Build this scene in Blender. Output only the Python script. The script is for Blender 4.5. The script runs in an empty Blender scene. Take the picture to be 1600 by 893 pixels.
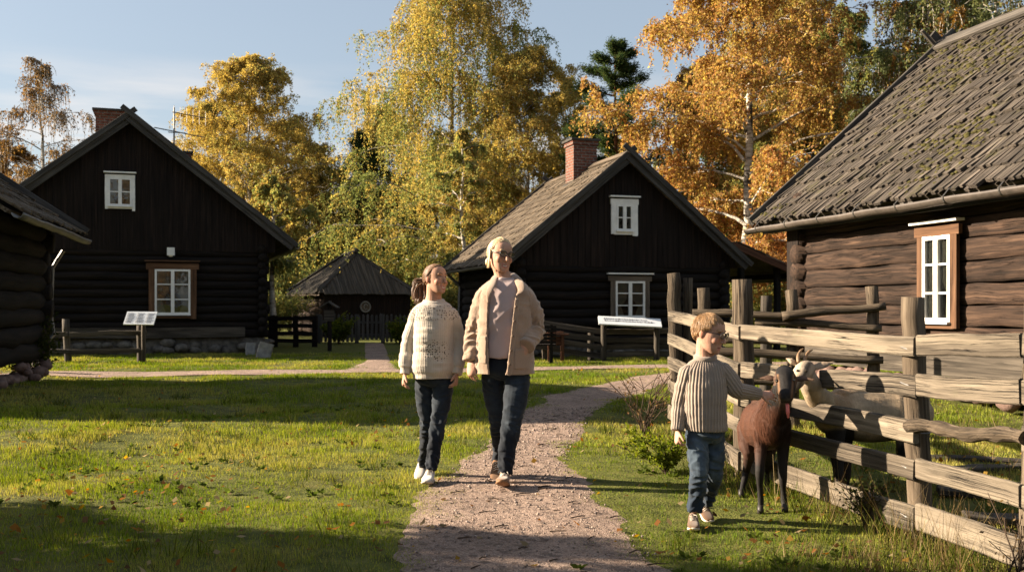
import bpy, bmesh, math, random
import numpy as np
from mathutils import Vector, Matrix

random.seed(7)
rng = np.random.default_rng(7)
SC = bpy.context.scene
COL = SC.collection
R = math.radians

# ------------------------------------------------------------------ camera constants
FPX, HOR, CXP, CAMH = 1555.6, 477.0, 800.0, 1.25


def W(px, py, d):
    """point of the place seen at photo position (px, py) when it stands d metres away"""
    return np.array([(px - CXP) / FPX * d, d, CAMH + (HOR - py) / FPX * d])


def gpt(px, py):
    d = CAMH * FPX / (py - HOR)
    return np.array([(px - CXP) / FPX * d, d])


# ------------------------------------------------------------------ value noise
def _hash(ix, iy, iz):
    h = (ix.astype(np.int64) * 374761393 + iy.astype(np.int64) * 668265263 + iz.astype(np.int64) * 2147483647) & 0x7fffffff
    h = ((h ^ (h >> 13)) * 1274126177) & 0x7fffffff
    h = h ^ (h >> 16)
    return (h & 0xffff) / 65535.0


def vnoise(P):
    P = np.asarray(P, dtype=float)
    i = np.floor(P).astype(np.int64)
    f = P - i
    u = f * f * (3 - 2 * f)
    r = np.zeros(len(P))
    for dx in (0, 1):
        for dy in (0, 1):
            for dz in (0, 1):
                w = (u[:, 0] if dx else 1 - u[:, 0]) * (u[:, 1] if dy else 1 - u[:, 1]) * (u[:, 2] if dz else 1 - u[:, 2])
                r += w * _hash(i[:, 0] + dx, i[:, 1] + dy, i[:, 2] + dz)
    return r * 2 - 1


def fbm(P, o=4):
    P = np.asarray(P, dtype=float)
    r = np.zeros(len(P)); a = 1.0
    for k in range(o):
        r += a * vnoise(P * (2 ** k) + 17.3 * k); a *= .5
    return r / 1.9


def gz(x, y):
    """height of the ground"""
    x = np.asarray(x, dtype=float); y = np.asarray(y, dtype=float)
    s = np.clip((22 - y) / 6, 0, 1)
    a = .028 * np.sin(x * .9 + .6 * y) + .03 * np.sin(y * 1.15 - .35 * x + 1.0) + .018 * np.sin(2.1 * x - 1.7 * y)
    w = np.exp(-((x + .1) ** 2) / 1.5) * .75
    z = a * s * (1 - w)
    z = z + .10 * np.clip((x - 3.5) / 3, 0, 1) * np.clip((y - 9) / 3, 0, 1) * 0
    return z


def gz1(x, y):
    return float(gz(np.array([x]), np.array([y]))[0])


# ------------------------------------------------------------------ vector helpers
def V(*a):
    return np.array(a if len(a) > 1 else a[0], dtype=float)


def nrm(v):
    v = np.asarray(v, dtype=float)
    return v / (np.linalg.norm(v) + 1e-12)


# ------------------------------------------------------------------ objects
def empty(name, loc, label=None, cat=None, group=None, kind=None):
    o = bpy.data.objects.new(name, None)
    o.empty_display_size = .2
    COL.objects.link(o)
    o.location = Vector([float(c) for c in loc])
    return tag(o, label, cat, group, kind)


def tag(o, label=None, cat=None, group=None, kind=None):
    if label: o['label'] = label
    if cat: o['category'] = cat
    if group: o['group'] = group
    if kind: o['kind'] = kind
    return o


def attach(o, parent):
    """world coordinates are kept: a part's mesh is written in world space"""
    o.parent = parent
    if parent.parent is None:
        o.matrix_parent_inverse = Matrix.Translation(-Vector(parent.location))
    return o


def link_mesh(name, me, mat=None, parent=None, smooth=False, loc=None):
    o = bpy.data.objects.new(name, me)
    COL.objects.link(o)
    if mat is not None: me.materials.append(mat)
    if smooth:
        me.polygons.foreach_set('use_smooth', np.ones(len(me.polygons), dtype=bool))
    if loc is not None:
        me.transform(Matrix.Translation(-Vector([float(c) for c in loc])))
        o.location = Vector([float(c) for c in loc])
    if parent is not None: attach(o, parent)
    return o


def quads_mesh(name, verts, faces, attrs=None):
    """fast mesh from arrays; faces (N,k) all of one size"""
    me = bpy.data.meshes.new(name)
    nv, (nf, k) = len(verts), faces.shape
    me.vertices.add(nv); me.vertices.foreach_set('co', np.ascontiguousarray(verts, dtype=np.float32).ravel())
    me.loops.add(nf * k); me.loops.foreach_set('vertex_index', np.ascontiguousarray(faces, dtype=np.int32).ravel())
    me.polygons.add(nf)
    me.polygons.foreach_set('loop_start', np.arange(0, nf * k, k, dtype=np.int32))
    try:
        me.polygons.foreach_set('loop_total', np.full(nf, k, dtype=np.int32))
    except Exception:
        pass
    me.update(calc_edges=True)
    for n, a in (attrs or {}).items():
        put_attr(me, n, a)
    return me


def put_attr(me, n, a):
    a = np.asarray(a, dtype=np.float32)
    if a.ndim == 1:
        at = me.attributes.new(n, 'FLOAT', 'POINT'); at.data.foreach_set('value', a)
    elif a.shape[1] == 3:
        at = me.attributes.new(n, 'FLOAT_VECTOR', 'POINT'); at.data.foreach_set('vector', a.ravel())
    else:
        at = me.attributes.new(n, 'FLOAT_COLOR', 'POINT'); at.data.foreach_set('color', a.ravel())


def get_co(me):
    a = np.empty(len(me.vertices) * 3, dtype=np.float32); me.vertices.foreach_get('co', a)
    return a.reshape(-1, 3).astype(float)


def get_no(me):
    a = np.empty(len(me.vertices) * 3, dtype=np.float32); me.vertices.foreach_get('normal', a)
    return a.reshape(-1, 3).astype(float)


def set_co(me, P):
    me.vertices.foreach_set('co', np.ascontiguousarray(P, dtype=np.float32).ravel()); me.update()


class MB:
    """collects shapes; 'co' remembers for each vertex (along, across, depth) of its own board, so grain follows it"""

    def __init__(s):
        s.v, s.f, s.c, s.n = [], [], [], 0

    def add(s, verts, faces, co=None):
        verts = np.asarray(verts, dtype=float)
        if co is None: co = verts + rng.uniform(-9, 9, 3)
        s.v.append(verts); s.c.append(np.asarray(co, dtype=float))
        n = s.n
        s.f.extend([tuple(i + n for i in f) for f in faces])
        s.n += len(verts)

    def plank(s, p0, p1, w, t, wdir=(0, 0, 1), seg=1, wob=0.0, bev=0.0, taper=1.0, bow=0.0):
        """board from p0 to p1, w wide along wdir, t thick across"""
        p0, p1 = V(p0), V(p1)
        a = p1 - p0; L = np.linalg.norm(a); a = a / L
        wd = V(wdir); wd = nrm(wd - a * np.dot(a, wd)); td = np.cross(a, wd)
        hw, ht = w / 2, t / 2
        if bev > 0:
            b = min(bev, hw * .8, ht * .8)
            sec = [(-hw, -ht + b), (-hw + b, -ht), (hw - b, -ht), (hw, -ht + b), (hw, ht - b), (hw - b, ht), (-hw + b, ht), (-hw, ht - b)]
        else:
            sec = [(-hw, -ht), (hw, -ht), (hw, ht), (-hw, ht)]
        k = len(sec); off = rng.uniform(-50, 50, 3)
        ph = rng.uniform(0, 9, 4)
        vs, cs = [], []
        for i in range(seg + 1):
            u = i / seg
            sc = 1 + (taper - 1) * u
            drift = wob * (.8 * math.sin(u * 5 + ph[0]) + .5 * math.sin(u * 11 + ph[1]))
            dt = wob * .6 * math.sin(u * 6 + ph[2]) + bow * 4 * u * (1 - u)
            for (x, y) in sec:
                jx = rng.uniform(-1, 1) * wob * .35
                jy = rng.uniform(-1, 1) * wob * .25
                e = (rng.uniform(-1, 1) * wob * .6) if i in (0, seg) else 0
                vs.append(p0 + a * (u * L + e) + wd * (x * sc + drift + jx) + td * (y * sc + dt + jy))
                cs.append((u * L + off[0], x + off[1], y + off[2]))
        fs = []
        for i in range(seg):
            for j in range(k):
                j2 = (j + 1) % k
                fs.append((i * k + j, i * k + j2, (i + 1) * k + j2, (i + 1) * k + j))
        fs.append(tuple(range(k - 1, -1, -1)))
        fs.append(tuple(seg * k + j for j in range(k)))
        s.add(vs, fs, cs)

    def box(s, c, size, rot=0.0):
        c = V(c); ca, sa = math.cos(rot), math.sin(rot)
        ax, ay = V(ca, sa, 0), V(-sa, ca, 0)
        s.plank(c - ax * size[0] / 2, c + ax * size[0] / 2, size[2], size[1], (0, 0, 1))

    def tube(s, pts, radii, n=8, cap=True, squash=1.0, wob=0.0, up=(0, 0, 1)):
        pts = [V(p) for p in pts]
        if np.isscalar(radii): radii = [radii] * len(pts)
        off = rng.uniform(-50, 50, 3)
        m = len(pts); ref = V(up); vs, cs = [], []; along = 0
        for i, p in enumerate(pts):
            tg = nrm(pts[min(i + 1, m - 1)] - pts[max(i - 1, 0)])
            if abs(np.dot(tg, ref)) > .95: ref = V(1, 0, 0) if abs(tg[0]) < .9 else V(0, 1, 0)
            sx = nrm(np.cross(tg, ref)); sy = np.cross(sx, tg)
            ref = sy
            if i: along += np.linalg.norm(p - pts[i - 1])
            for j in range(n):
                th = 2 * math.pi * j / n
                r = radii[i] * (1 + wob * rng.uniform(-1, 1))
                vs.append(p + sx * math.cos(th) * r + sy * math.sin(th) * r * squash)
                cs.append((along + off[0], math.cos(th) * radii[i] + off[1], math.sin(th) * radii[i] + off[2]))
        fs = []
        for i in range(m - 1):
            for j in range(n):
                j2 = (j + 1) % n
                fs.append((i * n + j, i * n + j2, (i + 1) * n + j2, (i + 1) * n + j))
        if cap:
            fs.append(tuple(range(n - 1, -1, -1))); fs.append(tuple((m - 1) * n + j for j in range(n)))
        s.add(vs, fs, cs)

    def rock(s, c, r, seed=0, rough=.22, lev=2):
        bm = bmesh.new(); bmesh.ops.create_icosphere(bm, subdivisions=lev, radius=1)
        P = np.array([v.co[:] for v in bm.verts]); fs = [tuple(v.index for v in f.verts) for f in bm.faces]
        bm.free()
        d = 1 + rough * vnoise(P * 1.3 + seed * 7.7) + rough * .5 * vnoise(P * 3 + seed)
        s.add(V(c) + P * d[:, None] * V(r), fs)

    def build(s, name, mat, parent=None, smooth=False, loc=None):
        me = bpy.data.meshes.new(name)
        P = np.concatenate(s.v)
        me.from_pydata(P.tolist(), [], s.f)
        put_attr(me, 'co', np.concatenate(s.c))
        return link_mesh(name, me, mat, parent, smooth, loc)


# ------------------------------------------------------------------ node helper
class NT:
    def __init__(s, name):
        s.m = bpy.data.materials.new(name); s.m.use_nodes = True
        s.t = s.m.node_tree; s.t.nodes.clear()
        s.out = s.t.nodes.new('ShaderNodeOutputMaterial')

    def set(s, node, k, v):
        sock = node.inputs[k]
        if isinstance(v, bpy.types.NodeSocket): s.t.links.new(v, sock)
        else:
            if isinstance(v, (tuple, list)) and len(v) == 3 and sock.type == 'RGBA': v = (*v, 1)
            sock.default_value = v

    def n(s, typ, outk=0, props=None, **inp):
        nd = s.t.nodes.new('ShaderNode' + typ)
        for k, v in (props or {}).items(): setattr(nd, k, v)
        for k, v in inp.items():
            key = int(k[1:]) if k[0] == '_' and k[1:].isdigit() else k.replace('_', ' ')
            s.set(nd, key, v)
        return nd.outputs[outk]

    def attr(s, name, outk='Vector'):
        nd = s.t.nodes.new('ShaderNodeAttribute'); nd.attribute_name = name
        return nd.outputs[outk]

    def pos(s):
        return s.t.nodes.new('ShaderNodeNewGeometry').outputs['Position']

    def obj(s):
        return s.t.nodes.new('ShaderNodeTexCoord').outputs['Object']

    def normal(s):
        return s.t.nodes.new('ShaderNodeNewGeometry').outputs['Normal']

    def scale(s, v, sc):
        return s.n('VectorMath', 0, {'operation': 'MULTIPLY'}, _0=v, _1=tuple(sc))

    def noise(s, v, scale=5, detail=4, rough=.55, dist=0.0):
        return s.n('TexNoise', 'Fac', None, Vector=v, Scale=scale, Detail=detail, Roughness=rough, Distortion=dist)

    def voro(s, v, scale=5, feature='F1', outk='Distance', rnd=1.0):
        return s.n('TexVoronoi', outk, {'feature': feature}, Vector=v, Scale=scale, Randomness=rnd)

    def ramp(s, fac, stops, interp='LINEAR'):
        nd = s.t.nodes.new('ShaderNodeValToRGB'); nd.color_ramp.interpolation = interp
        e = nd.color_ramp.elements
        while len(e) < len(stops): e.new(.5)
        for q, (p, c) in zip(e, stops):
            q.position = p; q.color = (*c, 1) if not np.isscalar(c) else (c, c, c, 1)
        s.t.links.new(fac, nd.inputs[0])
        return nd.outputs[0]

    def mix(s, fac, a, b, blend='MIX'):
        nd = s.t.nodes.new('ShaderNodeMix'); nd.data_type = 'RGBA'; nd.blend_type = blend; nd.clamp_factor = True
        s.set(nd, 0, fac); s.set(nd, 6, a if not (isinstance(a, tuple) and len(a) == 3) else (*a, 1))
        s.set(nd, 7, b if not (isinstance(b, tuple) and len(b) == 3) else (*b, 1))
        return nd.outputs[2]

    def math(s, op, a, b=0.0, c=None):
        nd = s.t.nodes.new('ShaderNodeMath'); nd.operation = op
        s.set(nd, 0, a); s.set(nd, 1, b)
        if c is not None: s.set(nd, 2, c)
        return nd.outputs[0]

    def mapr(s, v, a, b, c=0.0, d=1.0):
        nd = s.t.nodes.new('ShaderNodeMapRange'); nd.clamp = True
        s.set(nd, 0, v); s.set(nd, 1, a); s.set(nd, 2, b); s.set(nd, 3, c); s.set(nd, 4, d)
        return nd.outputs[0]

    def bump(s, h, strength=.5, dist=.01, normal=None):
        nd = s.t.nodes.new('ShaderNodeBump')
        s.set(nd, 'Height', h); s.set(nd, 'Strength', strength); s.set(nd, 'Distance', dist)
        if normal is not None: s.set(nd, 'Normal', normal)
        return nd.outputs[0]

    def bsdf(s, color, rough=.8, normal=None, spec=.3, **kw):
        nd = s.t.nodes.new('ShaderNodeBsdfPrincipled')
        s.set(nd, 'Base Color', color); s.set(nd, 'Roughness', rough); s.set(nd, 'Specular IOR Level', spec)
        if normal is not None: s.set(nd, 'Normal', normal)
        for k, v in kw.items(): s.set(nd, k.replace('_', ' '), v)
        return nd.outputs[0]

    def done(s, shader):
        s.t.links.new(shader, s.out.inputs['Surface'])
        return s.m


def wood(name, dark, mid, light, grain=14.0, along=.55, rough=.85, bump=.5, crack=.5, moss=None, moss_amt=.0, var=.5, silver=None, bdist=.006):
    t = NT(name)
    co = t.attr('co')
    g = t.noise(t.scale(co, (along, grain, grain)), 1.6, 6, .6, .6)
    big = t.noise(t.scale(co, (.35, 1.7, 1.7)), 1.3, 3)
    fine = t.noise(t.scale(co, (along * 5, grain * 5, grain * 5)), 2, 4)
    col = t.ramp(g, [(.28, dark), (.5, mid), (.74, light)])
    col = t.mix(t.mapr(fine, .3, .75, 0, .45), col, t.mix(.5, col, dark))
    shade = t.mapr(big, .25, .75, 1 - var * .75, 1 + var * .45)
    hsv = t.n('HueSaturation', 0, None, Color=col, Value=shade)
    col = hsv
    if silver is not None:
        sm = t.mapr(t.noise(t.scale(co, (.6, 5, 5)), 1.2, 4), .45, .65)
        col = t.mix(t.math('MULTIPLY', sm, .75), col, silver)
    cr = t.noise(t.scale(co, (along * .7, grain * 1.6, grain * 1.6)), 1.1, 5, .55, 1.2)
    crm = t.mapr(t.math('ABSOLUTE', t.math('SUBTRACT', cr, .5)), .0, .028, 1, 0)
    brk = t.mapr(t.noise(t.scale(co, (1.2, 3, 3)), 1.5, 2), .45, .6)
    crm = t.math('MULTIPLY', crm, brk)
    col = t.mix(t.math('MULTIPLY', crm, crack), col, tuple(c * .15 for c in dark))
    if moss is not None:
        P = t.pos()
        mm = t.mapr(t.noise(P, 2.6, 5, .65), .60 - moss_amt, .72 - moss_amt)
        mm = t.math('MULTIPLY', mm, t.mapr(t.noise(P, 22, 3), .35, .6))
        nz = t.n('SeparateXYZ', 2, None, Vector=t.normal())
        mm = t.math('MULTIPLY', mm, t.mapr(nz, -.3, .5, .25, 1))
        mc = t.mix(t.noise(P, 40, 2), moss, tuple(c * .45 for c in moss))
        col = t.mix(mm, col, mc)
    h = t.math('SUBTRACT', t.math('ADD', t.math('MULTIPLY', g, .6), t.math('MULTIPLY', fine, .4)), t.math('MULTIPLY', crm, .9))
    return t.done(t.bsdf(col, rough, t.bump(h, bump, bdist), .2))


def flat(name, color, rough=.6, spec=.3, nscale=60, var=.15, bump=.15, bdist=.002, metallic=0.0, coat=None):
    t = NT(name)
    o = t.obj()
    a = t.noise(o, nscale, 4); b = t.noise(o, nscale * .13, 3)
    v = t.math('ADD', t.mapr(a, .3, .7, -var * .5, var * .5), t.mapr(b, .3, .7, 1 - var, 1 + var))
    col = t.n('HueSaturation', 0, None, Color=(*color, 1), Value=v)
    return t.done(t.bsdf(col, rough, t.bump(a, bump, bdist), spec, Metallic=metallic))


def leaf_mat(name, trans=.5):
    t = NT(name)
    c = t.attr('col', 'Color')
    d = t.n('BsdfDiffuse', 0, None, Color=c)
    tr = t.n('BsdfTranslucent', 0, None, Color=t.n('HueSaturation', 0, None, Color=c, Saturation=1.15, Value=1.1))
    m = t.n('MixShader', 0, None, Fac=trans, _1=d, _2=tr)
    return t.done(m)


M = {}
M['tar'] = wood('tarred_logs', (.004, .003, .0026), (.0105, .0075, .0058), (.024, .0155, .011), grain=11, bump=.5, crack=.8, var=.5, rough=.9)
M['tarboard'] = wood('tarred_boards', (.0055, .004, .0034), (.0145, .0095, .0072), (.034, .020, .0145), grain=16, bump=.4, crack=.5, var=.6, rough=.9)
M['rustlog'] = wood('sunburnt_logs', (.009, .0055, .004), (.036, .0205, .0135), (.098, .058, .037), grain=19, along=.8, bump=1.0, crack=1.0, var=.9, bdist=.012)
M['greywood'] = wood('weathered_boards', (.03, .026, .022), (.085, .074, .062), (.16, .14, .12), grain=13, bump=.6, crack=.7, var=.6)
M['darkgrey'] = wood('dark_weathered_boards', (.020, .018, .016), (.062, .056, .050), (.12, .11, .098), grain=13, bump=.6, crack=.7, var=.6)
M['shingle'] = wood('roof_boards', (.024, .020, .016), (.078, .063, .050), (.165, .138, .112), grain=18, bump=.9, crack=.8, var=1.0, moss=(.075, .068, .020), moss_amt=.05, bdist=.01)
M['shingle2'] = wood('old_roof_boards', (.038, .029, .02), (.135, .102, .07), (.25, .195, .14), grain=12, bump=.9, crack=.8, var=.9, moss=(.085, .08, .02), moss_amt=-.04, bdist=.01)
M['fence'] = wood('fence_boards', (.032, .025, .018), (.125, .100, .073), (.26, .215, .162), grain=26, along=.9, bump=1.0, crack=1.0, var=1.0, silver=(.21, .172, .125), bdist=.009, moss=(.10, .10, .045), moss_amt=-.05)
M['post'] = wood('fence_posts', (.028, .021, .014), (.10, .074, .050), (.20, .155, .108), grain=20, along=.7, bump=1.0, crack=1.0, var=.6, bdist=.01, moss=(.12, .11, .04), moss_amt=-.06)
M['oldfence'] = wood('old_fence_boards', (.022, .018, .014), (.07, .057, .044), (.15, .125, .098), grain=14, bump=.8, crack=.9, var=.7)
M['casing'] = wood('window_casing', (.04, .02, .011), (.115, .058, .030), (.20, .108, .06), grain=12, bump=.5, crack=.7, var=.5)
M['casing2'] = wood('pale_window_casing', (.06, .045, .032), (.13, .10, .075), (.21, .165, .125), grain=12, bump=.5, crack=.7, var=.5)
M['redwood'] = wood('reddish_wood', (.04, .016, .008), (.10, .04, .02), (.17, .075, .04), grain=14, bump=.4, crack=.5)
M['white'] = flat('white_paint', (.72, .70, .66), .5, .4, 45, .10, .25, .003)
M['signwhite'] = flat('sign_panel', (.66, .68, .70), .4, .4, 30, .06, .05)
M['ink'] = flat('ink', (.06, .06, .07), .7)
M['metal'] = flat('dull_metal', (.16, .15, .14), .5, .5, 20, .2, .1, .002, .6)
M['gutter'] = flat('gutter_metal', (.075, .060, .050), .5, .5, 14, .35, .2, .003, .15)
M['curtain'] = flat('curtain_cloth', (.26, .235, .2), .9, .1, 30, .15)
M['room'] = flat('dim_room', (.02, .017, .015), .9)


def brick_mat():
    t = NT('chimney_brick')
    P = t.attr('co')
    nd = t.t.nodes.new('ShaderNodeTexBrick')
    t.t.links.new(P, nd.inputs['Vector'])
    for k, v in (('Scale', 1.0), ('Mortar Size', .011), ('Brick Width', .23), ('Row Height', .075), ('Bias', -.1)): nd.inputs[k].default_value = v
    nd.inputs['Color1'].default_value = (.17, .060, .036, 1); nd.inputs['Color2'].default_value = (.09, .036, .025, 1)
    nd.inputs['Mortar'].default_value = (.15, .13, .11, 1)
    n = t.noise(P, 14, 5)
    col = t.n('HueSaturation', 0, None, Color=nd.outputs['Color'], Value=t.mapr(n, .25, .75, .45, 1.5))
    h = t.math('SUBTRACT', t.math('MULTIPLY', n, .3), nd.outputs['Fac'])
    return t.done(t.bsdf(col, .9, t.bump(h, .8, .012), .2))


M['brick'] = brick_mat()


def stone_mat(name, a, b, sc=6):
    t = NT(name)
    P = t.pos()
    n = t.noise(P, sc, 6, .6); f = t.noise(P, sc * 9, 4)
    col = t.ramp(n, [(.3, a), (.7, b)])
    col = t.mix(t.mapr(f, .55, .7, 0, .5), col, tuple(c * .35 for c in a))
    return t.done(t.bsdf(col, .9, t.bump(t.math('ADD', n, t.math('MULTIPLY', f, .4)), .7, .02), .2))


M['stone'] = stone_mat('field_stone', (.05, .044, .038), (.18, .16, .135))
M['palestone'] = stone_mat('pale_stone', (.15, .145, .135), (.30, .285, .26))
M['redstone'] = stone_mat('reddish_stone', (.10, .06, .05), (.24, .16, .13))
M['moss'] = stone_mat('roof_moss', (.022, .020, .008), (.085, .074, .018), 14)


def glass_mat():
    t = NT('window_glass')
    lw = t.n('Fresnel', 0, None, IOR=1.55)
    n = t.bump(t.noise(t.pos(), 3.0, 2), .25, .01)
    g = t.n('BsdfGlossy', 0, None, Color=(.95, .96, 1, 1), Roughness=.03, Normal=n)
    tr = t.n('BsdfTransparent', 0, None, Color=(.8, .82, .8, 1))
    return t.done(t.n('MixShader', 0, None, Fac=t.math('MULTIPLY_ADD', lw, .9, .0), _1=tr, _2=g))


M['glass'] = glass_mat()
M['leaf'] = leaf_mat('leaves')
M['blade'] = leaf_mat('grass_blades', .35)


def bark_mat(name, white=True):
    t = NT(name)
    co = t.attr('co')
    if white:
        n = t.noise(t.scale(co, (5, 1.2, 1.2)), 2.2, 5, .65)
        b = t.noise(t.scale(co, (.8, 3, 3)), 1.0, 4)
        col = t.ramp(n, [(.36, (.03, .025, .02)), (.47, (.34, .30, .25)), (.7, (.62, .57, .49))])
        col = t.mix(t.mapr(b, .55, .68), col, (.035, .03, .025))
        h = n
    else:
        n = t.noise(t.scale(co, (1.2, 9, 9)), 1.6, 6, .6)
        col = t.ramp(n, [(.3, (.02, .015, .011)), (.7, (.12, .085, .06))])
        h = n
    return t.done(t.bsdf(col, .9, t.bump(h, .8, .02), .15))


M['birchbark'] = bark_mat('birch_bark')
M['bark'] = bark_mat('dark_bark', False)
M['pinebark'] = flat('pine_bark', (.16, .065, .03), .9, .1, 20, .5, .8, .02)
M['twig'] = flat('twigs', (.055, .038, .027), .9, .1, 30, .3)
# ------------------------------------------------------------------ world, sun, camera
SUN_EL, SUN_DIR = 21.0, nrm(V(-1, .13, 0))
w = bpy.data.worlds.new("World"); SC.world = w; w.use_nodes = True
wt = w.node_tree; wt.nodes.clear()
wo = wt.nodes.new('ShaderNodeOutputWorld'); bg = wt.nodes.new('ShaderNodeBackground')
sky = wt.nodes.new('ShaderNodeTexSky'); sky.sky_type = 'NISHITA'; sky.sun_disc = False
sky.sun_elevation = R(SUN_EL); sky.sun_rotation = math.atan2(SUN_DIR[0], SUN_DIR[1])
sky.air_density = 1.0; sky.dust_density = 1.6; sky.ozone_density = 1.0
bg.inputs['Strength'].default_value = .056
# thin streaks of cloud low in the sky
tc = wt.nodes.new('ShaderNodeTexCoord'); mp = wt.nodes.new('ShaderNodeMapping')
wt.links.new(tc.outputs['Generated'], mp.inputs['Vector']); mp.inputs['Scale'].default_value = (2.2, 2.2, 15)
nz = wt.nodes.new('ShaderNodeTexNoise'); nz.inputs['Scale'].default_value = 1.6; nz.inputs['Detail'].default_value = 7; nz.inputs['Roughness'].default_value = .55
wt.links.new(mp.outputs[0], nz.inputs['Vector'])
cr = wt.nodes.new('ShaderNodeMapRange'); cr.inputs[1].default_value = .45; cr.inputs[2].default_value = .68
wt.links.new(nz.outputs['Fac'], cr.inputs[0])
sx = wt.nodes.new('ShaderNodeSeparateXYZ'); wt.links.new(tc.outputs['Generated'], sx.inputs[0])
band = wt.nodes.new('ShaderNodeMapRange'); band.inputs[1].default_value = .235; band.inputs[2].default_value = .15
wt.links.new(sx.outputs[2], band.inputs[0])
mu = wt.nodes.new('ShaderNodeMath'); mu.operation = 'MULTIPLY'
wt.links.new(cr.outputs[0], mu.inputs[0]); wt.links.new(band.outputs[0], mu.inputs[1])
hz = wt.nodes.new('ShaderNodeMix'); hz.data_type = 'RGBA'; hz.inputs[0].default_value = .62
hz.inputs[7].default_value = (1.95, 2.2, 2.48, 1)           # thin high veil
wt.links.new(sky.outputs[0], hz.inputs[6])
mx = wt.nodes.new('ShaderNodeMix'); mx.data_type = 'RGBA'
mx.inputs[7].default_value = (5.0, 4.5, 4.1, 1)
wt.links.new(mu.outputs[0], mx.inputs[0]); wt.links.new(hz.outputs[2], mx.inputs[6])
wt.links.new(mx.outputs[2], bg.inputs['Color']); wt.links.new(bg.outputs[0], wo.inputs['Surface'])

sl = bpy.data.lights.new('sun', 'SUN'); sl.energy = 5.0; sl.angle = R(.6); sl.color = (1.0, .84, .64)
so = bpy.data.objects.new('sun', sl); COL.objects.link(so)
sv = V(SUN_DIR[0] * math.cos(R(SUN_EL)), SUN_DIR[1] * math.cos(R(SUN_EL)), math.sin(R(SUN_EL)))
so.rotation_euler = Vector(sv).to_track_quat('Z', 'Y').to_euler()

cam = bpy.data.cameras.new('camera'); co_ = bpy.data.objects.new('camera', cam); COL.objects.link(co_)
co_.location = (0, 0, CAMH); co_.rotation_euler = (R(90), 0, 0)
cam.sensor_width = 36; cam.lens = 36 * FPX / 1600; cam.shift_y = (HOR - 446.5) / 1600
cam.clip_end = 3000; cam.clip_start = .1
cam.dof.use_dof = True; cam.dof.focus_distance = 6.8; cam.dof.aperture_fstop = 5.0
SC.camera = co_
SC.view_settings.view_transform = 'Standard'; SC.view_settings.look = 'None'
SC.view_settings.exposure = 2.03; SC.view_settings.gamma = 1.0
try:
    SC.cycles.use_denoising = True
    SC.cycles.max_bounces = 6; SC.cycles.diffuse_bounces = 3; SC.cycles.glossy_bounces = 3; SC.cycles.transparent_max_bounces = 12
    SC.cycles.transmission_bounces = 3
    SC.cycles.caustics_reflective = False; SC.cycles.caustics_refractive = False
except Exception: pass

# ------------------------------------------------------------------ paths
_pe = [(893, 632, 1045), (850, 640, 1010), (821, 652, 985), (790, 660, 945), (753, 680, 902), (720, 725, 888), (702, 746, 886), (680, 775, 898), (653, 806, 925),
       (634, 835, 948), (616, 862, 990), (607, 905, 1006), (597, 950, 1045), (590, 985, 1100), (585, 1040, 1180), (581.5, 1100, 1260)]
PD = np.array([0.3, 2.5] + [CAMH * FPX / (y - HOR) for y, a, b in _pe])
PL = np.array([-.35, -.42] + [gpt(a, y)[0] for y, a, b in _pe])
PR = np.array([.85, .80] + [gpt(b, y)[0] for y, a, b in _pe])
CPX = np.array([-9.5, -8.2, -3.1, .38, 3.3, 9.0]); CPD = np.array([18.1, 18.25, 18.7, 19.6, 20.4, 22.5])
BPD = np.array([18.3, 20, 22.1, 27.4, 33.2]); BPL = np.array([-3.3, -3.25, -3.25, -4.05, -4.9]); BPR = np.array([-1.95, -2.3, -2.7, -3.45, -4.3])


def path_depth(x, y):
    """how far inside one of the paths (m, negative outside)"""
    l = np.interp(y, PD, PL); r = np.interp(y, PD, PR)
    e = .10 * fbm(np.stack([x * 2.2, y * 2.2, x * 0 + 3], 1), 3)
    a = np.minimum(x - l, r - x) + e
    a = np.where(y > PD[-1], -9, a)
    c = .5 - np.abs(y - np.interp(x, CPX, CPD)) + e
    b = np.minimum(x - np.interp(y, BPD, BPL), np.interp(y, BPD, BPR) - x) + e
    b = np.where((y < 18.3) | (y > 33), -9, b)
    c = np.where((x < -9) | (x > 8.8), -9, c)
    return np.maximum(np.maximum(a, b), c)


def grid_mesh(name, X, Y, zf, mat, zoff=0.0, keep=None):
    nx, ny = len(X), len(Y)
    gx, gy = np.meshgrid(X, Y)
    P = np.stack([gx.ravel(), gy.ravel(), zf(gx.ravel(), gy.ravel()) + zoff], 1)
    i = np.arange((nx - 1) * (ny - 1)); r, c = i // (nx - 1), i % (nx - 1)
    f = np.stack([r * nx + c, r * nx + c + 1, (r + 1) * nx + c + 1, (r + 1) * nx + c], 1)
    me = quads_mesh(name, P, f)
    return link_mesh(name, me, mat, None, True)


def strip(name, ys, L, Rr, mat, zoff, n=14):
    """ribbon of ground between two edges"""
    P = []
    for y, l, r in zip(ys, L, Rr):
        t = np.linspace(0, 1, n + 1); xx = l + (r - l) * t
        P.append(np.stack([xx, np.full(n + 1, y), gz(xx, np.full(n + 1, y)) + zoff - .012 * (np.abs(t * 2 - 1) ** 6)], 1))
    P = np.concatenate(P); m = len(ys); k = n + 1
    i = np.arange((m - 1) * n); r, c = i // n, i % n
    f = np.stack([r * k + c, r * k + c + 1, (r + 1) * k + c + 1, (r + 1) * k + c], 1)
    return tag(link_mesh(name, quads_mesh(name, P, f), mat, None, True), kind='structure')


def ground_mat():
    t = NT('lawn_soil'); P = t.pos()
    a = t.noise(P, .55, 4); b = t.noise(P, 6, 5); c = t.noise(P, 60, 4)
    col = t.ramp(b, [(.3, (.045, .052, .013)), (.55, (.105, .112, .026)), (.75, (.16, .145, .045))])
    col = t.mix(t.mapr(a, .52, .68, 0, .55), col, (.085, .066, .03))
    return t.done(t.bsdf(col, .95, t.bump(t.math('ADD', b, c), .9, .03), .1))


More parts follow.
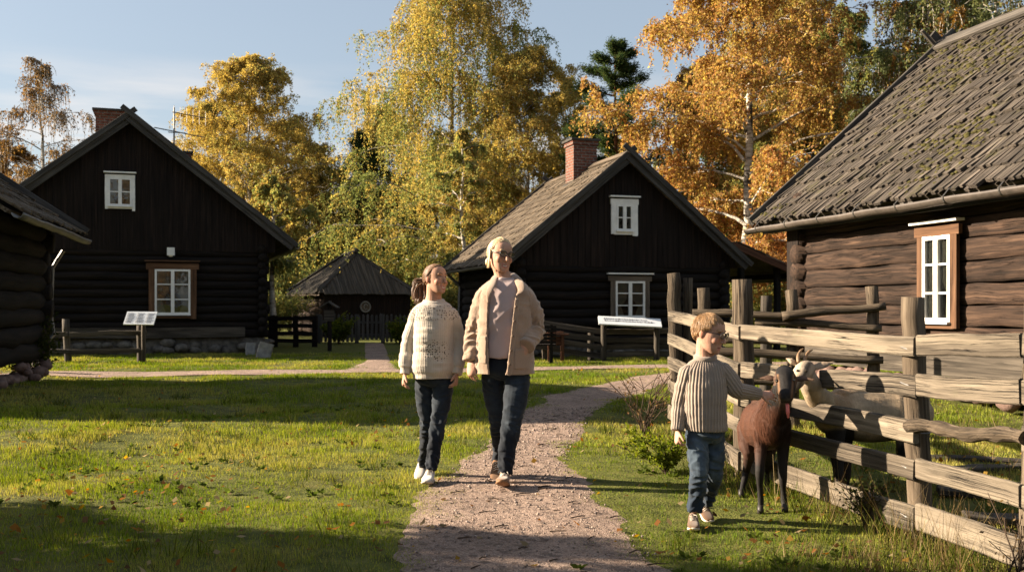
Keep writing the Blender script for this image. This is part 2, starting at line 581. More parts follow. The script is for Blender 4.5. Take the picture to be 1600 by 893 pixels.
def gravel_mat():
    t = NT('gravel'); P = t.pos()
    v = t.voro(P, 170, 'F1', 'Color'); vd = t.voro(P, 170); v2 = t.voro(P, 28, 'F1', 'Color')
    big = t.noise(P, 1.6, 5, .6); n2 = t.noise(P, 9, 4)
    col = t.ramp(t.n('SeparateColor', 0, None, Color=v), [(.0, (.205, .138, .108)), (.5, (.31, .222, .174)), (1, (.43, .325, .262))])
    col = t.mix(t.mapr(t.n('SeparateColor', 1, None, Color=v2), .80, .95, 0, .6), col, (.09, .065, .055))
    col = t.n('HueSaturation', 0, None, Color=col, Value=t.mapr(big, .3, .7, .72, 1.2))
    col = t.mix(t.mapr(n2, .56, .70, 0, .5), col, (.12, .085, .055))
    h = t.math('ADD', t.math('MULTIPLY', vd, -.6), t.math('MULTIPLY', t.noise(P, 7, 4, .6), 5.0))
    h = t.math('ADD', h, t.math('MULTIPLY', t.noise(P, 30, 3), 1.0))
    return t.done(t.bsdf(col, .95, t.bump(h, 1.0, .016), .15))


M['soil'] = ground_mat(); M['gravel'] = gravel_mat()


def dens(a, b, step, far, n):
    mid = np.arange(a, b + 1e-6, step)
    lo = a - np.geomspace(step, a + far, n)[::-1]; hi = b + np.geomspace(step, far - b, n)
    return np.concatenate([lo, mid, hi])


ground = grid_mesh('ground', dens(-13, 11, .12, 900, 36), dens(-3, 23, .12, 900, 36), gz, M['soil'])
tag(ground, kind='structure')

ys = np.arange(.5, PD[-1] - .02, .05)
nl = .13 * fbm(np.stack([ys * 2.2, ys * 0, ys * 0], 1), 4) * 1.4 + .06 * fbm(np.stack([ys * 9, ys * 0 + 3, ys * 0], 1), 3); nr = .13 * fbm(np.stack([ys * 2.2, ys * 0 + 9, ys * 0], 1), 4) * 1.4 + .06 * fbm(np.stack([ys * 9, ys * 0 + 6, ys * 0], 1), 3)
strip('path', ys, np.interp(ys, PD, PL) + nl - .03, np.interp(ys, PD, PR) + nr + .03, M['gravel'], .008)
ys = np.arange(19.2, 33, .12)
strip('garden_path', ys, np.interp(ys, BPD, BPL), np.interp(ys, BPD, BPR), M['gravel'], .012)
xs = np.arange(-9.2, 9, .15); PPs = []
P = []
for j, t_ in enumerate(np.linspace(-.52, .52, 7)):
    yy = np.interp(xs, CPX, CPD) + t_ + .06 * np.sin(xs * 2 + j * .2)
    P.append(np.stack([xs, yy, gz(xs, yy) + .016], 1))
P = np.concatenate(P); nx = len(xs); i = np.arange((nx - 1) * 6); r, c = i // (nx - 1), i % (nx - 1)
tag(link_mesh('cross_path', quads_mesh('cross_path', P, np.stack([r * nx + c, r * nx + c + 1, (r + 1) * nx + c + 1, (r + 1) * nx + c], 1)), M['gravel'], None, True), kind='structure')

# ------------------------------------------------------------------ blades, leaves on the ground
NOGRASS = []     # (origin, right, depth, a0, a1, b0, b1) footprints of buildings


def outside(x, y):
    ok = np.ones(len(x), bool)
    for O, rr, dd, a0, a1, b0, b1 in NOGRASS:
        a = (x - O[0]) * rr[0] + (y - O[1]) * rr[1]; b = (x - O[0]) * dd[0] + (y - O[1]) * dd[1]
        ok &= ~((a > a0) & (a < a1) & (b > b0) & (b < b1))
    return ok


def blades(x, y, h, wd, col, lean=.5):
    n = len(x)
    th = rng.uniform(0, 2 * np.pi, n); la = rng.uniform(0, 2 * np.pi, n); lm = rng.uniform(.1, lean, n) * h
    z = gz(x, y)
    sx, sy = np.cos(th) * wd / 2, np.sin(th) * wd / 2
    A = np.stack([x - sx, y - sy, z - .004], 1); B = np.stack([x + sx, y + sy, z - .004], 1)
    mx_, my_ = np.cos(la) * lm * .35, np.sin(la) * lm * .35
    Mi = np.stack([x + mx_ + sx * .7, y + my_ + sy * .7, z + h * .6], 1); Mj = np.stack([x + mx_ - sx * .7, y + my_ - sy * .7, z + h * .6], 1)
    T = np.stack([x + np.cos(la) * lm, y + np.sin(la) * lm, z + h], 1)
    big = wd > .0
    Vs = np.stack([A, B, T], 1).reshape(-1, 3)
    f = np.arange(3 * n).reshape(-1, 3)
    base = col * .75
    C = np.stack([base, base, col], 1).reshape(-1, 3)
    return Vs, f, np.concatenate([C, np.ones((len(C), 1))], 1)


def make_grass():
    Ds = np.linspace(2.2, 26, 400); n_d = 9500 * (4 / np.maximum(Ds, 4)) ** 1.55
    wdt = 1.08 * Ds + 2.4
    pdf = n_d * wdt; N = int(np.trapezoid(pdf, Ds)) if hasattr(np, 'trapezoid') else int(np.trapz(pdf, Ds))
    cdf = np.cumsum(pdf); cdf /= cdf[-1]
    d = np.interp(rng.random(N), cdf, Ds)
    x = (rng.random(N) - .5) * (1.08 * d + 2.4)
    pd = path_depth(x, d)
    clump = fbm(np.stack([x * 2.3, d * 2.3, x * 0], 1), 4)
    keep = np.where(pd < -.05, rng.random(N) < np.clip(.8 + clump * 1.8, .18, 1), rng.random(N) < np.clip(.72 + 1.6 * clump - pd * 2.7, 0.0, .9))
    keep &= outside(x, d)
    x, d, clump, pd = x[keep], d[keep], clump[keep], pd[keep]
    n = len(x)
    tall = fbm(np.stack([x * 5, d * 5, x * 0 + 4], 1), 3)
    h = .021 * (1 + .9 * np.clip(tall, -.6, 1)) * rng.uniform(.6, 1.5, n) * np.clip(1 + clump, .5, 1.6)
    h *= np.clip(1 - pd * -0 - np.clip(pd + .25, 0, 1) * 1.6, .35, 1)
    h *= np.clip(d / 7, .9, 1.6)
    wd = .0042 * np.maximum(d / 5, .8) ** .85 * rng.uniform(.6, 1.4, n)
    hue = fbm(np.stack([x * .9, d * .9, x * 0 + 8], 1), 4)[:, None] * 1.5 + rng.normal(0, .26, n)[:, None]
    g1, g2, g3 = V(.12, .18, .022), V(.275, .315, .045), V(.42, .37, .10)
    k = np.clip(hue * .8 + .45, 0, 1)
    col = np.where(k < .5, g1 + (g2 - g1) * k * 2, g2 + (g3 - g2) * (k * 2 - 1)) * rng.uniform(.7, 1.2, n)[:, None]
    dry = (rng.random(n) < .07)[:, None]
    col = np.where(dry, V(.25, .19, .085) * rng.uniform(.6, 1.2, n)[:, None], col)
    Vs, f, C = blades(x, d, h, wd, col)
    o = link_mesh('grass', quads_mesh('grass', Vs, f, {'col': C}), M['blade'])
    tag(o, 'short lawn grass in bands of sun and shade', 'grass', kind='stuff')
    # tufts of tall grass and dry stalks along the fence and near the camera
    xs, ys, hs, ws, cs = [], [], [], [], []
    def tuft(cx, cy, n, r, h0, h1, wd, cols):
        a = rng.uniform(0, 2 * np.pi, n); q = r * np.sqrt(rng.random(n))
        xs.append(cx + np.cos(a) * q); ys.append(cy + np.sin(a) * q)
        hs.append(rng.uniform(h0, h1, n)); ws.append(np.full(n, wd) * rng.uniform(.7, 1.3, n))
        c = np.array(cols)[rng.integers(0, len(cols), n)] * rng.uniform(.6, 1.2, n)[:, None]; cs.append(c)
    green = [(.07, .1, .015), (.12, .14, .025), (.16, .16, .035)]; dryc = [(.24, .17, .08), (.17, .11, .05), (.3, .23, .12)]
    for q in np.linspace(0, 1, 46):
        fx, fy = fence_pt(q)
        tuft(fx - .12 + rng.normal(0, .09), fy - .05 + rng.normal(0, .06), 42, .16, .06, .22, .006, green + dryc[:1])
        if rng.random() < .75: tuft(fx - .05 + rng.normal(0, .12), fy - .1, 9, .14, .2, .5, .004, dryc)
    for q in range(70):
        a, b = rng.uniform(1.2, 2.6), rng.uniform(3.4, 5.2)
        if a < fence_x(b): tuft(a, b, 26, .12, .05, .15, .005, green + dryc)
    for q in range(220):
        b = rng.uniform(3.8, 14); a = rng.uniform(-.56 * b, .56 * b)
        if path_depth(V([a]), V([b]))[0] < -.15: tuft(a, b, 22, .10, .05, .12, .0055 * max(1, b / 6), green)
    for q in range(55):     # inside the pen
        b = rng.uniform(4.5, 12); a = rng.uniform(fence_x(b) + .1, .6 * b + .3)
        tuft(a, b, 30, .14, .05, .2, .006, green + dryc)
    for cx_, cy_ in ((-1.62, 4.75), (-1.5, 4.8), (-1.75, 4.7)): tuft(cx_, cy_, 14, .07, .08, .2, .006, green)
    x = np.concatenate(xs); y = np.concatenate(ys)
    Vs, f, C = blades(x, y, np.concatenate(hs), np.concatenate(ws), np.concatenate(cs), .8)
    tag(link_mesh('tall_grass', quads_mesh('tall_grass', Vs, f, {'col': C}), M['blade']), 'taller tufts and dry stalks along the fence', 'grass', kind='stuff')


def rand_frames(n):
    a = rng.normal(size=(n, 3)); a /= np.linalg.norm(a, axis=1)[:, None]
    b = rng.normal(size=(n, 3)); b -= a * (a * b).sum(1)[:, None]; b /= np.linalg.norm(b, axis=1)[:, None]
    return a, b


def leaf_quads(P, size, col, along=None, asp=.62):
    n = len(P)
    a, b = rand_frames(n)
    if along is not None:
        a = along + a * .75; a /= np.linalg.norm(a, axis=1)[:, None]
        b = b - a * (a * b).sum(1)[:, None]; b /= np.linalg.norm(b, axis=1)[:, None]
    s = np.asarray(size)[:, None]
    Vs = np.stack([P, P + a * s * .45 + b * s * asp * .5, P + a * s, P + a * s * .5 - b * s * asp * .5], 1).reshape(-1, 3)
    f = np.arange(4 * n).reshape(-1, 4)
    C = np.repeat(np.concatenate([col, np.ones((n, 1))], 1), 4, 0)
    return Vs, f, C


def ground_litter():
    n = 6500
    d = 3.2 + 17 * rng.random(n) ** 1.5; x = (rng.random(n) - .5) * (1.08 * d + 1.5)
    cl = fbm(np.stack([x * .8, d * .8, x * 0 + 2], 1), 3)
    pd = path_depth(x, d)
    k = (rng.random(n) < np.clip(.35 + cl + .22 * (x > 1), .04, 1)) & outside(x, d) & ((pd < 0) | (rng.random(n) < .25))
    x, d = x[k], d[k]; n = len(x)
    z = gz(x, d) + np.where(path_depth(x, d) > 0, .018, rng.uniform(.015, .045, n))
    size = rng.uniform(.022, .055, n)
    pal = np.array([(.30, .13, .03), (.22, .10, .035), (.36, .22, .05), (.16, .09, .045), (.33, .25, .14)])
    col = pal[rng.integers(0, 5, n)] * rng.uniform(.6, 1.15, n)[:, None]
    a = rng.uniform(0, 2 * np.pi, n); al = np.stack([np.cos(a), np.sin(a), rng.normal(0, .3, n)], 1)
    b = np.stack([-np.sin(a), np.cos(a), rng.normal(0, .45, n)], 1)
    s = size[:, None]; P = np.stack([x, d, z], 1)
    Vs = np.stack([P, P + al * s * .45 + b * s * .38, P + al * s, P + al * s * .5 - b * s * .38], 1).reshape(-1, 3)
    Vs[2::4, 2] += size * rng.uniform(-.1, .4, n)
    C = np.repeat(np.concatenate([col, np.ones((n, 1))], 1), 4, 0)
    tag(link_mesh('fallen_leaves', quads_mesh('fallen_leaves', Vs, np.arange(4 * n).reshape(-1, 4), {'col': C}), M['leaf']), 'dry orange and brown leaves lying on lawn and path', 'leaves', kind='stuff')
    # loose stones on the path
    n = 5500
    d = 3.2 + 8.5 * rng.random(n) ** 1.3
    l = np.interp(d, PD, PL); r = np.interp(d, PD, PR); x = l + (r - l) * rng.uniform(-.02, 1.02, n)
    O = np.array([(1, 0, 0), (-1, 0, 0), (0, 1, 0), (0, -1, 0), (0, 0, 1), (0, 0, -1)], float)
    Fc = np.array([(0, 2, 4), (2, 1, 4), (1, 3, 4), (3, 0, 4), (2, 0, 5), (1, 2, 5), (3, 1, 5), (0, 3, 5)])
    s = (.0025 + .008 * rng.random(n) ** 3) * (d / 5) ** .5
    Vs = (O[None] * rng.uniform(.6, 1.3, (n, 6, 1)) + rng.normal(0, .18, (n, 6, 3))) * s[:, None, None] * V(1, 1, .7)
    ca, sa = np.cos(x * 99), np.sin(x * 99)
    Vs = np.stack([Vs[..., 0] * ca[:, None] - Vs[..., 1] * sa[:, None], Vs[..., 0] * sa[:, None] + Vs[..., 1] * ca[:, None], Vs[..., 2]], 2)
    Vs = Vs + np.stack([x, d, gz(x, d) + .009 + s * .25], 1)[:, None, :]
    f = (Fc[None] + (np.arange(n) * 6)[:, None, None]).reshape(-1, 3)
    g = rng.uniform(.35, 1.15, n)[:, None] * np.array([(.30, .22, .18), (.25, .20, .18), (.36, .29, .24)])[rng.integers(0, 3, n)]
    C = np.repeat(np.concatenate([g, np.ones((n, 1))], 1), 6, 0)
    t = NT('loose_stone'); mt = t.done(t.bsdf(t.attr('col', 'Color'), .9, None, .2))
    tag(link_mesh('loose_gravel', quads_mesh('loose_gravel', Vs.reshape(-1, 3), f, {'col': C}), mt), 'small loose stones on the gravel path', 'gravel', kind='stuff')
    mb = MB()
    for q in range(70):
        b = 4 + 7 * random.random() ** 1.4; l, r_ = np.interp(b, PD, PL), np.interp(b, PD, PR); a = l + (r_ - l) * random.random()
        L = random.uniform(.03, .12); th = random.gauss(.15, .5)
        p0 = V(a, b, gz1(a, b) + .014); p1 = p0 + V(math.cos(th) * L, math.sin(th) * L, .002); pm = (p0 + p1) / 2 + V(0, random.uniform(-.015, .015), .004)
        mb.tube([p0, pm, p1], [.004, .0035, .002], 5)
    tag(mb.build('path_twigs', M['twig']), 'dark bits of twig strewn on the gravel path', 'twigs', kind='stuff')
    # broad-leaved weeds in the lawn
    Ps, As, Ss, Cs = [], [], [], []
    spots = [gpt(px, py) for px, py in ((270, 768), (290, 700), (310, 738), (110, 712), (75, 775), (520, 690), (110, 735), (500, 785), (420, 640), (180, 680), (90, 750), (345, 722), (210, 800), (560, 770), (585, 725), (40, 800), (540, 640), (300, 660))]
    spots += [V(a, b) for a, b in ((1.35, 5.2), (1.0, 7.4), (.95, 4.6), (1.3, 8.2), (1.5, 4.7))]
    for sx_, sy_ in spots:
        m = 5; rad = .24 * max(1, sy_ / 9)
        for q in range(m):
            cx_, cy_ = sx_ + rng.normal(0, rad), sy_ + rng.normal(0, rad * .8)
            k = 9; a = rng.uniform(0, 2 * np.pi, k)
            Ps.append(np.stack([np.full(k, cx_), np.full(k, cy_), np.full(k, gz1(cx_, cy_) + .01)], 1))
            As.append(np.stack([np.cos(a), np.sin(a), rng.uniform(.2, .9, k)], 1)); Ss.append(rng.uniform(.03, .06, k))
            Cs.append(np.array((.075, .098, .022)) * rng.uniform(.6, 1.3, k)[:, None])
    Vs, f, C = leaf_quads(np.concatenate(Ps), np.concatenate(Ss), np.concatenate(Cs), np.concatenate(As) * 2.2, .5)
    tag(link_mesh('lawn_weeds', quads_mesh('lawn_weeds', Vs, f, {'col': C}), M['leaf']), 'dark broad-leaved weeds spread through the lawn', 'weeds', kind='stuff')


# ------------------------------------------------------------------ trees
def limb_tubes(paths, n=5):
    """many tapering tubes as one vertex array; paths: list of (pts (k,3), r0, r1)"""
    vs, fs, cs, off = [], [], [], 0
    for pts, r0, r1 in paths:
        k = len(pts); tg = np.gradient(pts, axis=0); tg /= np.linalg.norm(tg, axis=1)[:, None] + 1e-9
        ref = np.where(np.abs(tg[:, 2:3]) > .9, V(1, 0, 0), V(0, 0, 1))
        a = np.cross(tg, ref); a /= np.linalg.norm(a, axis=1)[:, None] + 1e-9; b = np.cross(tg, a)
        r = np.linspace(r0, r1, k)[:, None, None]
        th = np.linspace(0, 2 * np.pi, n, endpoint=False)
        P = pts[:, None, :] + r * (a[:, None, :] * np.cos(th)[None, :, None] + b[:, None, :] * np.sin(th)[None, :, None])
        L = np.concatenate([[0], np.cumsum(np.linalg.norm(np.diff(pts, axis=0), axis=1))]) + rng.uniform(0, 40)
        C = np.stack([np.repeat(L, n), np.tile(np.cos(th), k) * .1 + rng.uniform(0, 9), np.tile(np.sin(th), k) * .1], 1)
        i = np.arange((k - 1) * n); rr, cc = i // n, i % n; c2 = (cc + 1) % n
        fs.append(np.stack([rr * n + cc, rr * n + c2, (rr + 1) * n + c2, (rr + 1) * n + cc], 1) + off)
        vs.append(P.reshape(-1, 3)); cs.append(C); off += k * n
    return np.concatenate(vs), np.concatenate(fs), np.concatenate(cs)


GOLD = [(0.434, 0.321, 0.106), (0.518, 0.391, 0.128), (0.376, 0.305, 0.105), (0.335, 0.216, 0.081), (0.32, 0.302, 0.108)]
OLIVE = [(0.189, 0.217, 0.076), (0.277, 0.273, 0.09), (0.342, 0.301, 0.099), (0.136, 0.177, 0.068), (0.337, 0.261, 0.089)]
AMBER = [(0.443, 0.233, 0.096), (0.371, 0.177, 0.079), (0.496, 0.281, 0.112), (0.323, 0.155, 0.072), (0.423, 0.267, 0.115)]
GREEN = [(0.126, 0.145, 0.063), (0.176, 0.186, 0.075), (0.223, 0.219, 0.084), (0.097, 0.12, 0.055)]
BROWN = [(.17, .105, .045), (.12, .08, .04), (.22, .125, .04)]
RUST = [(0.383, 0.212, 0.09), (0.322, 0.175, 0.078), (0.449, 0.281, 0.108)]


def tree(name, label, base, H, CR, pal, seed, leaves=60000, droop=1.0, low=.12, trunk=None, lean=(0, 0), size=.085, group='autumn trees behind the farm', twigs=False,
         top=.25, bark='birchbark', nprim=34, cat='tree', pal2=None, pal2z=.6, up=.75, strand=1.0, wide=.4):
    """a leaning trunk, limbs in a spiral, side branches, and leaves hung along thin strands"""
    g = np.random.default_rng(seed)
    bx, by = base; bz = gz1(bx, by)
    tt = np.linspace(0, 1, 12)
    wig = np.cumsum(g.normal(0, .012 * H, (12, 2)), 0) * .5; wig -= wig[:1]
    T = np.stack([bx + lean[0] * tt + wig[:, 0], by + lean[1] * tt + wig[:, 1], bz - .1 + H * .97 * tt], 1)
    r0 = trunk or H * .0115
    tubes = [(T, r0, r0 * .12)]
    prim, S0, S1, SL, SB = [], [], [], [], []
    for k in range(nprim):
        u = low + (1 - low) * ((k + g.random()) / nprim) ** .92
        v = (u - low) / (1 - low)
        prof = np.interp(v, [0, .12, wide, .7, .9, 1.0], [.55, .82, 1.0, .66, .34, .12])
        az = k * 2.399 + g.normal(0, .45)
        ln = CR * prof * g.uniform(.72, 1.16)
        p = np.array([np.interp(u, tt, T[:, i]) for i in range(3)])
        h = V(math.cos(az), math.sin(az), 0)
        s = np.linspace(0, 1, 7)[:, None]
        upk = up * g.uniform(.6, 1.2) * (1 if v > .25 else .6)
        pts = p + h * ln * s + V(0, 0, 1) * ln * (upk * (s - .5 * s ** 2) - droop * .12 * s ** 3)
        pts += np.cumsum(g.normal(0, .03 * ln, (7, 3)), 0) * V(1, 1, .5)
        rb = r0 * .33 * (1 - .6 * v) * g.uniform(.7, 1.2)
        tubes.append((pts, rb, rb * .2)); prim.append(pts)
        for q in range(9):
            f = g.uniform(.15, 1.0); i = f * 6; i0 = min(int(i), 5); sp = pts[i0] + (pts[i0 + 1] - pts[i0]) * (i - i0)
            sa = az + g.choice([-1, 1]) * g.uniform(.35, 1.3); sl = ln * g.uniform(.22, .5) * (1.15 - .5 * f)
            hh = V(math.cos(sa), math.sin(sa), g.uniform(-.1, .7))
            s4 = np.linspace(0, 1, 5)[:, None]
            sp_ = sp + hh * sl * s4 - V(0, 0, 1) * droop * .25 * sl * s4 ** 2 + np.cumsum(g.normal(0, .03 * sl, (5, 3)), 0)
            if q < 6: tubes.append((sp_, rb * .35, rb * .1))
            m = 10
            for _ in range(m):
                e = g.uniform(.1, 1) * 4; e0 = min(int(e), 3); st = sp_[e0] + (sp_[e0 + 1] - sp_[e0]) * (e - e0)
                S0.append(st); S1.append(nrm(V(g.normal(), g.normal(), g.normal() * .6 + .2) + nrm(hh) * .7)); SL.append(g.uniform(.35, 1.0) * CR * .23 * strand); SB.append(k * 10 + q)
    S0, S1, SL, SB = np.array(S0), np.array(S1), np.array(SL), np.array(SB)
    N = int(leaves * 1.9); si = g.integers(0, len(S0), N)
    si = si[g.random(N) < np.clip(.75 + .5 * np.sin(SB[si] * 12.9898), .15, 1)]; N = len(si)
    t_ = g.random(N) ** .8
    L = SL[si]
    out = S1[si] * (L * .55 * (1 - (1 - t_) ** 2))[:, None]
    dn = np.zeros((N, 3)); dn[:, 2] = -droop * (.25 + .75 * ((si * 7919) % 13) / 13.0) * L * 1.9 * t_ ** 1.6
    P = S0[si] + out + dn + g.normal(0, .032 * (1 + .3 * CR / 3), (N, 3))
    P[:, 2] = np.maximum(P[:, 2], bz + .15)
    al = np.tile(V(0, 0, -.9), (N, 1)) * min(droop, 1) + S1[si] * .3
    palA = np.array(pal)
    bt = (np.sin(SB[si] * 78.233) * 43758.5) % 1
    pick = np.clip((bt * len(palA) + g.normal(0, .9, N)).astype(int), 0, len(palA) - 1)
    col = palA[pick]
    if pal2 is not None:
        pb = np.array(pal2); c2 = pb[g.integers(0, len(pb), N)]
        zz = (P[:, 2] - bz) / H
        wgt = np.clip((zz - pal2z) * 4 + .5 + .9 * np.sin(SB[si] * 3.7) * .5, 0, 1)
        col = np.where((g.random(N) < wgt)[:, None], c2, col)
    col = col * g.uniform(.65, 1.25, N)[:, None]
    sz = size * 1.02 * g.uniform(.6, 1.3, N)
    Vs, f, C = leaf_quads(P, sz, col, al)
    root = empty(name, (bx, by, bz), label, cat, group)
    if twigs:
        for j in g.choice(len(S0), min(1100, len(S0)), replace=False):
            s5 = np.linspace(0, 1, 4)
            pts = S0[j] + S1[j] * (SL[j] * .55 * (1 - (1 - s5) ** 2))[:, None]; pts[:, 2] -= droop * (.25 + .75 * ((j * 7919) % 13) / 13.0) * SL[j] * 1.9 * s5 ** 1.6
            tubes.append((pts, .012, .006))
    tv, tf, tcs = limb_tubes(tubes, 6)
    link_mesh('trunk', quads_mesh('trunk', tv, tf, {'co': tcs}), M[bark], root, True)
    link_mesh('crown', quads_mesh('crown', Vs, f, {'col': C}), M['leaf'], root)
    return root


def dup_tree(src, base, sc, rot, label, mirror=False, name=None):
    r_ = src.copy(); COL.objects.link(r_)
    r_.location = (base[0], base[1], gz1(*base)); r_.scale = (sc, sc, sc * random.uniform(.92, 1.08)); r_.rotation_euler = (0, 0, rot); r_['label'] = label
    for ch in [c for c in src.children]:
        c = ch.copy(); COL.objects.link(c); mi = ch.matrix_parent_inverse.copy(); c.parent = r_; c.matrix_parent_inverse = mi
    return r_


def pine(name, label, base, H, CR, seed, n=26000, low=.35, group='autumn trees behind the farm', col=((.035, .06, .026), (.055, .08, .03), (.08, .098, .034)), needle=.13):
    g = np.random.default_rng(seed); bx, by = base; bz = gz1(bx, by)
    tt = np.linspace(0, 1, 10)
    T = np.stack([bx + np.cumsum(g.normal(0, .02, 10)), by + np.zeros(10), bz - .1 + H * tt], 1)
    tubes = [(T, H * .013, H * .002)]; ends = []
    for k in range(64):
        u = low + (1 - low) * (k + g.random()) / 64; v = (u - low) / (1 - low)
        ln = CR * (1 - v) ** .75 * g.uniform(.6, 1.15) + .25; az = k * 2.4 + g.normal(0, .3)
        p = np.array([np.interp(u, tt, T[:, i]) for i in range(3)]); s = np.linspace(0, 1, 5)[:, None]
        pts = p + V(math.cos(az), math.sin(az), 0) * ln * s + V(0, 0, 1) * ln * (.12 * s + .22 * s ** 2 - .12) + np.cumsum(g.normal(0, .03 * ln, (5, 3)), 0)
        tubes.append((pts, H * .0035, H * .001))
        for _ in range(24):
            f = g.uniform(.15, 1) * 4; i0 = min(int(f), 3); q = pts[i0] + (pts[i0 + 1] - pts[i0]) * (f - i0)
            d = V(math.cos(az) + g.normal(0, .7), math.sin(az) + g.normal(0, .7), .35 + g.normal(0, .2)); ends.append((q, nrm(d), ln * g.uniform(.12, .3)))
    E0 = np.array([e[0] for e in ends]); E1 = np.array([e[1] for e in ends]); EL = np.array([e[2] for e in ends])
    si = g.integers(0, len(ends), n); t_ = g.random(n)
    P = E0[si] + E1[si] * (EL[si] * t_)[:, None] + g.normal(0, .10, (n, 3))
    colr = np.array(col)[g.integers(0, len(col), n)] * g.uniform(.6, 1.3, n)[:, None]
    Vs, f, C = leaf_quads(P, needle * g.uniform(.6, 1.3, n), colr, E1[si] * 1.3, .22)
    root = empty(name, (bx, by, bz), label, 'tree', group)
    tv, tf, tcs = limb_tubes(tubes, 6)
    link_mesh('trunk', quads_mesh('trunk', tv, tf, {'co': tcs}), M['pinebark'], root, True)
    link_mesh('crown', quads_mesh('crown', Vs, f, {'col': C}), M['leaf'], root)
    return root


def bush(name, label, base, H, CR, pal, seed, n=4000, size=.05, cat='bush', group=None, stems=16, asp=.55, bare=0.0, spread=1.0):
    g = np.random.default_rng(seed); bx, by = base; bz = gz1(bx, by)
    tubes, P, A = [], [], []
    for k in range(stems):
        az = g.uniform(0, 6.28); ln = H * g.uniform(.6, 1.1); rad = CR * g.uniform(.2, 1) * spread
        s = np.linspace(0, 1, 6)[:, None]
        pts = V(bx, by, bz) + V(math.cos(az), math.sin(az), 0) * rad * (.25 + .75 * s) * s ** .8 + V(0, 0, ln) * s ** .85 + np.cumsum(g.normal(0, .03 * H, (6, 3)), 0) * V(1, 1, .4)
        tubes.append((pts, .009 * max(.4, H), .003))
        for q in range(4):
            f = g.uniform(.3, .95) * 5; i0 = min(int(f), 4); st = pts[i0]; a2 = az + g.normal(0, 1.0)
            p2 = st + V(math.cos(a2), math.sin(a2), g.uniform(.3, 1.2)) * H * .28 * np.linspace(0, 1, 4)[:, None]
            tubes.append((p2, .005 * max(.4, H), .002))
            m = int(n / stems / 4)
            t_ = g.random(m)[:, None]
            P.append(st + (p2[-1] - st) * t_ * 1.1 + g.normal(0, .06 * H, (m, 3))); A.append(np.tile(nrm(p2[-1] - st), (m, 1)))
    P = np.concatenate(P); A = np.concatenate(A)
    k = (g.random(len(P)) > bare); P, A = P[k], A[k]
    P[:, 2] = np.maximum(P[:, 2], bz + .01)
    col = np.array(pal)[g.integers(0, len(pal), len(P))] * g.uniform(.6, 1.3, len(P))[:, None]
    Vs, f, C = leaf_quads(P, size * g.uniform(.6, 1.3, len(P)), col, A * .8, asp)
    root = empty(name, (bx, by, bz), label, cat, group)
    tv, tf, tcs = limb_tubes(tubes, 5)
    link_mesh('stems', quads_mesh('stems', tv, tf, {'co': tcs}), M['twig'], root, True)
    link_mesh('foliage', quads_mesh('foliage', Vs, f, {'col': C}), M['leaf'], root)
    return root


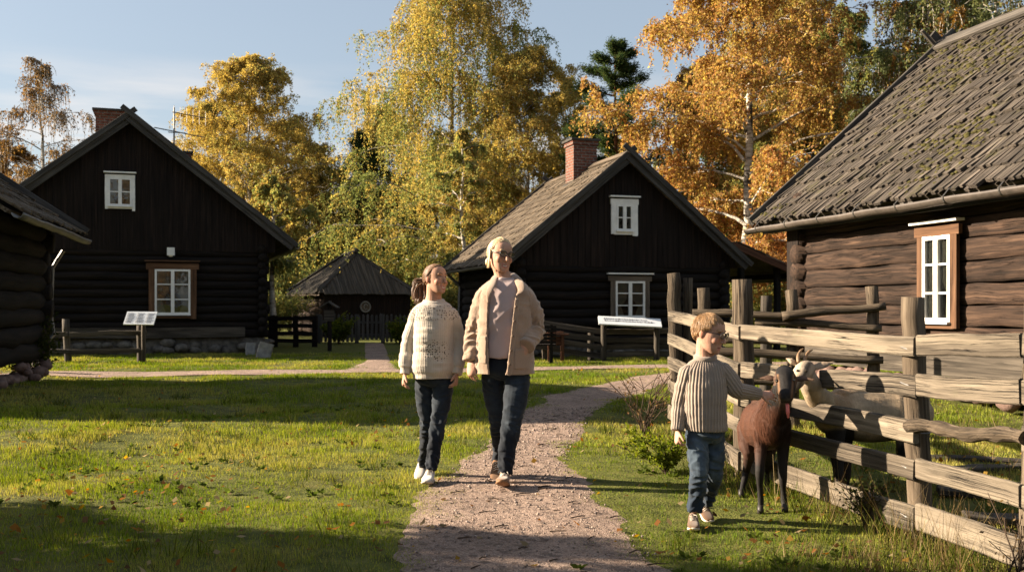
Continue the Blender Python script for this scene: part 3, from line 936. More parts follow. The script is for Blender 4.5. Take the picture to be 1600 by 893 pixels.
def make_trees():
    def at(px, d): return ((px - CXP) / FPX * d, d)
    G_ = 'autumn trees behind the farm'
    t1 = tree('birch_tree', 'tall olive and gold weeping birch in the middle, its top out of the picture', at(690, 45), 18.6, 5.2, OLIVE + GOLD[:3], 11, 150000, 1.7, .07, .17, pal2=GOLD, pal2z=.75, size=.095, strand=1.3, top=.4, wide=.25, nprim=54)
    t2 = tree('birch_tree', 'golden yellow birch right of the large dark house', at(388, 56), 15.7, 5.0, GOLD, 12, 125000, .6, .03, .15, size=.1, wide=.28, nprim=66, up=.95)
    t3 = tree('birch_tree', 'broad orange gold birch with a white trunk beside the gabled house', at(1148, 33), 15.5, 4.6, AMBER, 13, 130000, .9, .16, .2, pal2=RUST + GOLD[:2], pal2z=.25, size=.095, wide=.42, nprim=44, lean=(.3, 0))
    t4 = tree('birch_tree', 'half bare grey birch with thin brown leaves left of the chimney', at(62, 42), 12.1, 2.9, BROWN, 14, 15000, 1.3, .12, .13, size=.085, twigs=True, wide=.38)
    t5 = tree('birch_tree', 'pale amber birch with a thin top behind the brick chimney', at(882, 46), 12.6, 2.3, RUST, 15, 40000, .7, .1, .13, pal2=GOLD, pal2z=.0, size=.09, up=1.2)
    t6 = tree('birch_tree', 'dark green and brown birch standing above the mossy roof', at(1440, 32), 15.5, 3.8, GREEN + BROWN, 16, 80000, 1.2, .1, .17, size=.09, twigs=True)
    t7 = tree('birch_tree', 'olive green birch between the orange birch and mossy roof', at(1330, 41), 14.0, 3.2, OLIVE[:4] + GREEN, 17, 70000, 1.0, .1, .15, size=.095)
    t8 = tree('leafy_tree', 'small green leafy tree behind the hipped shed', at(505, 57), 9.6, 3.2, GREEN, 18, 45000, .45, .06, .13, bark='bark', size=.1, pal2=OLIVE, pal2z=.5)
    t9 = tree('leafy_tree', 'low rust coloured tree at the left edge', at(8, 47), 9.2, 2.8, RUST + BROWN, 19, 40000, .5, .05, .13, bark='bark', size=.1)
    pine('pine_tree', 'dark green pine standing behind the gabled house', at(962, 40), 11.9, 3.3, 21, 120000, .12)
    pine('pine_tree', 'dark pine half hidden left of the tall weeping birch', at(568, 55), 10.9, 2.3, 22, 60000, .1)
    D = dup_tree
    D(t2, at(452, 62), .80, 1.1, 'dim olive gold tree right behind the golden birch')
    D(t1, at(1235, 44), .95, 2.0, 'weeping birch filling the gap right of the orange birch')
    D(t6, at(1560, 36), 1.0, 1.3, 'dark birch rising behind the ridge at the right edge')
    D(t3, at(1480, 46), .95, 2.4, 'orange birch glowing between the dark crowns above the ridge')
    D(t2, at(825, 43), .78, 2.2, 'gold birch between weeping birch and brick chimney')
    D(t1, at(770, 56), .58, .7, 'olive birch seen through the gap right of the weeping birch')
    D(t8, at(640, 56), .9, 2.0, 'green leafy tree low behind the weeping birch')
    D(t8, at(418, 55), .8, 4.0, 'green leafy tree at the corner of the large dark house')
    D(t8, at(740, 43), .7, 1.0, 'green leafy tree behind the eave of the gabled house')
    D(t8, at(1190, 38), .8, 5.0, 'green leafy tree behind the lean-to roof')
    D(t9, at(1265, 36), .62, 1.5, 'rust coloured tree behind the lean-to posts')
    D(t9, at(30, 38), .6, 3.5, 'yellow brown young tree behind the roof at the left edge')
    D(t2, at(560, 57), .62, 5.1, 'yellow young birch right above the hipped shed roof')
    D(t5, at(985, 52), .95, .9, 'thin amber birch left of the orange birch')
    D(t7, at(1085, 48), .9, 2.9, 'olive birch deep behind the orange birch')
    D(t5, at(498, 56), .8, 2.5, 'slender half bare birch between golden and weeping birch')
    D(t1, at(610, 57), .68, 3.9, 'olive weeping birch right behind the hipped shed')
    D(t3, at(455, 60), .68, 1.9, 'orange tinged birch between the large house and hipped shed')
    D(t2, at(705, 57), .75, 4.4, 'gold birch deep behind the tall weeping birch')
    D(t3, at(1110, 43), .75, 4.2, 'orange birch deep behind the white trunked one')
    D(t2, at(1245, 40), .72, .4, 'gold birch over the lean-to roof')
    D(t2, at(340, 60), .85, 3.3, 'golden birch deep behind the chimney side of the large house')
    k = 0
    names = ['dim far tree of the forest edge']
    for px in range(-160, 1900, 128):
        s_ = [t8, t7, t9, t2][k % 4]
        o = D(s_, at(px + random.uniform(-40, 40), 62 + random.uniform(-4, 10)), random.uniform(.62, .8) * (1.15 if s_ in (t8, t9) else .78), random.uniform(0, 6), 'far tree of the forest edge behind the other trees')
        o['group'] = 'far forest edge'; k += 1
    # undergrowth below the crowns
    u1 = bush('undergrowth_bush', 'yellow green bush under the birches behind the hipped shed', at(520, 43), 2.6, 1.6, GREEN + OLIVE, 31, 9000, .11, group='undergrowth below the trees')
    for px, d, s_, r_, lb in ((455, 44, 1.1, 1, 'green bush between the large house and hipped shed'), (600, 46, 1.2, 2, 'bush right behind the hipped shed roof'), (668, 44, 1.2, 3, 'bush among the trees just left of the shorter woman'),
                              (735, 41, 1.0, 4, 'bush behind the women beside the house corner'), (1180, 36, .9, 5, 'bush seen under the lean-to roof'), (1230, 35, .8, 6, 'bush right of the lean-to posts'), (430, 39, .8, 7, 'low bush beside the large house corner')):
        D(u1, at(px, d), s_, r_, lb)
    # white trunks seen low between the buildings
    for px, d, h, lb in ((424, 34, 6.0, 'slim white birch trunk right of the large dark house'), (723, 34, 7.5, 'white birch trunk between the two women and the roof')):
        tree('birch_tree', lb, at(px, d), h, 1.5, OLIVE + GOLD, 40 + px, 15000, 1.0, .45, .14, size=.09, nprim=16)
    # trees behind the camera: mirrored in the window panes
    for i, (x_, y_) in enumerate(((-27, -20), (-19, -26), (-11, -23), (-3, -27), (6, -24), (14, -27), (22, -23), (30, -27), (38, -22))):
        o = D((t1, t3, t2)[i % 3], (x_, y_), (.7, .8, .72)[i % 3], i * 1.3, 'autumn tree standing behind the viewer, mirrored in the windows'); o['group'] = 'trees mirrored in the windows'
    # trees left of the picture: they throw the shade on the near lawn
    sh = tree('lilac_thicket', 'dense leafy thicket left of the camera shading the near lawn', (-7.2, 3.5), 4.3, 1.9, GREEN, 51, 42000, .3, .02, .12, bark='bark', size=.13, group='thickets beside the near lawn', nprim=40, cat='bush', wide=.45)
    D(sh, (-7.4, 4.9), .9, 2.0, 'dense leafy thicket left of the camera shading the near lawn'); D(sh, (-7.2, .9), 1.1, 4.0, 'dense leafy thicket left of the camera shading the near lawn')
    D(sh, (-10.0, 3.5), 1.25, 1.0, 'dense leafy thicket left of the camera shading the near lawn'); D(sh, (-10.4, 2.0), 1.3, 1.0, 'dense leafy thicket left of the camera shading the near lawn')
class Frame:
    """house axes: a along the gable, b along the ridge, z up"""

    def __init__(s, O, m):
        s.O = V(O[0], O[1], 0); s.r = nrm(V(1, m, 0)); s.d = nrm(V(-m, 1, 0))

    def p(s, a, b, z): return s.O + s.r * a + s.d * b + V(0, 0, z)

    def on(s, px, py, b=0.0):
        """(a, z) of the photo point on the plane b"""
        k = (px - CXP) / FPX; o = s.O + s.d * b
        a = (k * o[1] - o[0]) / (s.r[0] - k * s.r[1]); d = o[1] + s.r[1] * a
        return a, CAMH + (HOR - py) / FPX * d


def log_run(mb, p0, p1, z0, z1, nlog, rad=None, out=0.0, wob=.012, seg=8, squash=None):
    """stack of hewn logs between two corners"""
    h = (z1 - z0) / nlog; rad = rad or h * .56
    for k in range(nlog):
        z = z0 + h * (k + .5)
        a = p0 + V(0, 0, z - p0[2]); b = p1 + V(0, 0, z - p1[2]); d = nrm(b - a)
        e = out * random.uniform(.8, 1.1)
        pts = [a - d * e + (b - a + 2 * d * e) * t + V(random.gauss(0, wob), random.gauss(0, wob), random.gauss(0, wob * .7)) for t in np.linspace(0, 1, seg + 1)]
        r0 = h * .56
        if squash is not None:
            o0 = rng.uniform(-60, 60, 3); vs, cs, fs = [], [], []
            hs = h * .5; sec = [(-.5, -.80), (-.62, -.93), (.70, -.97), (.92, -.88), (.99, -.5), (1.0, .0), (.99, .5), (.92, .88), (.70, .97), (-.5, .95)]
            nv = nrm(np.cross(V(0, 0, 1), d)); kk = len(sec); m_ = len(pts); ph = random.uniform(0, 9); amp = squash
            for i, p in enumerate(pts):
                wv = 1 + .05 * math.sin(i * .9 + ph)
                for sx_, sz_ in sec:
                    q = nv * sx_ * (.115 + amp * random.gauss(0, .012)) + V(0, 0, sz_ * hs * wv + random.gauss(0, .004))
                    if sx_ < 0: q = nv * sx_ * .1 + V(0, 0, sz_ * hs)
                    vs.append(p + q); cs.append((np.linalg.norm(p - pts[0]) + o0[0], sx_ * .11 + o0[1], sz_ * hs + o0[2]))
            for i in range(m_ - 1):
                for j in range(kk): fs.append((i * kk + j, i * kk + (j + 1) % kk, (i + 1) * kk + (j + 1) % kk, (i + 1) * kk + j))
            fs += [tuple(range(kk - 1, -1, -1)), tuple((m_ - 1) * kk + j for j in range(kk))]
            mb.add(vs, fs, cs); continue
        mb.tube(pts, [r0 * random.uniform(.95, 1.05) for _ in pts], 12, squash=(squash or 1.0), wob=.015)


def shingles(mb, E0, E1, R0, R1, rows, bw, th=.024, jit=1.0, lift=.05):
    E0, E1, R0, R1 = map(V, (E0, E1, R0, R1))
    up = R0 - E0; L = np.linalg.norm(up); u = up / L; al = E1 - E0; LA = np.linalg.norm(al); al = al / LA
    n = np.cross(al, u); n = n if n[2] > 0 else -n
    c = L / rows
    for k in range(rows):
        m = int(LA / bw); sh = random.uniform(0, 1)
        for i in range(m + 1):
            x = (i + sh - .5) * bw
            if x < 0 or x > LA: continue
            x = min(max(x, bw * .4), LA - bw * .4)
            s0 = k * c - (.07 if k == 0 else .03) + random.gauss(0, .022) * jit; s1 = min((k + 1) * c + .1, L)
            p0 = E0 + al * (x + random.gauss(0, .008) * jit) + u * s0 + n * (lift + random.uniform(-.008, .014) * jit)
            p1 = E0 + al * (x + random.gauss(0, .006) * jit) + u * s1 + n * (.018 + random.uniform(0, .006))
            mb.plank(p0, p1, bw * random.uniform(.80, 1.0), th * random.uniform(.7, 1.3), al, 1, 0)


def window(root, fr, b, a0, a1, z0, z1, cas=.11, mat='casing', rows=3, style='wide', axis='gable', proud=.0, name='window', curtains=True, headw=.06, whitehead=False):
    """double casement with frame, sashes, panes, curtains; axis 'gable' lies in plane b, axis 'long' in plane a=b"""
    P = (lambda a, o, z: fr.p(a, b - o, z)) if axis == 'gable' else (lambda a, o, z: fr.p(b - o, a, z))
    wd = fr.r if axis == 'gable' else fr.d
    mb = MB()
    o = .05 + proud
    mb.plank(P(a0 + cas / 2, o, z0 - .06), P(a0 + cas / 2, o, z1), cas, .05, wd, 2, .003)
    mb.plank(P(a1 - cas / 2, o, z0 - .10), P(a1 - cas / 2, o, z1), cas, .05, wd, 2, .003)
    mb.plank(P(a0 - headw, o + .004, z1 - cas / 2 - .005), P(a1 + headw, o + .004, z1 - cas / 2 - .005), cas * 1.05, .056, (0, 0, 1), 2, .003)
    mb.plank(P(a0 + cas * .6, o - .003, z0 - .02), P(a1 - cas * .6, o - .003, z0 - .02), cas * .8, .05, (0, 0, 1), 1)
    w_ = mb.build(name, M[mat], root)
    hb = MB(); hb.plank(P(a0 - headw - .03, o + .03, z1 + .055), P(a1 + headw + .03, o + .03, z1 + .055), .035, .13, (0, 0, 1))
    hb.build('drip_board', M['white'] if whitehead else M[mat], w_)
    b0, b1, y0, y1 = a0 + cas, a1 - cas, z0 + .02, z1 - cas * 1.05
    sm = MB(); fw = .05; mid = (b0 + b1) / 2; o2 = o + .01
    sm.plank(P(b0, o2, y0 + fw / 2), P(b1, o2, y0 + fw / 2), fw, .045); sm.plank(P(b0, o2, y1 - fw / 2), P(b1, o2, y1 - fw / 2), fw, .045)
    for x, ww in ((b0 + fw / 2, fw), (b1 - fw / 2, fw), (mid, fw * 1.7)):
        sm.plank(P(x, o2 + (.006 if x == mid else 0), y0 + fw), P(x, o2 + (.006 if x == mid else 0), y1 - fw), ww, .045, wd)
    for k in range(1, rows):
        z = y0 + (y1 - y0) * k / rows
        for x0, x1 in ((b0 + fw, mid - fw * .85), (mid + fw * .85, b1 - fw)):
            sm.plank(P(x0, o2 - .004, z), P(x1, o2 - .004, z), .026, .03)
    sm.plank(P(b0 - .01, o2 + .03, y0 - .012), P(b1 + .01, o2 + .03, y0 - .012), .03, .08)
    sm.build('sash', M['white'], w_)
    for x0, x1 in ((b0 + fw * .6, mid - fw * .5), (mid + fw * .5, b1 - fw * .6)):
        g = MB(); g.plank(P((x0 + x1) / 2, o - .002, y0 + fw * .6), P((x0 + x1) / 2, o - .002, y1 - fw * .6), x1 - x0, .006, wd); g.build('pane', M['glass'], w_)
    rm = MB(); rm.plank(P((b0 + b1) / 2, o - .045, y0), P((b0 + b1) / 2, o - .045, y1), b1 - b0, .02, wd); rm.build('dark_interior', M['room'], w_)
    if curtains:
        for s in (-1, 1):
            vs, fs = [], []; n = 16; x0 = b0 + .03 if s < 0 else b1 - .03
            for i in range(n + 1):
                for j, (zz, ww) in enumerate(((y1 - .02, .40), (y1 - (y1 - y0) * .5, .36), (y0 + (y1 - y0) * .3, .17), (y0 + .03, .28))):
                    t = i / n; q = x0 - s * (b1 - b0) * ww * t
                    vs.append(P(q, o - .022 + .008 * math.sin(t * 34 + j), zz))
            for i in range(n):
                for j in range(3): fs.append((i * 4 + j, i * 4 + j + 1, (i + 1) * 4 + j + 1, (i + 1) * 4 + j))
            mb = MB(); mb.add(vs, fs); c = mb.build('curtain', M['curtain'], w_, True)
    return w_


def gable_house(name, label, fr, hw, hr, zap, zeave, L, zjoint, ov=.35, ovb=.3, wallmat='tar', boardmat='tarboard', roofmat='shingle2', logs=9, zb=.42, rows=10, bw=.13, barge='darkgrey', slopes=(-1, 1), stonemat='stone', zg=0.0):
    root = empty(name, fr.p(0, ov, zg), label, 'house', 'dark log houses of the farm')
    sl = (zap - zeave) / hr
    wl = MB(); b0, b1 = ov, L - ovb
    for i, (p0, p1) in enumerate(((fr.p(-hw, b0, 0), fr.p(hw, b0, 0)), (fr.p(-hw, b1, 0), fr.p(hw, b1, 0)))):
        log_run(wl, p0, p1, zb, zjoint, logs, out=.17)
    hl = (zjoint - zb) / logs
    for s in (-1, 1):
        log_run(wl, fr.p(s * hw, b0, 0), fr.p(s * hw, b1, 0), zb + hl / 2, zjoint + hl * .5 - hl / 2 + hl / 2, logs, out=.17)
    wl.build('log_wall', M[wallmat], root, True)
    fs = MB()
    for q0, q1 in ((fr.p(-hw, b0 + .06, 0), fr.p(hw, b0 + .06, 0)), (fr.p(-hw + .06, b0, 0), fr.p(-hw + .06, b1, 0)), (fr.p(hw - .06, b0, 0), fr.p(hw - .06, b1, 0)), (fr.p(-hw, b1 - .06, 0), fr.p(hw, b1 - .06, 0))):
        fs.plank(q0 + V(0, 0, zb / 2 - .03), q1 + V(0, 0, zb / 2 - .03), zb + .16, .16, (0, 0, 1), 24, .02)
    def stones(p0, p1):
        n = int(np.linalg.norm(p1 - p0) / .36)
        for i in range(n):
            c = p0 + (p1 - p0) * ((i + .5) / n); r = random.uniform(.17, .24)
            for z in ((.13,) if zb < .4 or random.random() < .45 else (.08, .27)):
                fs.rock(c + V(random.gauss(0, .05), random.gauss(0, .03), z + zg + random.gauss(0, .03)), (r * random.uniform(.8, 1.2), r * .8, random.uniform(.09, .17)), random.random() * 99)
    stones(fr.p(-hw, b0, 0), fr.p(hw, b0, 0)); stones(fr.p(-hw, b0, 0), fr.p(-hw, b1, 0)); stones(fr.p(hw, b0, 0), fr.p(hw, b1, 0))
    fs.build('stone_footing', M[stonemat], root, True)
    for bb, sgn in ((b0 - .10, 1), (b1 + .10, -1)):
        gb = MB()
        a = -hw - .16; top = lambda a: zap - sl * abs(a) - .10
        while a < hw + .16:
            w_ = random.uniform(.13, .19); c = a + w_ / 2
            z1 = top(c)
            if z1 > zjoint: gb.plank(fr.p(c, bb + random.uniform(-.004, .004), zjoint - .07 + random.uniform(-.012, .012)), fr.p(c, bb, z1), w_ * .98, .026, fr.r, 1)
            if z1 > zjoint: gb.plank(fr.p(a, bb - sgn * .019, zjoint - .06), fr.p(a, bb - sgn * .019, top(a) - .01), .045, .022, fr.r, 1)
            a += w_
        gb.build('gable_boards', M[boardmat], root)
    rf = MB(); nz = nrm(V(0, 0, 1))
    for s in (-1, 1):
        E0, E1 = fr.p(s * hr, 0, zeave), fr.p(s * hr, L, zeave); R0, R1 = fr.p(0, 0, zap), fr.p(0, L, zap)
        u = nrm(R0 - E0); n = np.cross(fr.d, u); n = n if n[2] > 0 else -n
        mid0 = (E0 + R0) / 2 - n * .045; mid1 = (E1 + R1) / 2 - n * .045
        rf.plank(mid0 + fr.d * .03, mid1 - fr.d * .03, np.linalg.norm(R0 - E0), .04, u)
        if s in slopes: shingles(rf, E0, E1, R0, R1, rows, bw)
        else: shingles(rf, E0, E1, R0, R1, rows, bw * 1.6)
    rf.plank(fr.p(-.07, -.03, zap + .045), fr.p(-.07, L + .03, zap + .03), .2, .03, nrm(V(*(fr.r * -1)) + V(0, 0, -sl)), 6, .008)
    rf.plank(fr.p(.07, -.03, zap + .045), fr.p(.07, L + .03, zap + .03), .2, .03, nrm(V(*(fr.r)) + V(0, 0, -sl)), 6, .008)
    roof = rf.build('roof', M[roofmat], root)
    for s in (-1, 1):
        for bb in (-.02, L + .02):
            bg_ = MB()
            dn = nrm(fr.r * s * hr + V(0, 0, zeave - zap))
            nn = np.cross(fr.d, dn); nn = nn if nn[2] > 0 else -nn
            st = fr.p(0, bb, zap) - dn * (.28 if s > 0 else .22) + nn * .05; en = fr.p(s * hr, bb, zeave) + dn * .05 + nn * .05
            if s > 0: st = st - fr.d * .035; en = en - fr.d * .035
            bg_.plank(st, en, .13, .04, nn, 10, .006, .006)
            bg_.plank(st + dn * .25 - nn * .12 + fr.d * (.055 if bb < 1 else -.055), en - dn * .05 - nn * .12 + fr.d * (.055 if bb < 1 else -.055), .17, .035, nn, 10, .006, .006)
            bg_.build('barge_board', M[barge], roof)
    return root, roof


def chimney(root, c, w, d, z0, z1, rot, cap=True, flash=True):
    mb = MB(); ca, sa = math.cos(rot), math.sin(rot); ax, ay = V(ca, sa, 0), V(-sa, ca, 0)
    def blk(w, d, z0, z1):
        # four faces with their own brick coordinates
        P = [V(c[0], c[1], 0) + ax * sx * w / 2 + ay * sy * d / 2 for sx, sy in ((-1, -1), (1, -1), (1, 1), (-1, 1))]
        off = 0.0
        for i in range(4):
            p, q = P[i], P[(i + 1) % 4]; l = np.linalg.norm(q - p)
            mb.add([p + V(0, 0, z0), q + V(0, 0, z0), q + V(0, 0, z1), p + V(0, 0, z1)], [(0, 1, 2, 3)], [(off, z0, 0), (off + l, z0, 0), (off + l, z1, 0), (off, z1, 0)]); off += l
        mb.add([p + V(0, 0, z1) for p in P], [(0, 1, 2, 3)], [(0, 0, 0), (w, 0, 0), (w, d, 0), (0, d, 0)])
    blk(w, d, z0, z1 - .1); blk(w + .07, d + .07, z1 - .16, z1 - .04)
    o = mb.build('chimney', M['brick'], root)
    cb = MB(); cb.plank(V(c[0], c[1], z1 - .015) - ax * (w / 2 + .08), V(c[0], c[1], z1 - .015) + ax * (w / 2 + .08), .06, d + .16); cb.build('cap', M['darkgrey'], o)
    return o


def half_gutter(mb, p0, p1, r=.075, n=9, seg=14, sag=.012, th=.008):
    p0, p1 = V(p0), V(p1); a = nrm(p1 - p0); s = nrm(np.cross(a, V(0, 0, 1)))
    vs, fs = [], []; k = n + 1; off = rng.uniform(0, 9)
    for i in range(seg + 1):
        c = p0 + (p1 - p0) * i / seg + V(0, 0, random.uniform(-sag, sag))
        for rad in (r, r - th):
            for j in range(k):
                t = math.pi * (1 + j / n); vs.append(c + s * math.cos(t) * rad + V(0, 0, math.sin(t) * rad))
    for i in range(seg):
        o, q = i * 2 * k, (i + 1) * 2 * k
        for j in range(n):
            fs += [(o + j, o + j + 1, q + j + 1, q + j), (o + k + j + 1, o + k + j, q + k + j, q + k + j + 1)]
        fs += [(o, q, q + k, o + k), (o + n, o + k + n, q + k + n, q + n)]
    for o in (0, seg * 2 * k):
        fs += [(o + j, o + k + j, o + k + j + 1, o + j + 1) for j in range(n)]
    mb.add(vs, fs)


def lettering(mb, org, ux, uy, n, w, h, rows, seed, style=0):
    """unreadable lines of small writing on a panel: short strokes, word by word"""
    g = random.Random(seed)
    nn = nrm(np.cross(ux, uy))
    for r_ in range(rows):
        x = .04 * w; y = h * (1 - (r_ + .75) / (rows + .5)); lh = h / (rows + .5) * .45
        end = w * g.uniform(.75, .97)
        while x < end:
            wl = g.uniform(.03, .09) * w if style == 0 else g.uniform(.02, .05) * w
            p0 = org + ux * x + uy * y + nn * .004; p1 = org + ux * min(x + wl, end) + uy * (y + (g.uniform(-.1, .1) * lh if style else 0)) + nn * .004
            mb.plank(p0, p1, lh * (g.uniform(.6, 1.3) if style else .75), .002, uy)
            x += wl + .018 * w


def make_houses():
    # ---------------------------------------------------- large dark house on the left
    f = Frame(((203 - CXP) / FPX * 25.0, 25.0), .34)
    hw = f.on(410, 500, .35)[0]; hr, ze = f.on(460, 384); zap = f.on(203, 180)[1]
    zj = f.on(280, 388, .35)[1]
    root, roof = gable_house('log_house', 'large dark log house on the left with an antenna behind its crossed ridge boards', f, hw, hr, zap, ze, 9.0, zj, .42, .4, zb=.42, logs=11)
    NOGRASS.append((f.O, f.r, f.d, -hw - .2, hw + .2, .3, 9))
    b = .42 - .13
    def px_win(x0, y0, x1, y1, bb): a0, z1 = f.on(x0, y0, bb); a1, _ = f.on(x1, y0, bb); am, z0 = f.on((x0 + x1) / 2, y1, bb); _, z1 = f.on((x0 + x1) / 2, y0, bb); return a0, a1, z0, z1
    a0, a1, z0, z1 = px_win(232, 411, 307, 492, b - .05)
    window(root, f, b, a0, a1, z0, z1, .15, 'casing', 3)
    a0, a1, z0, z1 = px_win(164, 273, 211, 323, .42 - .16)
    window(root, f, .42 - .12, a0, a1, z0, z1, .07, 'white', 2, headw=.0)
    a, z = f.on(267, 393, b); mb = MB()
    mb.plank(f.p(a, b - .08, z - .10), f.p(a, b - .08, z + .10), .19, .14, f.r, 1, 0, .015); mb.plank(f.p(a, b - .07, z - .13), f.p(a, b - .07, z - .1), .10, .08, f.r)
    mb.build('wall_lamp', M['white'], root)
    # sill board along the foot
    mb = MB(); mb.plank(f.p(-hw - .1, b - .03, .56), f.p(hw - .45, b - .03, .56), .26, .04, (0, 0, 1), 8, .01); mb.build('sill_board', M['oldfence'], root)
    # chimneys
    a, z = f.on(172, 174, 3.4); c = f.p(a, 3.4, 0); chimney(root, c, .72, .62, 4.3, z, math.atan2(f.r[1], f.r[0]))
    a, z = f.on(286, 241, 5.0); c = f.p(a, 5.0, 0); chimney(root, c, .42, .4, 3.6, z + .05, math.atan2(f.r[1], f.r[0]))
    # antenna
    a, z = f.on(272, 168, 2.6); _, zl = f.on(272, 232, 2.6); mb = MB()
    mb.tube([f.p(a, 2.6, zl - .5), f.p(a, 2.6, z)], .022, 6)
    z2 = f.on(272, 175, 2.6)[1]; mb.tube([f.p(a - .05, 2.6, z2), f.p(a + .95, 2.9, z2 - .08)], .014, 5)
    for k in range(6):
        q = .0 + k * .17; mb.tube([f.p(a + q, 2.6 + q * .3, z2 - .22 - q * .08), f.p(a + q, 2.6 + q * .3, z2 + .18 - q * .08)], .008, 4)
    z3 = f.on(272, 204, 2.6)[1]; mb.tube([f.p(a - .52, 2.45, z3 + .03), f.p(a + .82, 2.9, z3 - .1)], .016, 5); mb.tube([f.p(a - .15, 2.2, z3 - .12), f.p(a + .3, 3.1, z3 + .03)], .013, 5)
    mb.build('antenna', M['metal'], root)
    gm = MB(); dn = f.p(hr + .06, 0, ze - .06)
    half_gutter(gm, f.p(hr + .08, .0, ze - .02), f.p(hr + .08, 9, ze - .02), .07); gm.build('gutter', M['metal'], root)

    # ---------------------------------------------------- gabled house in the middle
    f = Frame(((985 - CXP) / FPX * 24.0, 24.0), .3)
    hr, ze = f.on(1170, 414); zap = f.on(985, 241)[1]; hw = f.on(1128, 480, .4)[0]; zj = f.on(985, 413, .4)[1]
    L = 6.1
    root, roof = gable_house('log_house', 'dark gabled log house in the middle with brick chimney and a sunlit roof slope', f, hw, hr, zap, ze, L, zj, .40, .35, zb=.30, logs=9, rows=13, bw=.115)
    NOGRASS.append((f.O, f.r, f.d, -hw - .2, hw + 2.2, .3, L))
    b = .40 - .12
    a0, a1, z0, z1 = [(f.on(953, 430, b)[0]), f.on(1013, 430, b)[0], f.on(983, 497, b)[1], f.on(983, 431, b)[1]]
    window(root, f, b, a0, a1, z0, z1, .12, 'casing2', 3, whitehead=True)
    a0, a1, z0, z1 = [(f.on(954, 340, b)[0]), f.on(995, 340, b)[0], f.on(975, 362, b)[1], f.on(975, 311, b)[1]]
    window(root, f, .40 - .11, a0, a1, z0, z1, .13, 'white', 2, headw=.02, whitehead=True)
    # chimney on the near slope side of the ridge
    bc = 2.9; a, z = f.on(908, 220, bc); chimney(root, f.p(a, bc, 0), .66, .62, zap - 1.2, z, math.atan2(f.r[1], f.r[0]))
    mb = MB(); sl = (zap - ze) / hr
    mb.plank(f.p(a - .42, bc - .45, zap - sl * abs(a - .42) + .05), f.p(a - .42, bc + .35, zap - sl * abs(a - .42) + .05), .3, .02, nrm(f.r + V(0, 0, sl)))
    mb.build('chimney_flashing', M['greywood'], root)
    gm = MB(); half_gutter(gm, f.p(-hr - .06, -.02, ze - .05), f.p(-hr - .06, L, ze - .05), .065)
    gm.tube([f.p(-hr + .05, L - .25, ze - .12), f.p(-hr + .4, L - .3, ze - .45), f.p(-hw - .15, L - .3, ze - .8), f.p(-hw - .15, L - .3, .2)], .045, 8); gm.build('gutter', M['metal'], root)
    # lean-to on the right
    lt = MB(); aS, zS = f.on(1140, 380, .9); aE, zE = f.on(1258, 436, .9)
    E0, E1, R0, R1 = f.p(aE, .5, zE), f.p(aE, 4.6, zE), f.p(aS, .5, zS), f.p(aS, 4.6, zS)
    u = nrm(R0 - E0); n_ = np.cross(f.d, u); n_ = n_ if n_[2] > 0 else -n_
    lt.plank((E0 + R0) / 2 - n_ * .03, (E1 + R1) / 2 - n_ * .03, np.linalg.norm(R0 - E0), .05, u)
    shingles(lt, E0, E1, R0, R1, 5, .16)
    lr = lt.build('lean_to_roof', M['shingle2'], root)
    pm = MB(); pm.plank(f.p(aS - .1, .48, zS + .0) - n_ * .06, f.p(aE + .03, .48, zE) - n_ * .06, .17, .05, n_, 5, .005); pm.build('barge_board', M['redwood'], lr)
    for px in (1158, 1214):
        aa, _ = f.on(px, 500, .8)
        q = MB(); q.plank(f.p(aa, .8, 0), f.p(aa, .8, zS - (aa - aS) * (zS - zE) / (aE - aS) - .08), .15, .15, f.r, 3, .006, .02); q.build('porch_post', M['tar'], root)
    q = MB()
    q.plank(f.p(aE - .45, .8, zE + .1), f.p(aE - .45, 4.5, zE + .1), .16, .14, (0, 0, 1)); q.build('eave_beam', M['tar'], root)

    # ---------------------------------------------------- mossy house on the right
    dd = nrm(V(-.25, 1, 0)); m_ = .25
    f = Frame((0, 0), m_)
    # corner far left of its long wall
    Cn = V(4.86, 16.4, 0); f.O = Cn
    # here a runs into the house (right), b runs away from the camera
    Lh = 10.5; ga, ez, ra, rz = -.50, 2.66, 3.2, 5.90
    root = empty('log_house', f.p(0, -Lh / 2, 0), 'sunlit brown log house on the right with a mossy board roof and tall white window', 'house', 'dark log houses of the farm')
    NOGRASS.append((f.O, f.r, f.d, -.2, 8, -Lh, .3))
    wl = MB(); zt = 2.93; z0 = .42; nl = 9; hl = (zt - z0) / nl
    # sloping look of each log comes from its own thickness
    log_run(wl, f.p(0, -Lh, 0), f.p(0, 0, 0), z0, zt, nl, out=.2, wob=.010, seg=30, squash=.7)
    log_run(wl, f.p(0, 0, 0), f.p(6.4, 0, 0), z0 + hl / 2, zt + hl / 2, nl, out=.22, seg=6)
    log_run(wl, f.p(6.4, -Lh, 0), f.p(6.4, 0, 0), z0, zt, nl, out=.2, seg=6); log_run(wl, f.p(0, -Lh, 0), f.p(6.4, -Lh, 0), z0 + hl / 2, zt + hl / 2, nl, out=.2, seg=6)
    cbm = MB()  # dark upright strips added over the log ends, so this corner stays dark
    for q, (aa, bb) in enumerate(((-.19, .02), (-.19, .20), (-.06, .34), (.12, .34))):
        cbm.plank(f.p(aa, bb, .4), f.p(aa, bb, 2.95), .175, .035, f.d if q < 2 else f.r, 6, .004)
    cbm.build('dark_corner_cover', M['tarboard'], root)
    lw = wl.build('log_wall', M['rustlog'], root, True)
    sb = MB(); sb.plank(f.p(-.16, -Lh, .5), f.p(-.16, -.25, .5), .30, .07, (0, 0, 1), 14, .012); sb.build('sill_board', M['oldfence'], root)
    fs = MB()
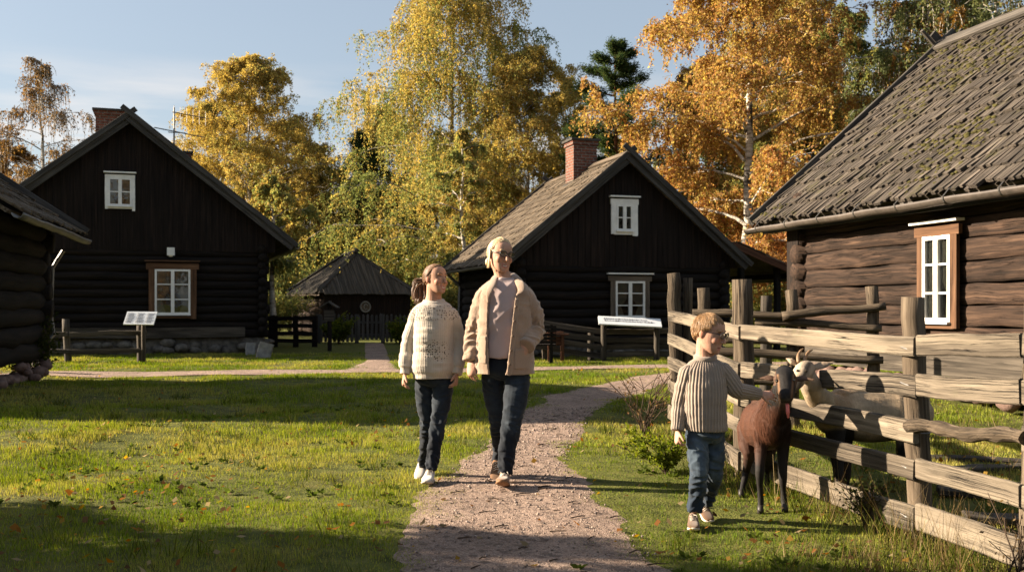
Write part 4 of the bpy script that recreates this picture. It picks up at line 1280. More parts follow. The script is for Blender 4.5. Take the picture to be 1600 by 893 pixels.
    for i in range(34):
        c = f.p(-.08, -Lh + .1 + i * .31, .16); r_ = random.uniform(.17, .25); fs.rock(c + V(random.gauss(0, .05), 0, random.gauss(0, .02)), (r_ * .9, r_, random.uniform(.14, .2)), i * 3.3)
    fs.build('stone_footing', M['redstone'], root, True)
    sl = (rz - ez) / (ra - ga); b0, b1 = -Lh - .4, .78
    gbm = MB()
    for bb in (.12,):
        a = -.1
        while a < 6.6:
            w_ = random.uniform(.15, .2); c = a + w_ / 2; zt2 = (rz - sl * abs(c - ra)) - .14
            if zt2 > 2.9: gbm.plank(f.p(c, bb, 2.85), f.p(c, bb, zt2), w_ * .97, .028, f.r)
            a += w_
    gbm.build('gable_boards', M['tarboard'], root)
    rf = MB(); E0, E1, R0, R1 = f.p(ga, b0, ez), f.p(ga, b1, ez), f.p(ra, b0, rz), f.p(ra, b1, rz)
    u = nrm(R0 - E0); n_ = np.cross(f.d, u); n_ = n_ if n_[2] > 0 else -n_
    rf.plank((E0 + R0) / 2 - n_ * .06, (E1 + R1) / 2 - n_ * .06, np.linalg.norm(R0 - E0) - .08, .05, u)
    shingles(rf, E0, E1, R0, R1, 15, .084, .036, 1.7, .06)
    F0, F1 = f.p(2 * ra - ga, b0, ez), f.p(2 * ra - ga, b1, ez); u2 = nrm(R0 - F0)
    rf.plank((F0 + R0) / 2, (F1 + R1) / 2, np.linalg.norm(R0 - F0), .06, u2)
    roof = rf.build('roof', M['shingle'], root)
    rb = MB()
    rb.plank(f.p(ra - .12, b0, rz + .04), f.p(ra - .12, b1 + .1, rz + .04), .27, .045, u, 30, .012); rb.plank(f.p(ra + .09, b0, rz + .075), f.p(ra + .09, b1 + .1, rz + .075), .24, .045, u2, 30, .012)
    rb.build('ridge_board', M['greywood'], roof)
    for s, e0, uu, nn in ((0, E1, u, n_), (1, F1, u2, np.cross(u2, f.d))):
        bm_ = MB(); nn = nn if nn[2] > 0 else -nn
        top = (R1 + uu * (.38 if s == 0 else .3)) + nn * .07
        bm_.plank(e0 - uu * .06 + nn * .07 + f.d * (.03 + s * .05), top + f.d * (.03 + s * .05), .15, .05, nn, 12, .008, .008)
        bm_.plank(e0 - uu * .02 - nn * .06 + f.d * (.0 + s * .05) - f.d * .03, R1 - nn * .06 - f.d * .03, .2, .04, nn, 12, .008, .008)
        bm_.build('barge_board', M['darkgrey'], roof)
    sp = MB(); sp.plank(R1 + V(0, 0, -.1) + f.d * .05, R1 + f.r * -.42 + V(0, 0, .28) + f.d * .05, .08, .05, (0, 1, 0), 2, .004, .01)
    sp.plank(R1 + V(0, 0, -.1) - f.d * .02, R1 + f.r * .35 + V(0, 0, .33) - f.d * .02, .08, .05, (0, 1, 0), 2, .004, .01); sp.build('crossed_finial', M['greywood'], roof)
    ms = MB(); k = 0
    g = np.random.default_rng(5); Lr = np.linalg.norm(R0 - E0); LB = b1 - b0
    cand = np.stack([g.random(9000) * LB, g.random(9000) * Lr], 1)
    q = fbm(np.stack([cand[:, 0] * .8, cand[:, 1] * .8, cand[:, 0] * 0 + 31], 1), 4) + .25 * (cand[:, 1] / Lr - .55)
    for (x, y), qv in zip(cand, q):
        if qv > .17 and k < 900:
            r_ = random.uniform(.018, .05); ms.rock(E0 + f.d * x + u * y + n_ * .055, (r_ * 1.2, r_ * 1.3, r_ * .7), k * 1.7, .35, 1); k += 1
    ms.build('moss', M['moss'], roof, True)
    # under-eave lath and gutter
    ev = MB(); ev.plank(f.p(ga + .10, b0 + .1, ez - .12), f.p(ga + .10, b1 - .05, ez - .12), .16, .03, (0, 0, 1), 10, .004); ev.plank(f.p(-.2, -Lh, 2.86), f.p(-.2, .3, 2.86), .12, .1, (0, 0, 1), 10, .004)
    ev.build('eave_board', M['darkgrey'], root)
    gm = MB(); half_gutter(gm, f.p(ga - .10, b0, ez - .085), f.p(ga - .10, b1 + .12, ez - .105), .085, seg=20, sag=.008); gt = gm.build('gutter', M['gutter'], root, True)
    for i in range(12):
        br = MB(); bb = b1 - .3 - i * .95; c = f.p(ga - .10, bb, ez - .09)
        pts = [c + f.r * math.cos(t) * .092 + V(0, 0, math.sin(t) * .092) for t in np.linspace(math.pi * .98, 2.02 * math.pi, 9)]
        br.tube(pts, .012, 5); br.tube([c + f.r * -.09 + V(0, 0, .0), c + f.r * .0 + V(0, 0, .1), c + f.r * .16 + V(0, 0, .16)], .007, 4)
        br.build('bracket', M['metal'], gt)
    # tall window on the long wall
    def on_wall(px, py, off):   # plane a = off
        k = (px - CXP) / FPX; o = f.O + f.r * off
        bb = (k * o[1] - o[0]) / (f.d[0] - k * f.d[1]); return bb, CAMH + (HOR - py) / FPX * (o[1] + f.d[1] * bb)
    off = -.2
    bA, zA = on_wall(1434, 352, off); bB, zB = on_wall(1496, 350, off); _, zbot = on_wall(1462, 512, off); bm_, ztop = on_wall(1465, 353, off)
    window(root, f, -.142, bB, bA, zbot + .06, ztop, .12, 'casing', 3, axis='long', headw=.05, whitehead=True, curtains=True)
    return f


def make_edge_barn():
    """low building cut by the left edge of the picture"""
    d = nrm(V(-.242, 1, 0)); f = Frame((0, 0), .242)
    f.O = V(-7.58, 17.5, 0)          # far end of the eave
    hw0, hw1 = -.62, -5.6            # wall on the path side, wall behind
    Lb = 4.9
    root = empty('log_barn', f.p(-3, -3, 0), 'low log barn cut off by the left edge of the picture, in shade', 'barn')
    NOGRASS.append((f.O, f.r, f.d, -6, -.5, -Lb, -.1))
    ez, rz, ra = 2.50, 4.62, -3.15
    wl = MB(); n = 8; z0, zt = .35, 2.6; h = (zt - z0) / n
    log_run(wl, f.p(hw0, -Lb + .4, 0), f.p(hw0, -.35, 0), z0, zt, n, out=.2, wob=.02)
    log_run(wl, f.p(hw1, -Lb + .4, 0), f.p(hw1, -.35, 0), z0, zt, n, out=.2)
    log_run(wl, f.p(hw1, -.35, 0), f.p(hw0, -.35, 0), z0 + h / 2, zt + h / 2, n, out=.22)
    log_run(wl, f.p(hw1, -Lb + .4, 0), f.p(hw0, -Lb + .4, 0), z0 + h / 2, zt + h / 2, n, out=.22)
    wl.build('log_wall', M['tar'], root, True)
    sl = (rz - ez) / -ra
    for bb in (-.24, -Lb + .3):
        gb = MB()
        a = hw1
        while a < hw0 + .1:
            w_ = .17; c = a + w_ / 2; zt2 = rz - sl * abs(c - ra) - .12
            if zt2 > 2.5: gb.plank(f.p(c, bb, 2.5), f.p(c, bb, zt2), w_ * .98, .03, f.r)
            a += w_
        gb.build('gable_boards', M['tarboard'], root)
    rf = MB()
    for s in (0, 1):
        e = 0 if s == 0 else 2 * ra
        E0, E1, R0, R1 = f.p(e, -Lb, ez), f.p(e, .0, ez), f.p(ra, -Lb, rz), f.p(ra, .0, rz)
        u = nrm(R0 - E0); nn = np.cross(f.d, u); nn = nn if nn[2] > 0 else -nn
        rf.plank((E0 + R0) / 2 - nn * .05, (E1 + R1) / 2 - nn * .05, np.linalg.norm(R0 - E0), .05, u)
        shingles(rf, E0, E1, R0, R1, 8, .12, .03, 1.6)
    roof = rf.build('roof', M['shingle2'], root)
    for s in (0, 1):
        e = 0 if s == 0 else 2 * ra; E1, R1 = f.p(e, .03, ez), f.p(ra, .03, rz); u = nrm(R1 - E1)
        nn = np.cross(f.d, u); nn = nn if nn[2] > 0 else -nn
        bm_ = MB(); bm_.plank(E1 - u * .06 + nn * .07 + f.d * s * .045, R1 + u * .1 + nn * .07 + f.d * s * .045, .15, .04, nn, 8, .01); bm_.plank(E1 - nn * .07 - f.d * .05, R1 - nn * .07 - f.d * .05, .2, .04, nn, 8, .01); bm_.build('barge_board', M['darkgrey'], roof)
    gm = MB(); half_gutter(gm, f.p(.09, -Lb, ez - .06), f.p(.09, .12, ez - .10), .075); gt = gm.build('gutter', M['metal'], root, True)
    dp = MB(); dp.tube([f.p(-.25, -.18, ez - .3), f.p(-.42, -.2, ez - .6), f.p(-.45, -.2, 1.1), f.p(-.4, -.2, .75), f.p(-.55, -.35, .55)], .035, 7); dp.build('downpipe', M['metal'], root)
    fs = MB()
    for i in range(27):
        r_ = random.uniform(.09, .14); fs.rock(f.p(hw0 + random.gauss(.0, .05), -Lb + .5 + i * .165, .08 + random.random() * .06), (r_, r_, r_ * .75), i * 2.1)
    for i in range(16):
        r_ = random.uniform(.07, .11); fs.rock(f.p(hw0 + .15 + random.gauss(0, .12), -1.9 + i * .10, .10 + random.random() * .22), (r_, r_, r_ * .8), i * 5.1)
    fs.build('stone_footing', M['redstone'], root, True)
    return f


def make_shed():
    f = Frame(((498 - CXP) / FPX * 38.0, 38.0), .6)
    wdt, dep = 4.05, 3.7; ze = CAMH + (HOR - 457) / FPX * 38; za = CAMH + (HOR - 398) / FPX * 40
    root = empty('hipped_shed', f.p(2, 1.8, 0), 'small dark shed with a hipped board roof and round emblem, behind the picket fence', 'shed')
    NOGRASS.append((f.O, f.r, f.d, 0, wdt, 0, dep))
    ins = .32
    wl = MB(); n = 8
    C = [f.p(ins, ins, 0), f.p(wdt - ins, ins, 0), f.p(wdt - ins, dep - ins, 0), f.p(ins, dep - ins, 0)]
    for i in range(4): log_run(wl, C[i], C[(i + 1) % 4], .1 + (.1 if i % 2 else 0), ze + .05, n, out=.14)
    w_ = wl.build('log_wall', M['rustlog'], root, True)
    dk = MB(); x = ins - .1
    while x < wdt - ins + .1:
        dk.plank(f.p(x + .08, ins - .18, .1), f.p(x + .08, ins - .18, ze + .1), .158, .03, f.r); x += .16
    dk.build('front_boards', M['tarboard'], root)
    rf = MB()
    ap0, ap1 = f.p(wdt / 2, dep * .36, za), f.p(wdt / 2, dep * .64, za)
    E = [f.p(0, 0, ze), f.p(wdt, 0, ze), f.p(wdt, dep, ze), f.p(0, dep, ze)]
    rf.add([*E, ap0, ap1], [(0, 1, 4), (1, 2, 5, 4), (2, 3, 5), (3, 0, 4, 5), (3, 2, 1, 0)])
    def boards(A, B, T0, T1):
        al = nrm(B - A); LA = np.linalg.norm(B - A); k = int(LA / .19)
        n_ = nrm(np.cross(B - A, T0 - A)); n_ = n_ if n_[2] > 0 else -n_
        for i in range(k):
            t = (i + .5) / k; p0 = A + (B - A) * t
            # where the board running straight up the slope meets hip or ridge
            up = T0 - A; up = up - al * np.dot(up, al)
            xa, xb = np.dot(T0 - A, al), np.dot(T1 - A, al); x = t * LA
            h = min(1, x / max(xa, 1e-3), (LA - x) / max(LA - xb, 1e-3))
            p1 = p0 + up * h
            if h > .1: rf.plank(p0 - nrm(up) * random.uniform(.08, .13) + n_ * .04, p1 + n_ * .03, .17, .035, al); rf.plank(p0 - nrm(up) * .1 + al * .095 + n_ * .065, p0 + up * max(h - .04, .05) + al * .095 + n_ * .06, .06, .025, al)
    boards(E[0], E[1], ap0, ap0); boards(E[1], E[2], ap0, ap1); boards(E[2], E[3], ap1, ap1); boards(E[3], E[0], ap1, ap0)
    roof = rf.build('roof', M['greywood'], root)
    hb = MB()
    for p, q in ((E[0], ap0), (E[1], ap0), (E[2], ap1), (E[3], ap1)): hb.plank(p + V(0, 0, .09), q + V(0, 0, .09), .16, .05, (f.r[0], f.r[1], 0))
    hb.plank(ap0 + V(0, 0, .12), ap1 + V(0, 0, .12), .2, .1, f.r); hb.rock(ap0 + V(0, 0, .17), (.16, .16, .12), 4); hb.build('hip_board', M['darkgrey'], roof)
    a, z = f.on(570, 479, ins - .2)
    em = MB(); th = np.linspace(0, 2 * np.pi, 29)[:-1]
    o = f.p(a, ins - .24, z)
    vs = [o + f.r * math.cos(t) * .23 + V(0, 0, math.sin(t) * .23) for t in th] + [o - f.d * .03 + f.r * math.cos(t) * .23 + V(0, 0, math.sin(t) * .23) for t in th]
    em.add(vs, [tuple(range(27, -1, -1)), tuple(range(28, 56))] + [(i, (i + 1) % 28, 28 + (i + 1) % 28, 28 + i) for i in range(28)])
    e = em.build('round_emblem', M['casing2'], root)
    rg = MB(); pts = [o - f.d * .035 + f.r * math.cos(t) * .2 + V(0, 0, math.sin(t) * .2) for t in np.linspace(0, 2 * np.pi, 29)]; rg.tube(pts, .028, 6)
    pts = [o - f.d * .035 + f.r * (.02 + math.cos(t) * .08) + V(0, 0, math.sin(t) * .1) for t in np.linspace(.4, 5.4, 14)]; rg.tube(pts, .018, 5); rg.build('emblem_ring', M['palestone'], e, True)
    gm = MB(); half_gutter(gm, f.p(-.05, -.05, ze - .06), f.p(-.05, dep, ze - .06), .06)
    gm.tube([f.p(-.05, dep - .1, ze - .1), f.p(.1, dep - .2, ze - .35), f.p(ins - .2, dep - .35, ze - .55), f.p(ins - .2, dep - .35, .1)], .05, 7); gm.build('gutter', M['casing2'], root)
FP = [V(1.60, 9.5), V(1.70, 7.2), V(2.2, 5.29), V(2.36, 4.45), V(2.55, 3.2)]


def fence_pt(q):
    i = min(int(q * 4), 3); return FP[i] + (FP[i + 1] - FP[i]) * (q * 4 - i)


def fence_x(y):
    return float(np.interp(y, [p[1] for p in FP[::-1]], [p[0] for p in FP[::-1]]))


def post(mb, x, y, h, r, lean=(0, 0), seg=9, n=10, wob=.06, z0=None, squash=1.0):
    z0 = gz1(x, y) if z0 is None else z0
    pts = [V(x + lean[0] * t, y + lean[1] * t, z0 - .12 + (h + .12) * t) + V(random.gauss(0, .004), random.gauss(0, .004), 0) for t in np.linspace(0, 1, seg)]
    mb.tube(pts, [r * (1.04 - .08 * t + random.gauss(0, .015)) for t in np.linspace(0, 1, seg)], n, wob=wob, squash=squash)


def make_main_fence():
    root = empty('plank_fence', (FP[2][0], FP[2][1], 0), 'weathered plank fence with thick round posts beside the boy and goats', 'fence')
    # posts: top heights read from the photograph
    tops = [1.57, 1.444, 1.30, 1.32, 1.3]; rad = [.064, .077, .062, .062, .062]; leans = [(-.05, 0), (-.015, .02), (-.045, .02), (.02, 0), (0, 0)]
    for p, h, r, l in zip(FP, tops, rad, leans):
        mb = MB(); post(mb, p[0], p[1] + .05, h, r, l, 14, 14, .05); mb.build('post', M['post'], root, True)
    mb = MB(); post(mb, 1.69, 9.56, 1.52, .045, (.0, 0), 9, 10); mb.build('post', M['post'], root, True)
    off = V(-.085, -.035, 0)
    def rail(i, j, za, zb, w, t, name='rail', e0=.1, e1=.1, seg=26, wob=.0034, mat='fence', sag=0.0, o=off):
        p = V(FP[i][0], FP[i][1], za) + o; q = V(FP[j][0], FP[j][1], zb) + o; d = nrm(q - p)
        mb = MB(); mb.plank(p - d * e0, q + d * e1, w, t, (0, 0, 1), seg, wob, .008, 1.0, sag); mb.build(name, M[mat], root, False)
    for za, zb, zc, zd, w in ((1.15, 1.06, 1.035, 1.075, .104), (.926, .79, .825, .865, .112)):
        rail(0, 1, za, zb, w, .03)
        if w < .11: rail(1, 2, zb, zc, w, .034, e0=-.06, e1=.03)
        else:      # the pale goat puts its head through where this rail is broken
            p = V(FP[1][0], FP[1][1], zb) + off; q = V(FP[2][0], FP[2][1], zc) + off
            for t0, t1 in ((.04, .35), (.56, 1.02)):
                mb = MB(); mb.plank(p + (q - p) * t0, p + (q - p) * t1, w, .034, (0, 0, 1), 16, .006, .008); mb.build('rail', M['fence'], root)
        rail(2, 3, zc + .005, zd, w * 1.05, .03, e0=-.05, e1=-.02); rail(3, 4, zd, zd, w, .03, e0=-.0)
    for za, zb, zc, zd, w in ((.70, .60, .585, .66, .12), (.48, .40, .385, .40, .105), (.23, .15, .125, .155, .14)):
        rail(0, 1, za, zb, w, .03)
        rail(1, 2, zb, zc, w, .036, e0=-.06, e1=.03)
        if w == .12:
            p = V(FP[2][0], FP[2][1], zc + .03) + off; q = V(FP[3][0], FP[3][1], zd) + off; mb = MB()
            pts = [p + (q - p) * t + V(0, 0, .010 * math.sin(t * 9)) for t in np.linspace(-.03, 1.02, 16)]
            mb.tube(pts, [.042 + .007 * math.sin(i * 1.7) for i in range(16)], 12, squash=.8, wob=.10); mb.build('rail', M['post'], root)
        else: rail(2, 3, zc + .02, zd, w, .034, e0=-.05, e1=-.02)
        rail(3, 4, zd, zd, w, .03, e0=0)
    # wire ties on the post
    for z in (1.03, .84, .6, .4, .14):
        mb = MB(); c = V(FP[2][0] - .045 + .02, FP[2][1] + .05, z)
        pts = [c + V(math.cos(t) * .083 - .012, math.sin(t) * .105 - .012, .02 * math.sin(t)) for t in np.linspace(0, 2 * math.pi, 15)]
        mb.tube(pts, .004, 5); mb.build('wire_tie', M['metal'], root)


def make_pen_fence():
    root = empty('rail_fence', (2.7, 10, 0), 'round rail fence closing the back of the goat pen against the brown house', 'fence')
    A, B = V(1.80, 10.4), V(3.62, 9.75)
    for px, d, top, r in ((1102, 10.3, 450, .065), (1240, 10.05, 455, .06), (1366, 9.8, 443, .062)):
        x = (px - CXP) / FPX * d; mb = MB(); post(mb, x, d, CAMH + (HOR - top) / FPX * d, r, (-.02, 0), 10, 10, .05); mb.build('post', M['post'], root, True)
    def pole(x0, y0, x1, y1, d0, d1, r):
        p, q = W(x0, y0, d0), W(x1, y1, d1); mb = MB()
        mb.tube([p + (q - p) * t + V(0, 0, .008 * math.sin(t * 7 + r * 99)) for t in np.linspace(0, 1, 14)], [.8 * r * (1.08 - .2 * t + random.gauss(0, .04)) for t in np.linspace(0, 1, 14)], 10, wob=.05); mb.build('rail', M['post'], root, True)
    pole(1074, 488, 1232, 492, 10.3, 9.95, .05); pole(1222, 493, 1384, 478, 9.95, 9.7, .055)
    pole(1180, 501, 1378, 512, 10.1, 9.7, .05); pole(1090, 508, 1200, 514, 10.3, 10, .05)
    pole(1120, 528, 1385, 542, 10.2, 9.7, .05); pole(1085, 548, 1380, 562, 10.2, 9.7, .055); pole(1085, 590, 1380, 606, 10.2, 9.7, .055)
    for px, d, top, lb in ((1197, 13.2, 460, 'pale grey post standing behind the pen, between the thick posts'), ):
        x = (px - CXP) / FPX * d; mb = MB(); post(mb, x, d, CAMH + (HOR - top) / FPX * d, .075, (0, 0), 8, 10); o = mb.build('fence_post', M['oldfence'], None, True, (x, d, 0)); tag(o, lb, 'post')
    for k, (x0, y0, x1, y1) in enumerate(((2.9, 6.9, 4.3, 7.4), (2.7, 6.3, 3.7, 6.1), (3.2, 6.4, 4.9, 6.3), (2.6, 5.7, 3.5, 5.55), (2.9, 7.9, 4.4, 7.2))):
        mb = MB(); z = .035; mb.plank((x0, y0, gz1(x0, y0) + z), (x1, y1, gz1(x1, y1) + z), .13, .04, nrm(V(y0 - y1, x1 - x0, .05)), 10, .012, .006)
        o = mb.build('loose_plank', M['oldfence'], None, False, ((x0 + x1) / 2, (y0 + y1) / 2, 0))
        tag(o, ['old plank on the pen floor, farthest but one from the fence', 'short old plank on the pen floor behind the pale goat', 'long old plank on the pen floor right of the pale goat', 'old plank on the pen floor close to the thick fence post', 'slanting old plank on the pen floor before the house footing'][k], 'plank', 'planks lying in the pen')


def make_small_fences():
    # before the large house
    root = empty('low_rail_fence', W(107, 565, 22)[:2].tolist() + [0], 'low two rail fence in front of the large dark house', 'fence')
    D = 22.0
    for px, top, ln in ((107, 498, -.06), (220, 508, -.02), (-30, 500, 0)):
        p = W(px, 500, D); mb = MB(); post(mb, p[0], D, CAMH + (HOR - top) / FPX * D, .075, (ln, 0), 6, 9); mb.build('post', M['oldfence'], root, True)
    for (x0, y0, x1, y1) in ((-40, 520, 106, 521), (108, 522, 229, 519), (-40, 549, 220, 547)):
        p, q = W(x0, y0, D - .1), W(x1, y1, D - .1); mb = MB(); mb.plank(p, q, .10, .05, (0, 0, 1), 12, .012, .01); mb.build('rail', M['oldfence'], root)
    # information panel on the second post
    root = empty('information_sign', (W(220, 506, 21.7)[0], 21.7, 0), 'white information panel with small print on the fence post before the large house', 'sign')
    c = W(219.5, 497, 21.65); w_, h_ = 47 / FPX * 21.65, .36; t = R(40)
    ux, uy = V(1, .0, -.01), V(0, math.sin(t), math.cos(t))
    mb = MB(); mb.plank(c - ux * w_ / 2, c + ux * w_ / 2, h_, .03, uy, 1, 0, .004); pn = mb.build('panel', M['signwhite'], root)
    nn = nrm(np.cross(ux, uy)); lm = MB()
    for k in range(3): lettering(lm, c - ux * (w_ / 2 - .02 - k * w_ / 3.05) - uy * (h_ / 2 - .03) + nn * .016, ux, uy, 0, w_ / 3.4, h_ - .06, 7, 4 + k)
    lm.build('lettering', M['ink'], pn)
    mb = MB(); post(mb, c[0] + .02, c[1] + .12, c[2] - .05, .05, (0, 0), 4, 8); mb.build('sign_post', M['oldfence'], root, True)
    # fence before the gabled house
    root = empty('rail_fence', (2.0, 22.8, 0), 'grey four rail fence in front of the gabled house', 'fence')
    D = 22.8
    for px, top in ((852, 507), (923, 513), (1052, 508), (790, 498)):
        p = W(px, 500, D); mb = MB(); post(mb, p[0], D, CAMH + (HOR - top) / FPX * D, .075, (0, 0), 6, 8); mb.build('post', M['oldfence'], root, True)
    for (x0, y0, x1, y1) in ((780, 496, 942, 518), (780, 507, 942, 531), (780, 519, 942, 543), (800, 536, 942, 556), (942, 518, 1056, 517), (942, 532, 1056, 531), (942, 542, 1056, 541), (942, 553, 1056, 552)):
        p, q = W(x0, y0, D - .09), W(x1, y1, D - .09); mb = MB(); mb.plank(p, q, .125, .04, (0, 0, 1), 12, .010, .006); mb.build('rail', M['oldfence'], root)
    # wide tilted board with handwriting
    root = empty('information_board', (W(985, 500, 22.5)[0], 22.5, 0), 'wide slanted white board with handwriting in front of the gabled house', 'sign')
    c = W(984, 502.5, 22.5); w_ = 98 / FPX * 22.5; h_ = .34; t = R(58)
    ux, uy = nrm(V(1, 0, -.05)), nrm(V(-.14, math.sin(t), math.cos(t)))
    mb = MB(); mb.plank(c - ux * w_ / 2, c + ux * w_ / 2, h_, .035, uy, 1, 0, .004); pn = mb.build('panel', M['signwhite'], root)
    nn = nrm(np.cross(ux, uy)); lm = MB(); lettering(lm, c - ux * (w_ / 2 - .08) - uy * (h_ / 2 - .09) + nn * .018, ux, uy, 0, w_ - .2, h_ - .14, 2, 9, 1); lm.build('lettering', M['ink'], pn)
    for px in (943.5, 1026.5):
        x = (px - CXP) / FPX * 22.5; mb = MB(); post(mb, x, 22.55, c[2] - .02, .065, (0, 0), 5, 8); mb.build('sign_post', M['oldfence'], root, True)
    # bench
    D = 21.4; x0, x1 = (782 - CXP) / FPX * D, (869 - CXP) / FPX * D
    root = empty('slatted_bench', ((x0 + x1) / 2, D, 0), 'dark slatted garden bench standing on the grass behind the taller woman', 'bench')
    mb = MB()
    for k in range(5): mb.plank((x0, D - .02 * k, .46 + k * .082 - .0), (x1, D - .02 * k + .02, .46 + k * .082), .055, .025, (0, .15, 1), 3, .002)
    mb.build('backrest', M['tar'], root)
    mb = MB()
    for k in range(5): mb.plank((x0, D + .06 + k * .09, .40), (x1, D + .06 + k * .09, .40), .07, .03, (0, 1, 0), 3, .002)
    mb.build('seat', M['tar'], root)
    for x in (x0 + .12, x1 - .1):
        for y in (D + .03, D + .42):
            mb = MB(); mb.plank((x, y, 0), (x, y, .84 if y < D + .2 else .4), .06, .06, (1, 0, 0)); mb.build('leg', M['tar'], root)
    # small table
    D = 22.25; c = W(869, 521, D)
    root = empty('wooden_table', (c[0], D, 0), 'small reddish wooden table on posts beside the dark bench', 'table')
    mb = MB(); mb.plank(c + V(-.28, .0, 0), c + V(.28, 0, -.02), .34, .035, (0, 1, 0), 3, .004); mb.plank(c + V(-.2, 0, .03), c + V(.16, 0, .035), .16, .03, (0, 1, 0)); mb.build('table_top', M['redwood'], root)
    for dx, dy in ((.14, -.1), (.14, .12), (-.15, -.1), (-.15, .12)):
        mb = MB(); mb.plank(V(c[0] + dx, D + dy, 0), V(c[0] + dx, D + dy, c[2] - .02), .07, .06, (1, 0, 0)); mb.build('leg', M['redwood'], root)
    mb = MB(); mb.plank(c + V(-.17, -.06, -.16), c + V(.16, -.06, -.16), .2, .03); mb.build('apron', M['redwood'], root)
    # fence towards the hipped shed
    D = 30.0; root = empty('rail_fence', (W(455, 520, D)[0], D, 0), 'dark three rail fence between the large house and hipped shed', 'fence')
    for px in (424, 430, 462, 492):
        p = W(px, 500, D); mb = MB(); mb.plank((p[0], D, -.05), (p[0], D, CAMH + (HOR - 493) / FPX * D), .15, .12, (1, 0, 0), 3, .008); mb.build('post', M['tar'], root)
    for y in (497, 509, 521, 532):
        p, q = W(400, y, D - .08), W(496, y, D - .08); mb = MB(); mb.plank(p, q, .12, .04, (0, 0, 1), 8, .01); mb.build('rail', M['tar'], root)
    # picket fence with gate
    D = 33.0; root = empty('picket_fence', (W(565, 520, D)[0], D, 0), 'grey picket fence with a low gate in front of the hipped shed', 'fence')
    zt = CAMH + (HOR - 493) / FPX * D
    def pick(x0, x1, nm, z0=.04, dz=0, par=root):
        mb = MB(); x = x0; n = 0
        while x < x1:
            h = zt + dz + random.gauss(0, .015)
            mb.plank((x, D, z0), (x, D, h), .085, .025, (1, 0, 0), 3, .003); mb.plank((x, D, h - .003), (x, D, h + .05), .085, .025, (1, 0, 0), 1, 0, 0, .35); x += .145
        return mb
    xs = [(px - CXP) / FPX * D for px in (502, 557, 598, 660)]
    pick(xs[0], xs[1], 'pickets').build('pickets', M['greywood'], root); pick(xs[2], xs[3], 'pickets').build('pickets', M['greywood'], root)
    g_ = pick(xs[1] + .08, xs[2] - .05, 'gate', .12).build('gate', M['greywood'], root)
    for a, b in ((xs[0] - .1, xs[1]), (xs[2], xs[3])):
        for z in (.25, .72):
            mb = MB(); mb.plank((a, D + .04, z), (b, D + .04, z), .09, .05); mb.build('rail', M['darkgrey'], root)
    for z in (.28, .7): mb = MB(); mb.plank((xs[1] + .05, D + .04, z), (xs[2] - .05, D + .04, z), .09, .04); mb.build('gate_rail', M['darkgrey'], g_)
    for x in (xs[0] - .1, xs[1], xs[2]): mb = MB(); mb.plank((x, D + .06, 0), (x, D + .06, zt + .05), .12, .12, (1, 0, 0)); mb.build('post', M['darkgrey'], root)
    # little roofed notice post
    D = 27.4; x = (515 - CXP) / FPX * D; zt = CAMH + (HOR - 471) / FPX * D
    root = empty('notice_post', (x, D, 0), 'thin post with a tiny gabled roof in front of the picket fence', 'sign')
    mb = MB(); mb.plank((x, D, -.05), (x, D, zt - .03), .1, .1, (1, 0, 0), 4, .005); mb.build('post', M['tar'], root)
    mb = MB(); mb.plank((x - .02, D, zt), (x + .25, D, zt - .17), .4, .03, (0, 1, 0)); mb.plank((x + .02, D, zt + .012), (x - .25, D, zt - .16), .4, .03, (0, 1, 0)); mb.build('roof', M['greywood'], root)
    mb = MB(); mb.plank((x - .14, D - .06, zt - .38), (x + .14, D - .06, zt - .38), .3, .02); mb.build('panel', M['oldfence'], root)
    # stone slabs
    for px, py, d, w_, h_, th, lean, yaw, lb in ((410, 558, 23.6, .34, .36, .14, .10, .2, 'pale square stone block at the corner of the large dark house'), (68, 582, 18.3, .22, .42, .07, -.20, .5, 'pale narrow stone slab leaning at the foot of the low barn'), (391, 550, 25.2, .24, .3, .2, 0, .3, 'grey corner stone under the wall end of the large dark house')):
        p = W(px, py, d); mb = MB(); ax = V(math.cos(yaw), math.sin(yaw), 0)
        mb.plank((p[0], d, -.03), (p[0] + lean, d + .05, h_), w_, th, ax, 5, .012, .03); tag(mb.build('stone_slab', M['palestone'], None, False, (p[0], d, 0)), lb, 'stone')
    # shrubs
    G4 = [(.06, .085, .015), (.1, .125, .02), (.15, .16, .03)]
    bush('bush', 'leafy green bush left of the boy on the fence side of the path', (1.14, 7.4), .27, .42, [(.13, .16, .025), (.2, .22, .035), (.09, .12, .02)], 61, 2600, .030)
    bush('bush', 'dry bare twiggy shrub behind the leafy green bush', (1.30, 9.7), .62, .5, [(.14, .08, .045), (.2, .13, .07)], 62, 260, .03, stems=15, bare=.3)
    bush('bush', 'sprawling dark weed growing through the fence under the pale goat', (2.0, 5.62), .25, .22, [(.04, .05, .016), (.09, .08, .03)], 63, 420, .03, stems=16)
    bush('bush', 'dark climbing shrub on the wall foot of the low barn at the left edge', (-8.05, 16.6), 1.05, .7, [(.035, .045, .014), (.06, .065, .02)], 64, 3000, .07)
    bush('bush', 'tall dry weed with thin stalks at the right edge before the fence', (2.14, 4.3), .5, .16, [(.2, .14, .07), (.15, .1, .05)], 65, 160, .022, stems=5, bare=.3)
    bush('bush', 'low green weeds beside the shed path at the picket fence', (-5.6, 32.2), .8, .8, G4, 66, 1800, .09)
    bush('bush', 'low green weeds right of the shed path at the picket fence', (-3.6, 32.3), .75, .7, G4, 67, 1500, .09)
